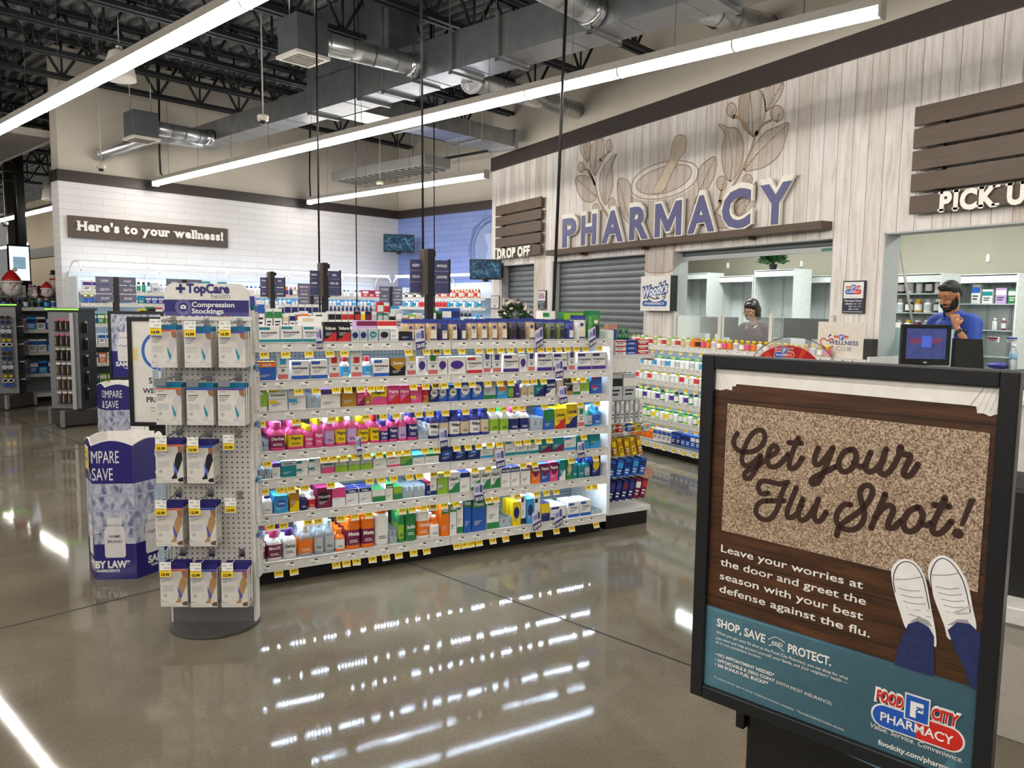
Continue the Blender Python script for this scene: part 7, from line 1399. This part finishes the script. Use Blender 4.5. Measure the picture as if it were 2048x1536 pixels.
fr = onp(1935, 712, (5.95, 3.4, 0), V((FWD.x, FWD.y, 0))); k = (fr-EYE).dot(FWD)/FPX; o = thing('monitor', 'large black till monitor seen from behind, right of the glowing till screen', 'monitor', (fr.x, fr.y, 1.0405), an+.45); zc = fr.z-1.0405; w, h = 92*k, 66*k
MB().prism([(-w*.46, -h/2), (w*.56, -h/2-.02), (w*.44, h/2), (-w*.46, h/2+.01)], (0, .02, zc), X, ZZ, .03, pm('0f1012', .35)).go('housing', None, o, bevel=.005); MB().box(-.05, .0, 0, .05, .06, zc).box(-.12, -.08, 0, .12, .1, .02).go('stand', BLACK, o)
a = onp(1840, 731, (5.45, 3.38, 0), V((FWD.x, FWD.y, 0))); o = MB().box(-.12, 0, 0, .12, .006, .13, WHITE).go('paper_sign', None, None, (a.x, a.y, 1.0405), an, 'white paper card with small red print in front of the till screen', 'card'); b = MB(); b.v = []; tmp = MB(); tmp.text('FOOD CITY', (0, -.001, .085), X, ZZ, .014, None, RED, .02, align='C'); tmp.go('print', None, o)
# prize wheel
c = onp(1572, 768, FWD*4.55+EYE, FWD); k = 4.55/FPX; o = thing('prize_wheel', 'red prize wheel with a clear rim and pharmacy badge, behind the near poster', 'prize wheel', (c.x, c.y, 0), an); Rr = 77*k; zc = c.z
b = MB(); pts = [(Rr*cos(2*pi*i/48), Rr*sin(2*pi*i/48)) for i in range(48)]; b.prism(pts, (0, .02, zc), X, ZZ, .02, pm('b3221c', .3))
for i in range(12): t = 2*pi*i/12; b.face([(Rr*.3*cos(t), -.001, zc+Rr*.3*sin(t)), (Rr*.98*cos(t), -.001, zc+Rr*.98*sin(t)), (Rr*.98*cos(t+.14), -.001, zc+Rr*.98*sin(t+.14))], pm('cf4434', .3))
fc_logo(b, (-.02, -.003, zc+Rr*.76), X, ZZ, Rr*.52); b.go('disc', None, o); MB().prism([((Rr+.06)*cos(2*pi*i/48)+.05, (Rr+.06)*sin(2*pi*i/48)-.01) for i in range(48)], (0, .06, zc), X, ZZ, .006, clear('eef2f2', .16, .03, 'clear_rim')).ribbon([((Rr+.06)*cos(2*pi*i/32)+.05, (Rr+.06)*sin(2*pi*i/32)-.01) for i in range(32)], .005, (0, .0535, zc), X, ZZ, pm('555a5c', .4), True, 2).go('rim', None, o); MB().cyl((0, .04, 0), (0, .04, zc), .02, n=12).cyl((0, .04, 0), (0, .04, .02), .2, n=24).go('stand', BLACK, o)
# stock room side behind the man
pl, la_, lb_ = pshelf(1784, 1885, 549, 7.75, 'white pharmacy shelving with bottles and jars, left of the person in blue', (1.40, 1.60, 1.80))
pr_, ra_, rb_ = pshelf(1903, 2038, 550, 8.2, 'white pharmacy shelving with medicine boxes, right of the person in blue', (1.16, 1.43, 1.70))
sh = MB().box(-.3, -1.1, 0, .3, .5, .93).go('stock_counter', pm('d9dad8', .45), None, (7.55, 3.4, RF), 0, 'white stock counter with a black top behind the person in blue', 'counter'); MB().box(-.32, -1.12, .93, .32, .52, .99).go('worktop', BLACK, sh)
for i, (x0, x1, yt, c_, kind, z, lab) in enumerate(((1945, 1962, 569, 'wb', 'box', 1.70, 'white and blue box on the upper shelf right of the bearded person'), (1966, 1986, 579, 'wt', 'box', 1.70, 'white and teal box right of the blue one above the bearded person'), (1993, 2014, 576, 'vw', 'box', 1.70, 'lavender box on the shelf right of the bearded person'), (2018, 2036, 578, 'gw', 'box', 1.70, 'green and white box at the right end of the shelf'), (1951, 1961, 615, 'ydw', 'bottle', 1.43, "yellow bottle with a black cap beside the bearded person's shoulder"), (1984, 1994, 631, 'www', 'bottle', 1.43, 'small white bottle on the shelf right of the bearded person'), (2002, 2012, 632, 'mww', 'bottle', 1.43, 'small brown and white bottle near the end of that shelf'))):
    a, b_ = onx(x0, yt, 8.24), onx(x1, yt, 8.24); w = a.y-b_.y; o = mini(kind, w, max(.06, a.z-z) if kind == 'box' else min(.12, max(.06, a.z-z)), c_, .06); o.location = (8.235, (a.y+b_.y)/2, z+.0005); o.rotation_euler.z = -pi/2; tag(o, lab, kind)
rd = random.Random(5)
for r_, z in enumerate((1.40, 1.60, 1.80)):
    for i in range(7):
        c_ = [['wsw', 'wyw', 'mww', 'sww', 'wsw', 'dsw', 'wmw'], ['wws', 'dww', 'hyw', 'wss', 'dws', 'sws', 'wws'], ['dsw', 'wss', 'sww', 'dww', 'wsw', 'wws', 'sww']][r_][i]; w = .075+.02*rd.random(); o = mini('bottle', w, .12+.04*((i*3+r_) % 3)/2, c_, .07); o.location = (7.79, la_.y-.07-i*.105, z+.0005); o.rotation_euler.z = -pi/2
        if o.location.y > lb_.y+.06: tag(o, f'{CN[c_[0]]} bottle with {CN[c_[1]]} cap, {nth(i)} from left, {["low", "middle", "upper"][r_]} shelf left of the bearded person', 'bottle', f'bottles on the {["low", "middle", "upper"][r_]} shelf left of the bearded person')
        else: bpy.data.objects.remove(o)
p0, p1 = onx(1794, 466, 6.42), onx(1826, 650, 6.55); p1 = p0+(p1-p0)*1.0; o = thing('reach_pole', 'long thin pale pole leaning inside the pick up window', 'pole', p1); MB().tube([(0, 0, 0), (p0-p1)*.97], .011, 10).go('shaft', pm('c4c2ba', .4), o); MB().tube([(p0-p1)*.96, (p0-p1)*1.02], .016, 10).go('hook', DARK, o)
a, b_ = onx(1788, 655, 6.36), onx(1900, 740, 6.36); o = MB().box(0, b_.y, CT+.0005, .012, a.y, a.z).go('frosted_screen', pm('9fc4c2', .25, 0, .02), None, (6.37, 0, 0), 0, 'pale aqua frosted panel behind the till screen', 'panel')
a = onx(2030, 668, 7.4); o = thing('water_bottle', 'clear water bottle with a white cap on the black counter top', 'bottle', (7.4, a.y, RF+.9905)); MB().lathe([(.03, 0), (.034, .01), (.033, .09), (.03, .1), (.034, .11), (.034, .15), (.014, .2), (.013, .21)], 16).go('bottle_body', clear('dcecf2', .3, .05), o); MB().cyl((0, 0, .208), (0, 0, .228), .015, n=14).go('cap', WHITE, o); MB().lathe([(.0345, .1), (.0348, .11), (.0348, .15), (.0345, .151)], 16).go('wrapper', pm('9cc6e4', .4), o)
a = onx(2002, 662, 7.4); o = thing('purple_bag', 'crumpled purple pouch lying on the black counter top', 'pouch', (7.4, a.y, RF+.9905)); MB().ball((0, 0, .03), .1, 0, 14, (.6, 1.1, .32)).go('pouch_body', pm('3a3a8c', .4, 0, .3, 40), o)
for i, (x, c_, lab) in enumerate(((1988, 'wr', 'white box with red print hanging on the rack below the black counter'), (2027, 'wb', 'white box with blue print at the right end below the black counter'))):
    a = onx(x, 680, 7.24); o = mini('box', .09, .05, c_, .03); o.location = (7.215, a.y, a.z-.02); o.rotation_euler.z = -pi/2; tag(o, lab, 'box')
# flower bouquet beyond the lit shelving
c = onp(1030, 640, (5.3, 9.4, 0), V((FWD.x, FWD.y, 0))); o = thing('flower_arrangement', 'bouquet of white and red flowers standing before the narrow shutter', 'flowers', (c.x, c.y, 0)); MB().box(-.2, -.2, 0, .2, .2, 1.1).go('pedestal', pm('d6d3cb', .5), o); MB().lathe([(.06, 1.1), (.09, 1.2), (.1, 1.3), (.085, 1.29), (0, 1.28)], 18).go('vase', pm('6f7a5c', .4), o); b = MB(); rd = random.Random(9); cz = 1.47
for i in range(170):
    t, el = rd.uniform(0, 2*pi), rd.uniform(-.3, 1.5); rr = rd.uniform(.1, .22); q = V((cos(t)*cos(el)*rr*1.05, sin(t)*cos(el)*rr, sin(el)*rr*1.0)); d = q.normalized(); s_ = d.cross(V((rd.uniform(-1, 1), rd.uniform(-1, 1), .2))).normalized()*.02; b.face([V((0, 0, cz))+q-d*.03, V((0, 0, cz))+q+s_, V((0, 0, cz))+q+d*.05, V((0, 0, cz))+q-s_], pm(rd.choice(['24401f', '33552a', '1b3018']), .6))
b.tube([(0, 0, 1.28), (-.05, .02, 1.6), (-.09, .03, 1.85)], .004, 5, pm('4a3a28', .6)); b.tube([(0, 0, 1.28), (.03, 0, 1.6), (.05, 0, 1.74)], .004, 5, pm('35502a', .6)); b.go('foliage', None, o)
for i in range(26):
    t, el = rd.uniform(0, 2*pi), rd.uniform(-.3, 1.4); rr = .22; q = V((cos(t)*cos(el)*rr*1.05, sin(t)*cos(el)*rr, cz+sin(el)*rr)); col = ['e4dfc8', 'efe9dc', '7a2420', 'dcd3a8', 'efe9dc', 'd9a8b0'][i % 6]; b = MB()
    for k in range(6): a_ = k*pi/3; b.ball((.016*cos(a_), .016*sin(a_), 0), .014, 0, 8)
    b.ball((0, 0, .006), .012, 0, 8); ob = b.go('flower', pm(col, .6), o); ob.location = q; ob.rotation_euler = (rd.uniform(-1, 1), rd.uniform(-1, 1), 0)

# ================================================================ people
def blob(name, mat, prims, parent, vox=.007, smooth=6, M=None):
    b = MB()
    for p in prims:
        if p[0] == 'c':
            a, c, ra, rb = V(p[1]), V(p[2]), p[3], p[4]; n = 12; d = (c-a).normalized(); u = d.orthogonal().normalized(); v = d.cross(u); pr = []
            for k in range(6): t = -pi/2+pi/2*k/5; pr.append((a+d*ra*sin(t), max(ra*cos(t), 1e-5)))
            for k in range(6): t = pi/2*k/5; pr.append((c+d*rb*sin(t), max(rb*cos(t), 1e-5)))
            i0 = len(b.v)
            for q, r in pr:
                for j in range(n): t = 2*pi*j/n; b.v.append(tuple(q+u*r*cos(t)+v*r*sin(t)))
            for k in range(len(pr)-1):
                for j in range(n): q = i0+k*n; b.f.append((q+j, q+(j+1) % n, q+n+(j+1) % n, q+n+j)); b.m.append(0); b.sm.append(True)
            b.f.append(tuple(range(i0+n-1, i0-1, -1))); e = i0+(len(pr)-1)*n; b.f.append(tuple(range(e, e+n))); b.m += [0, 0]; b.sm += [True, True]
        else:
            c, r3 = V(p[1]), p[2]; R__ = p[3] if len(p) > 3 else Matrix.Identity(3); i0 = len(b.v); n = 18; h = 10
            for k in range(h+1):
                for j in range(n): t = 2*pi*j/n; ph_ = -pi/2+pi*k/h; cc = max(cos(ph_), 1e-4); b.v.append(tuple(c+R__ @ V((r3[0]*cc*cos(t), r3[1]*cc*sin(t), r3[2]*sin(ph_)))))
            for k in range(h):
                for j in range(n): q = i0+k*n; b.f.append((q+j, q+(j+1) % n, q+n+(j+1) % n, q+n+j)); b.m.append(0); b.sm.append(True)
            b.f.append(tuple(range(i0+n-1, i0-1, -1))); e = i0+h*n; b.f.append(tuple(range(e, e+n))); b.m += [0, 0]; b.sm += [True, True]
    if M: b.v = [tuple(M @ V(v)) for v in b.v]
    o = b.go(name, mat, parent); r = o.modifiers.new('fuse', 'REMESH'); r.mode = 'VOXEL'; r.voxel_size = vox; r.use_smooth_shade = True
    s = o.modifiers.new('soften', 'SMOOTH'); s.factor = .5; s.iterations = smooth; return o
def skin(h):
    m = pm(h, .5, 0, .08, 25); m.node_tree.nodes['Principled BSDF'].inputs['Subsurface Weight'].default_value = .08; return m
def head_prims(M):
    """head in its own frame: +x is the face, origin at the skull centre"""
    E = []
    def e(c, r): E.append(('e', M @ V(c), r, M.to_3x3()))
    e((0, 0, .03), (.098, .076, .098)); e((.022, 0, -.035), (.068, .060, .085)); e((.052, 0, -.085), (.036, .036, .030)); e((.082, 0, .045), (.02, .05, .03)); e((.068, .034, -.028), (.025, .02, .022)); e((.068, -.034, -.028), (.025, .02, .022))
    E.append(('c', M @ V((.088, 0, .018)), M @ V((.112, 0, -.022)), .010, .0135)); e((.103, .011, -.026), (.010, .008, .007)); e((.103, -.011, -.026), (.010, .008, .007))
    e((.084, 0, -.052), (.012, .024, .007)); e((.082, 0, -.062), (.013, .021, .008)); e((.086, .03, .038), (.012, .02, .007)); e((.086, -.03, .038), (.012, .02, .007))
    for s in (-1, 1): e((-.008, s*.078, -.002), (.020, .008, .032)); e((-.002, s*.078, -.03), (.010, .008, .012))
    return E
def hand(wr, d, pn, side, curl=1.1, s=1.0):
    """palm and five bent fingers: wrist point, direction to the knuckles, palm normal, side (+1/-1) of the thumb"""
    wr, d, pn = V(wr), V(d).normalized(), V(pn).normalized(); t = d.cross(pn).normalized()*side; P = []
    P.append(('c', wr, wr+d*.045*s, .026*s, .030*s)); k = wr+d*.085*s
    for off in (-.03, -.01, .01, .03): P.append(('c', wr+d*.03*s+t*off*.7*s, k+t*off*s, .014*s, .012*s))
    for off, L in ((.031, .068), (.0105, .078), (-.0105, .073), (-.031, .058)):
        p = k+t*off*s; dd = d.copy()
        for q in (.45, .32, .23):
            dd = (Matrix.Rotation(curl*(.75 if q < .4 else .6), 3, t*side) @ dd).normalized(); n_ = p+dd*L*q*s; P.append(('c', p, n_, .0095*s, .0085*s)); p = n_
    a = wr+d*.025*s+t*.026*s; m_ = a+(t*.75+d*.6+pn*.3).normalized()*.04*s; P += [('c', a, m_, .014*s, .011*s), ('c', m_, m_+(d*.9+pn*.5-t*.1).normalized()*.032*s, .0105*s, .009*s)]; return P
# man in a blue polo
mp0 = V((6.84, 4.12, RF)); man = thing('person', 'bearded person in a blue polo shirt, hand at the chin, behind the till screen', 'person', mp0, pi-.12)
MH = Matrix.Translation((.075, 0, 1.645)) @ Matrix.Rotation(.42, 4, 'Y') @ Matrix.Rotation(-.05, 4, 'X'); SKM = skin('a8714f')
le, lw = V((.10, .27, 1.18)), V((.135, .14, 1.36)); hd = V((.10, -.35, .93))
lh = hand(lw+V((.0, -.01, .02)), (-.05, -.25, .95), (-.6, -.75, -.1), -1, 1.15); re_, rw_ = V((.04, -.29, 1.14)), V((.25, -.22, 1.02)); rh = hand(rw_, (.95, .1, -.1), (0, .1, -1), 1, .5)
TR = [('e', (0, 0, 1.0), (.115, .165, .14)), ('e', (.01, 0, 1.15), (.12, .16, .16)), ('e', (.01, 0, 1.32), (.125, .185, .15)), ('c', (0, .15, 1.425), (0, -.15, 1.425), .065, .065), ('c', (0, 0, 1.42), (.01, 0, 1.48), .085, .065)]
LG = [('c', (0, s*.09, .95), (.01, s*.10, .5), .095, .06) for s in (-1, 1)]+[('c', (.01, s*.10, .5), (-.01, s*.10, .08), .06, .042) for s in (-1, 1)]+[('c', (-.03, s*.10, .04), (.15, s*.11, .035), .04, .033) for s in (-1, 1)]
body = blob('body', SKM, TR+LG+[('c', (.01, 0, 1.45), (.06, 0, 1.57), .062, .055), ('c', (0, .19, 1.41), le, .055, .043), ('c', le, lw, .042, .028), ('c', (0, -.19, 1.41), re_, .055, .043), ('c', re_, rw_, .042, .028)]+lh+rh+head_prims(MH), man, .0055, 4)
POLO = pm('1d3f96', .7, 0, .12, 40)
gr = lambda P, d: [('e', p[1], tuple(r+d for r in p[2])) if p[0] == 'e' else ('c', p[1], p[2], p[3]+d, p[4]+d) for p in P]
blob('polo_shirt', POLO, gr(TR[:4], .014)+[('c', (0, 0, 1.40), (.0, 0, 1.46), .10, .085), ('c', (0, .185, 1.41), V((0, .19, 1.41)).lerp(le, .72), .074, .066), ('c', (0, -.185, 1.41), V((0, -.19, 1.41)).lerp(re_, .72), .074, .066), ('e', (0, 0, .93), (.135, .185, .1))], man, .008, 6)
b = MB(); ring = [(.028+.082*cos(t), .088*sin(t), 1.475-.05*max(0, cos(t))**2) for t in [2*pi*i/24 for i in range(24)]]; ring2 = [(.034+.074*cos(t), .074*sin(t), 1.525-.075*max(0, cos(t))**2) for t in [2*pi*i/24 for i in range(24)]]
for i in range(24):
    if i in (23, 0): continue
    j = (i+1) % 24; b.face([ring[i], ring[j], ring2[j], ring2[i]], 0, True)
cl_ = b.go('collar', POLO, man); so = cl_.modifiers.new('cloth', 'SOLIDIFY'); so.thickness = .008
blob('trousers', pm('3a352e', .8), gr(LG[:4], .016)+[('e', (0, 0, .94), (.13, .178, .09))], man, .01, 5)
HAIR = pm('0f0d0c', .7, 0, .3, 120)
def hm(P, M): return [('e', M @ V(p[0]), p[1], M.to_3x3()) for p in P]
blob('hair', HAIR, hm([((-.014, 0, .055), (.099, .079, .088)), ((-.05, 0, .015), (.058, .075, .085)), ((.05, 0, .105), (.045, .058, .03))], MH), man, .006, 3)
blob('beard', HAIR, hm([((.056, 0, -.092), (.043, .046, .036)), ((.03, .05, -.06), (.048, .020, .05)), ((.03, -.05, -.06), (.048, .020, .05)), ((.092, 0, -.044), (.012, .032, .006)), ((.012, .069, -.03), (.016, .012, .05)), ((.012, -.069, -.03), (.016, .012, .05)), ((.07, 0, -.075), (.024, .03, .012))], MH), man, .005, 3)
b = MB()
for s in (-1, 1): b.ball(MH @ V((.083, s*.031, .017)), .0100, pm('b9aea4', .3), 10); b.ball(MH @ V((.0925, s*.031, .016)), .0055, pm('1a1210', .2), 8)
b.go('eyes', None, man); blob('eyebrows', HAIR, hm([((.094, .031, .045), (.006, .021, .0045)), ((.094, -.031, .045), (.006, .021, .0045))], MH), man, .003, 1)
blob('eyelids', SKM, hm([((.086, .031, .0255), (.0105, .0155, .0075)), ((.086, -.031, .0255), (.0105, .0155, .0075))], MH), man, .003, 1)
wd_ = (lw-le).normalized(); b = MB().cyl(lw-wd_*.04, lw-wd_*.012, .036, .034, 18, pm('22262a', .4)); n_ = wd_.cross(V((0, 0, 1)).cross(wd_)).normalized(); b.cyl(lw-wd_*.026+V((-.02, .028, .0)), lw-wd_*.026+V((-.03, .044, .002)), .022, .022, 18, pm('2c3238', .25, .5)); b.go('wristwatch', None, man)
b = MB(); b.text('FC', (.142, .115, 1.33), V((-.35, .93, 0)).normalized(), ZZ, .018, None, WHITE, .03); b.quad((.139, .135, 1.33), V((-.35, .93, 0)).normalized(), ZZ, .01, 0, .05, .012, RED); b.go('shirt_badge', None, man)
# woman at the counter
wp0 = V((7.02, 6.62, RF)); wom = thing('person', 'dark haired person with glasses in a maroon top looking down behind the counter window', 'person', wp0, pi+.25)
WH = Matrix.Translation((.08, 0, 1.495)) @ Matrix.Scale(.94, 4) @ Matrix.Rotation(.5, 4, 'Y'); SKW = skin('c09078'); WHr = Matrix.Translation((.08, 0, 1.495)) @ Matrix.Rotation(.5, 4, 'Y')
TW = [('e', (0, 0, .93), (.12, .17, .14)), ('e', (.01, 0, 1.06), (.105, .14, .14)), ('e', (.01, 0, 1.2), (.115, .155, .13)), ('c', (0, .13, 1.29), (0, -.13, 1.29), .055, .055), ('c', (0, 0, 1.28), (.01, 0, 1.34), .07, .052)]
LW_ = [('c', (0, s*.085, .88), (.01, s*.09, .46), .09, .055) for s in (-1, 1)]+[('c', (.01, s*.09, .46), (-.01, s*.09, .08), .055, .038) for s in (-1, 1)]+[('c', (-.03, s*.09, .035), (.13, s*.10, .03), .036, .03) for s in (-1, 1)]
we, ww = V((.06, .24, 1.04)), V((.27, .13, 1.02)); we2, ww2 = V((.06, -.24, 1.04)), V((.27, -.13, 1.02))
blob('body', SKW, TW+LW_+[('c', (.01, 0, 1.32), (.06, 0, 1.43), .05, .045), ('c', (0, .16, 1.275), we, .045, .036), ('c', we, ww, .035, .024), ('c', (0, -.16, 1.275), we2, .045, .036), ('c', we2, ww2, .035, .024)]+hand(ww, (.95, -.1, -.1), (0, 0, -1), -1, .5, .92)+hand(ww2, (.95, .1, -.1), (0, 0, -1), 1, .5, .92)+head_prims(WH), wom, .0055, 4)
TOP = pm('4a2a38', .7, 0, .6, 70); blob('top', TOP, gr(TW[:4], .016)+[('c', (0, .16, 1.275), we, .062, .05), ('c', (0, -.16, 1.275), we2, .062, .05), ('c', we, we.lerp(ww, .8), .048, .036), ('c', we2, we2.lerp(ww2, .8), .048, .036), ('e', (0, 0, .86), (.14, .19, .1))], wom, .008, 6); blob('trousers', pm('22252c', .8), gr(LW_[:4], .014)+[('e', (0, 0, .88), (.13, .18, .08))], wom, .01, 5)
b = MB(); 
for s in (-1, 1): b.face([(.03, s*.075, 1.345), (.10, s*.05, 1.31), (.128, s*.012, 1.22), (.108, s*.05, 1.27), (.02, s*.09, 1.325)], pm('e2ded2', .6))
cl_ = b.go('collar', None, wom); so = cl_.modifiers.new('cloth', 'SOLIDIFY'); so.thickness = .006
HW = pm('21130f', .45, 0, .3, 120)
blob('hair', HW, hm([((-.018, 0, .055), (.1, .084, .088)), ((-.05, 0, -.01), (.062, .085, .10)), ((.0, .07, -.03), (.05, .02, .10)), ((.0, -.07, -.03), (.05, .02, .10)), ((.055, .02, .10), (.045, .055, .03)), ((-.04, 0, -.08), (.055, .075, .05))], WHr), wom, .006, 3)
b = MB()
for s in (-1, 1): b.ball(WHr @ V((.079, s*.029, .017)), .011, pm('dcd2c8', .3), 10); b.ball(WHr @ V((.088, s*.029, .015)), .005, pm('2a1a12', .2), 8)
b.go('eyes', None, wom); b = MB(); Xg, Zg = (WHr.to_3x3() @ V((0, 1, 0))), (WHr.to_3x3() @ V((0, 0, 1)))
for s in (-1, 1): b.ribbon([(s*.03+.026*cos(t), .016+.017*sin(t)) for t in [2*pi*i/12 for i in range(12)]], .004, WHr @ V((.112, 0, 0)), Xg, Zg, pm('c8a24a', .25, .8), True, 2); b.prism([(s*.03+.025*cos(t), .016+.016*sin(t)) for t in [2*pi*i/12 for i in range(12)]], WHr @ V((.111, 0, 0)), Xg, Zg, .001, clear('f2e8c0', .3, .03)); b.tube([WHr @ V((.112, s*.056, .02)), WHr @ V((.0, s*.083, .015))], .002, 6, pm('c8a24a', .25, .8))
b.go('glasses', None, wom); blob('eyebrows', HW, hm([((.089, .03, .043), (.006, .019, .004)), ((.089, -.03, .043), (.006, .019, .004))], WHr), wom, .003, 1); b = MB(); b.tube([WHr @ V((.092, -.018, -.054)), WHr @ V((.097, 0, -.055)), WHr @ V((.092, .018, -.054))], .004, 6, pm('a0605a', .5)); b.go('lips', None, wom)
# every label singles out one thing: labels met twice outside one group would be listed here
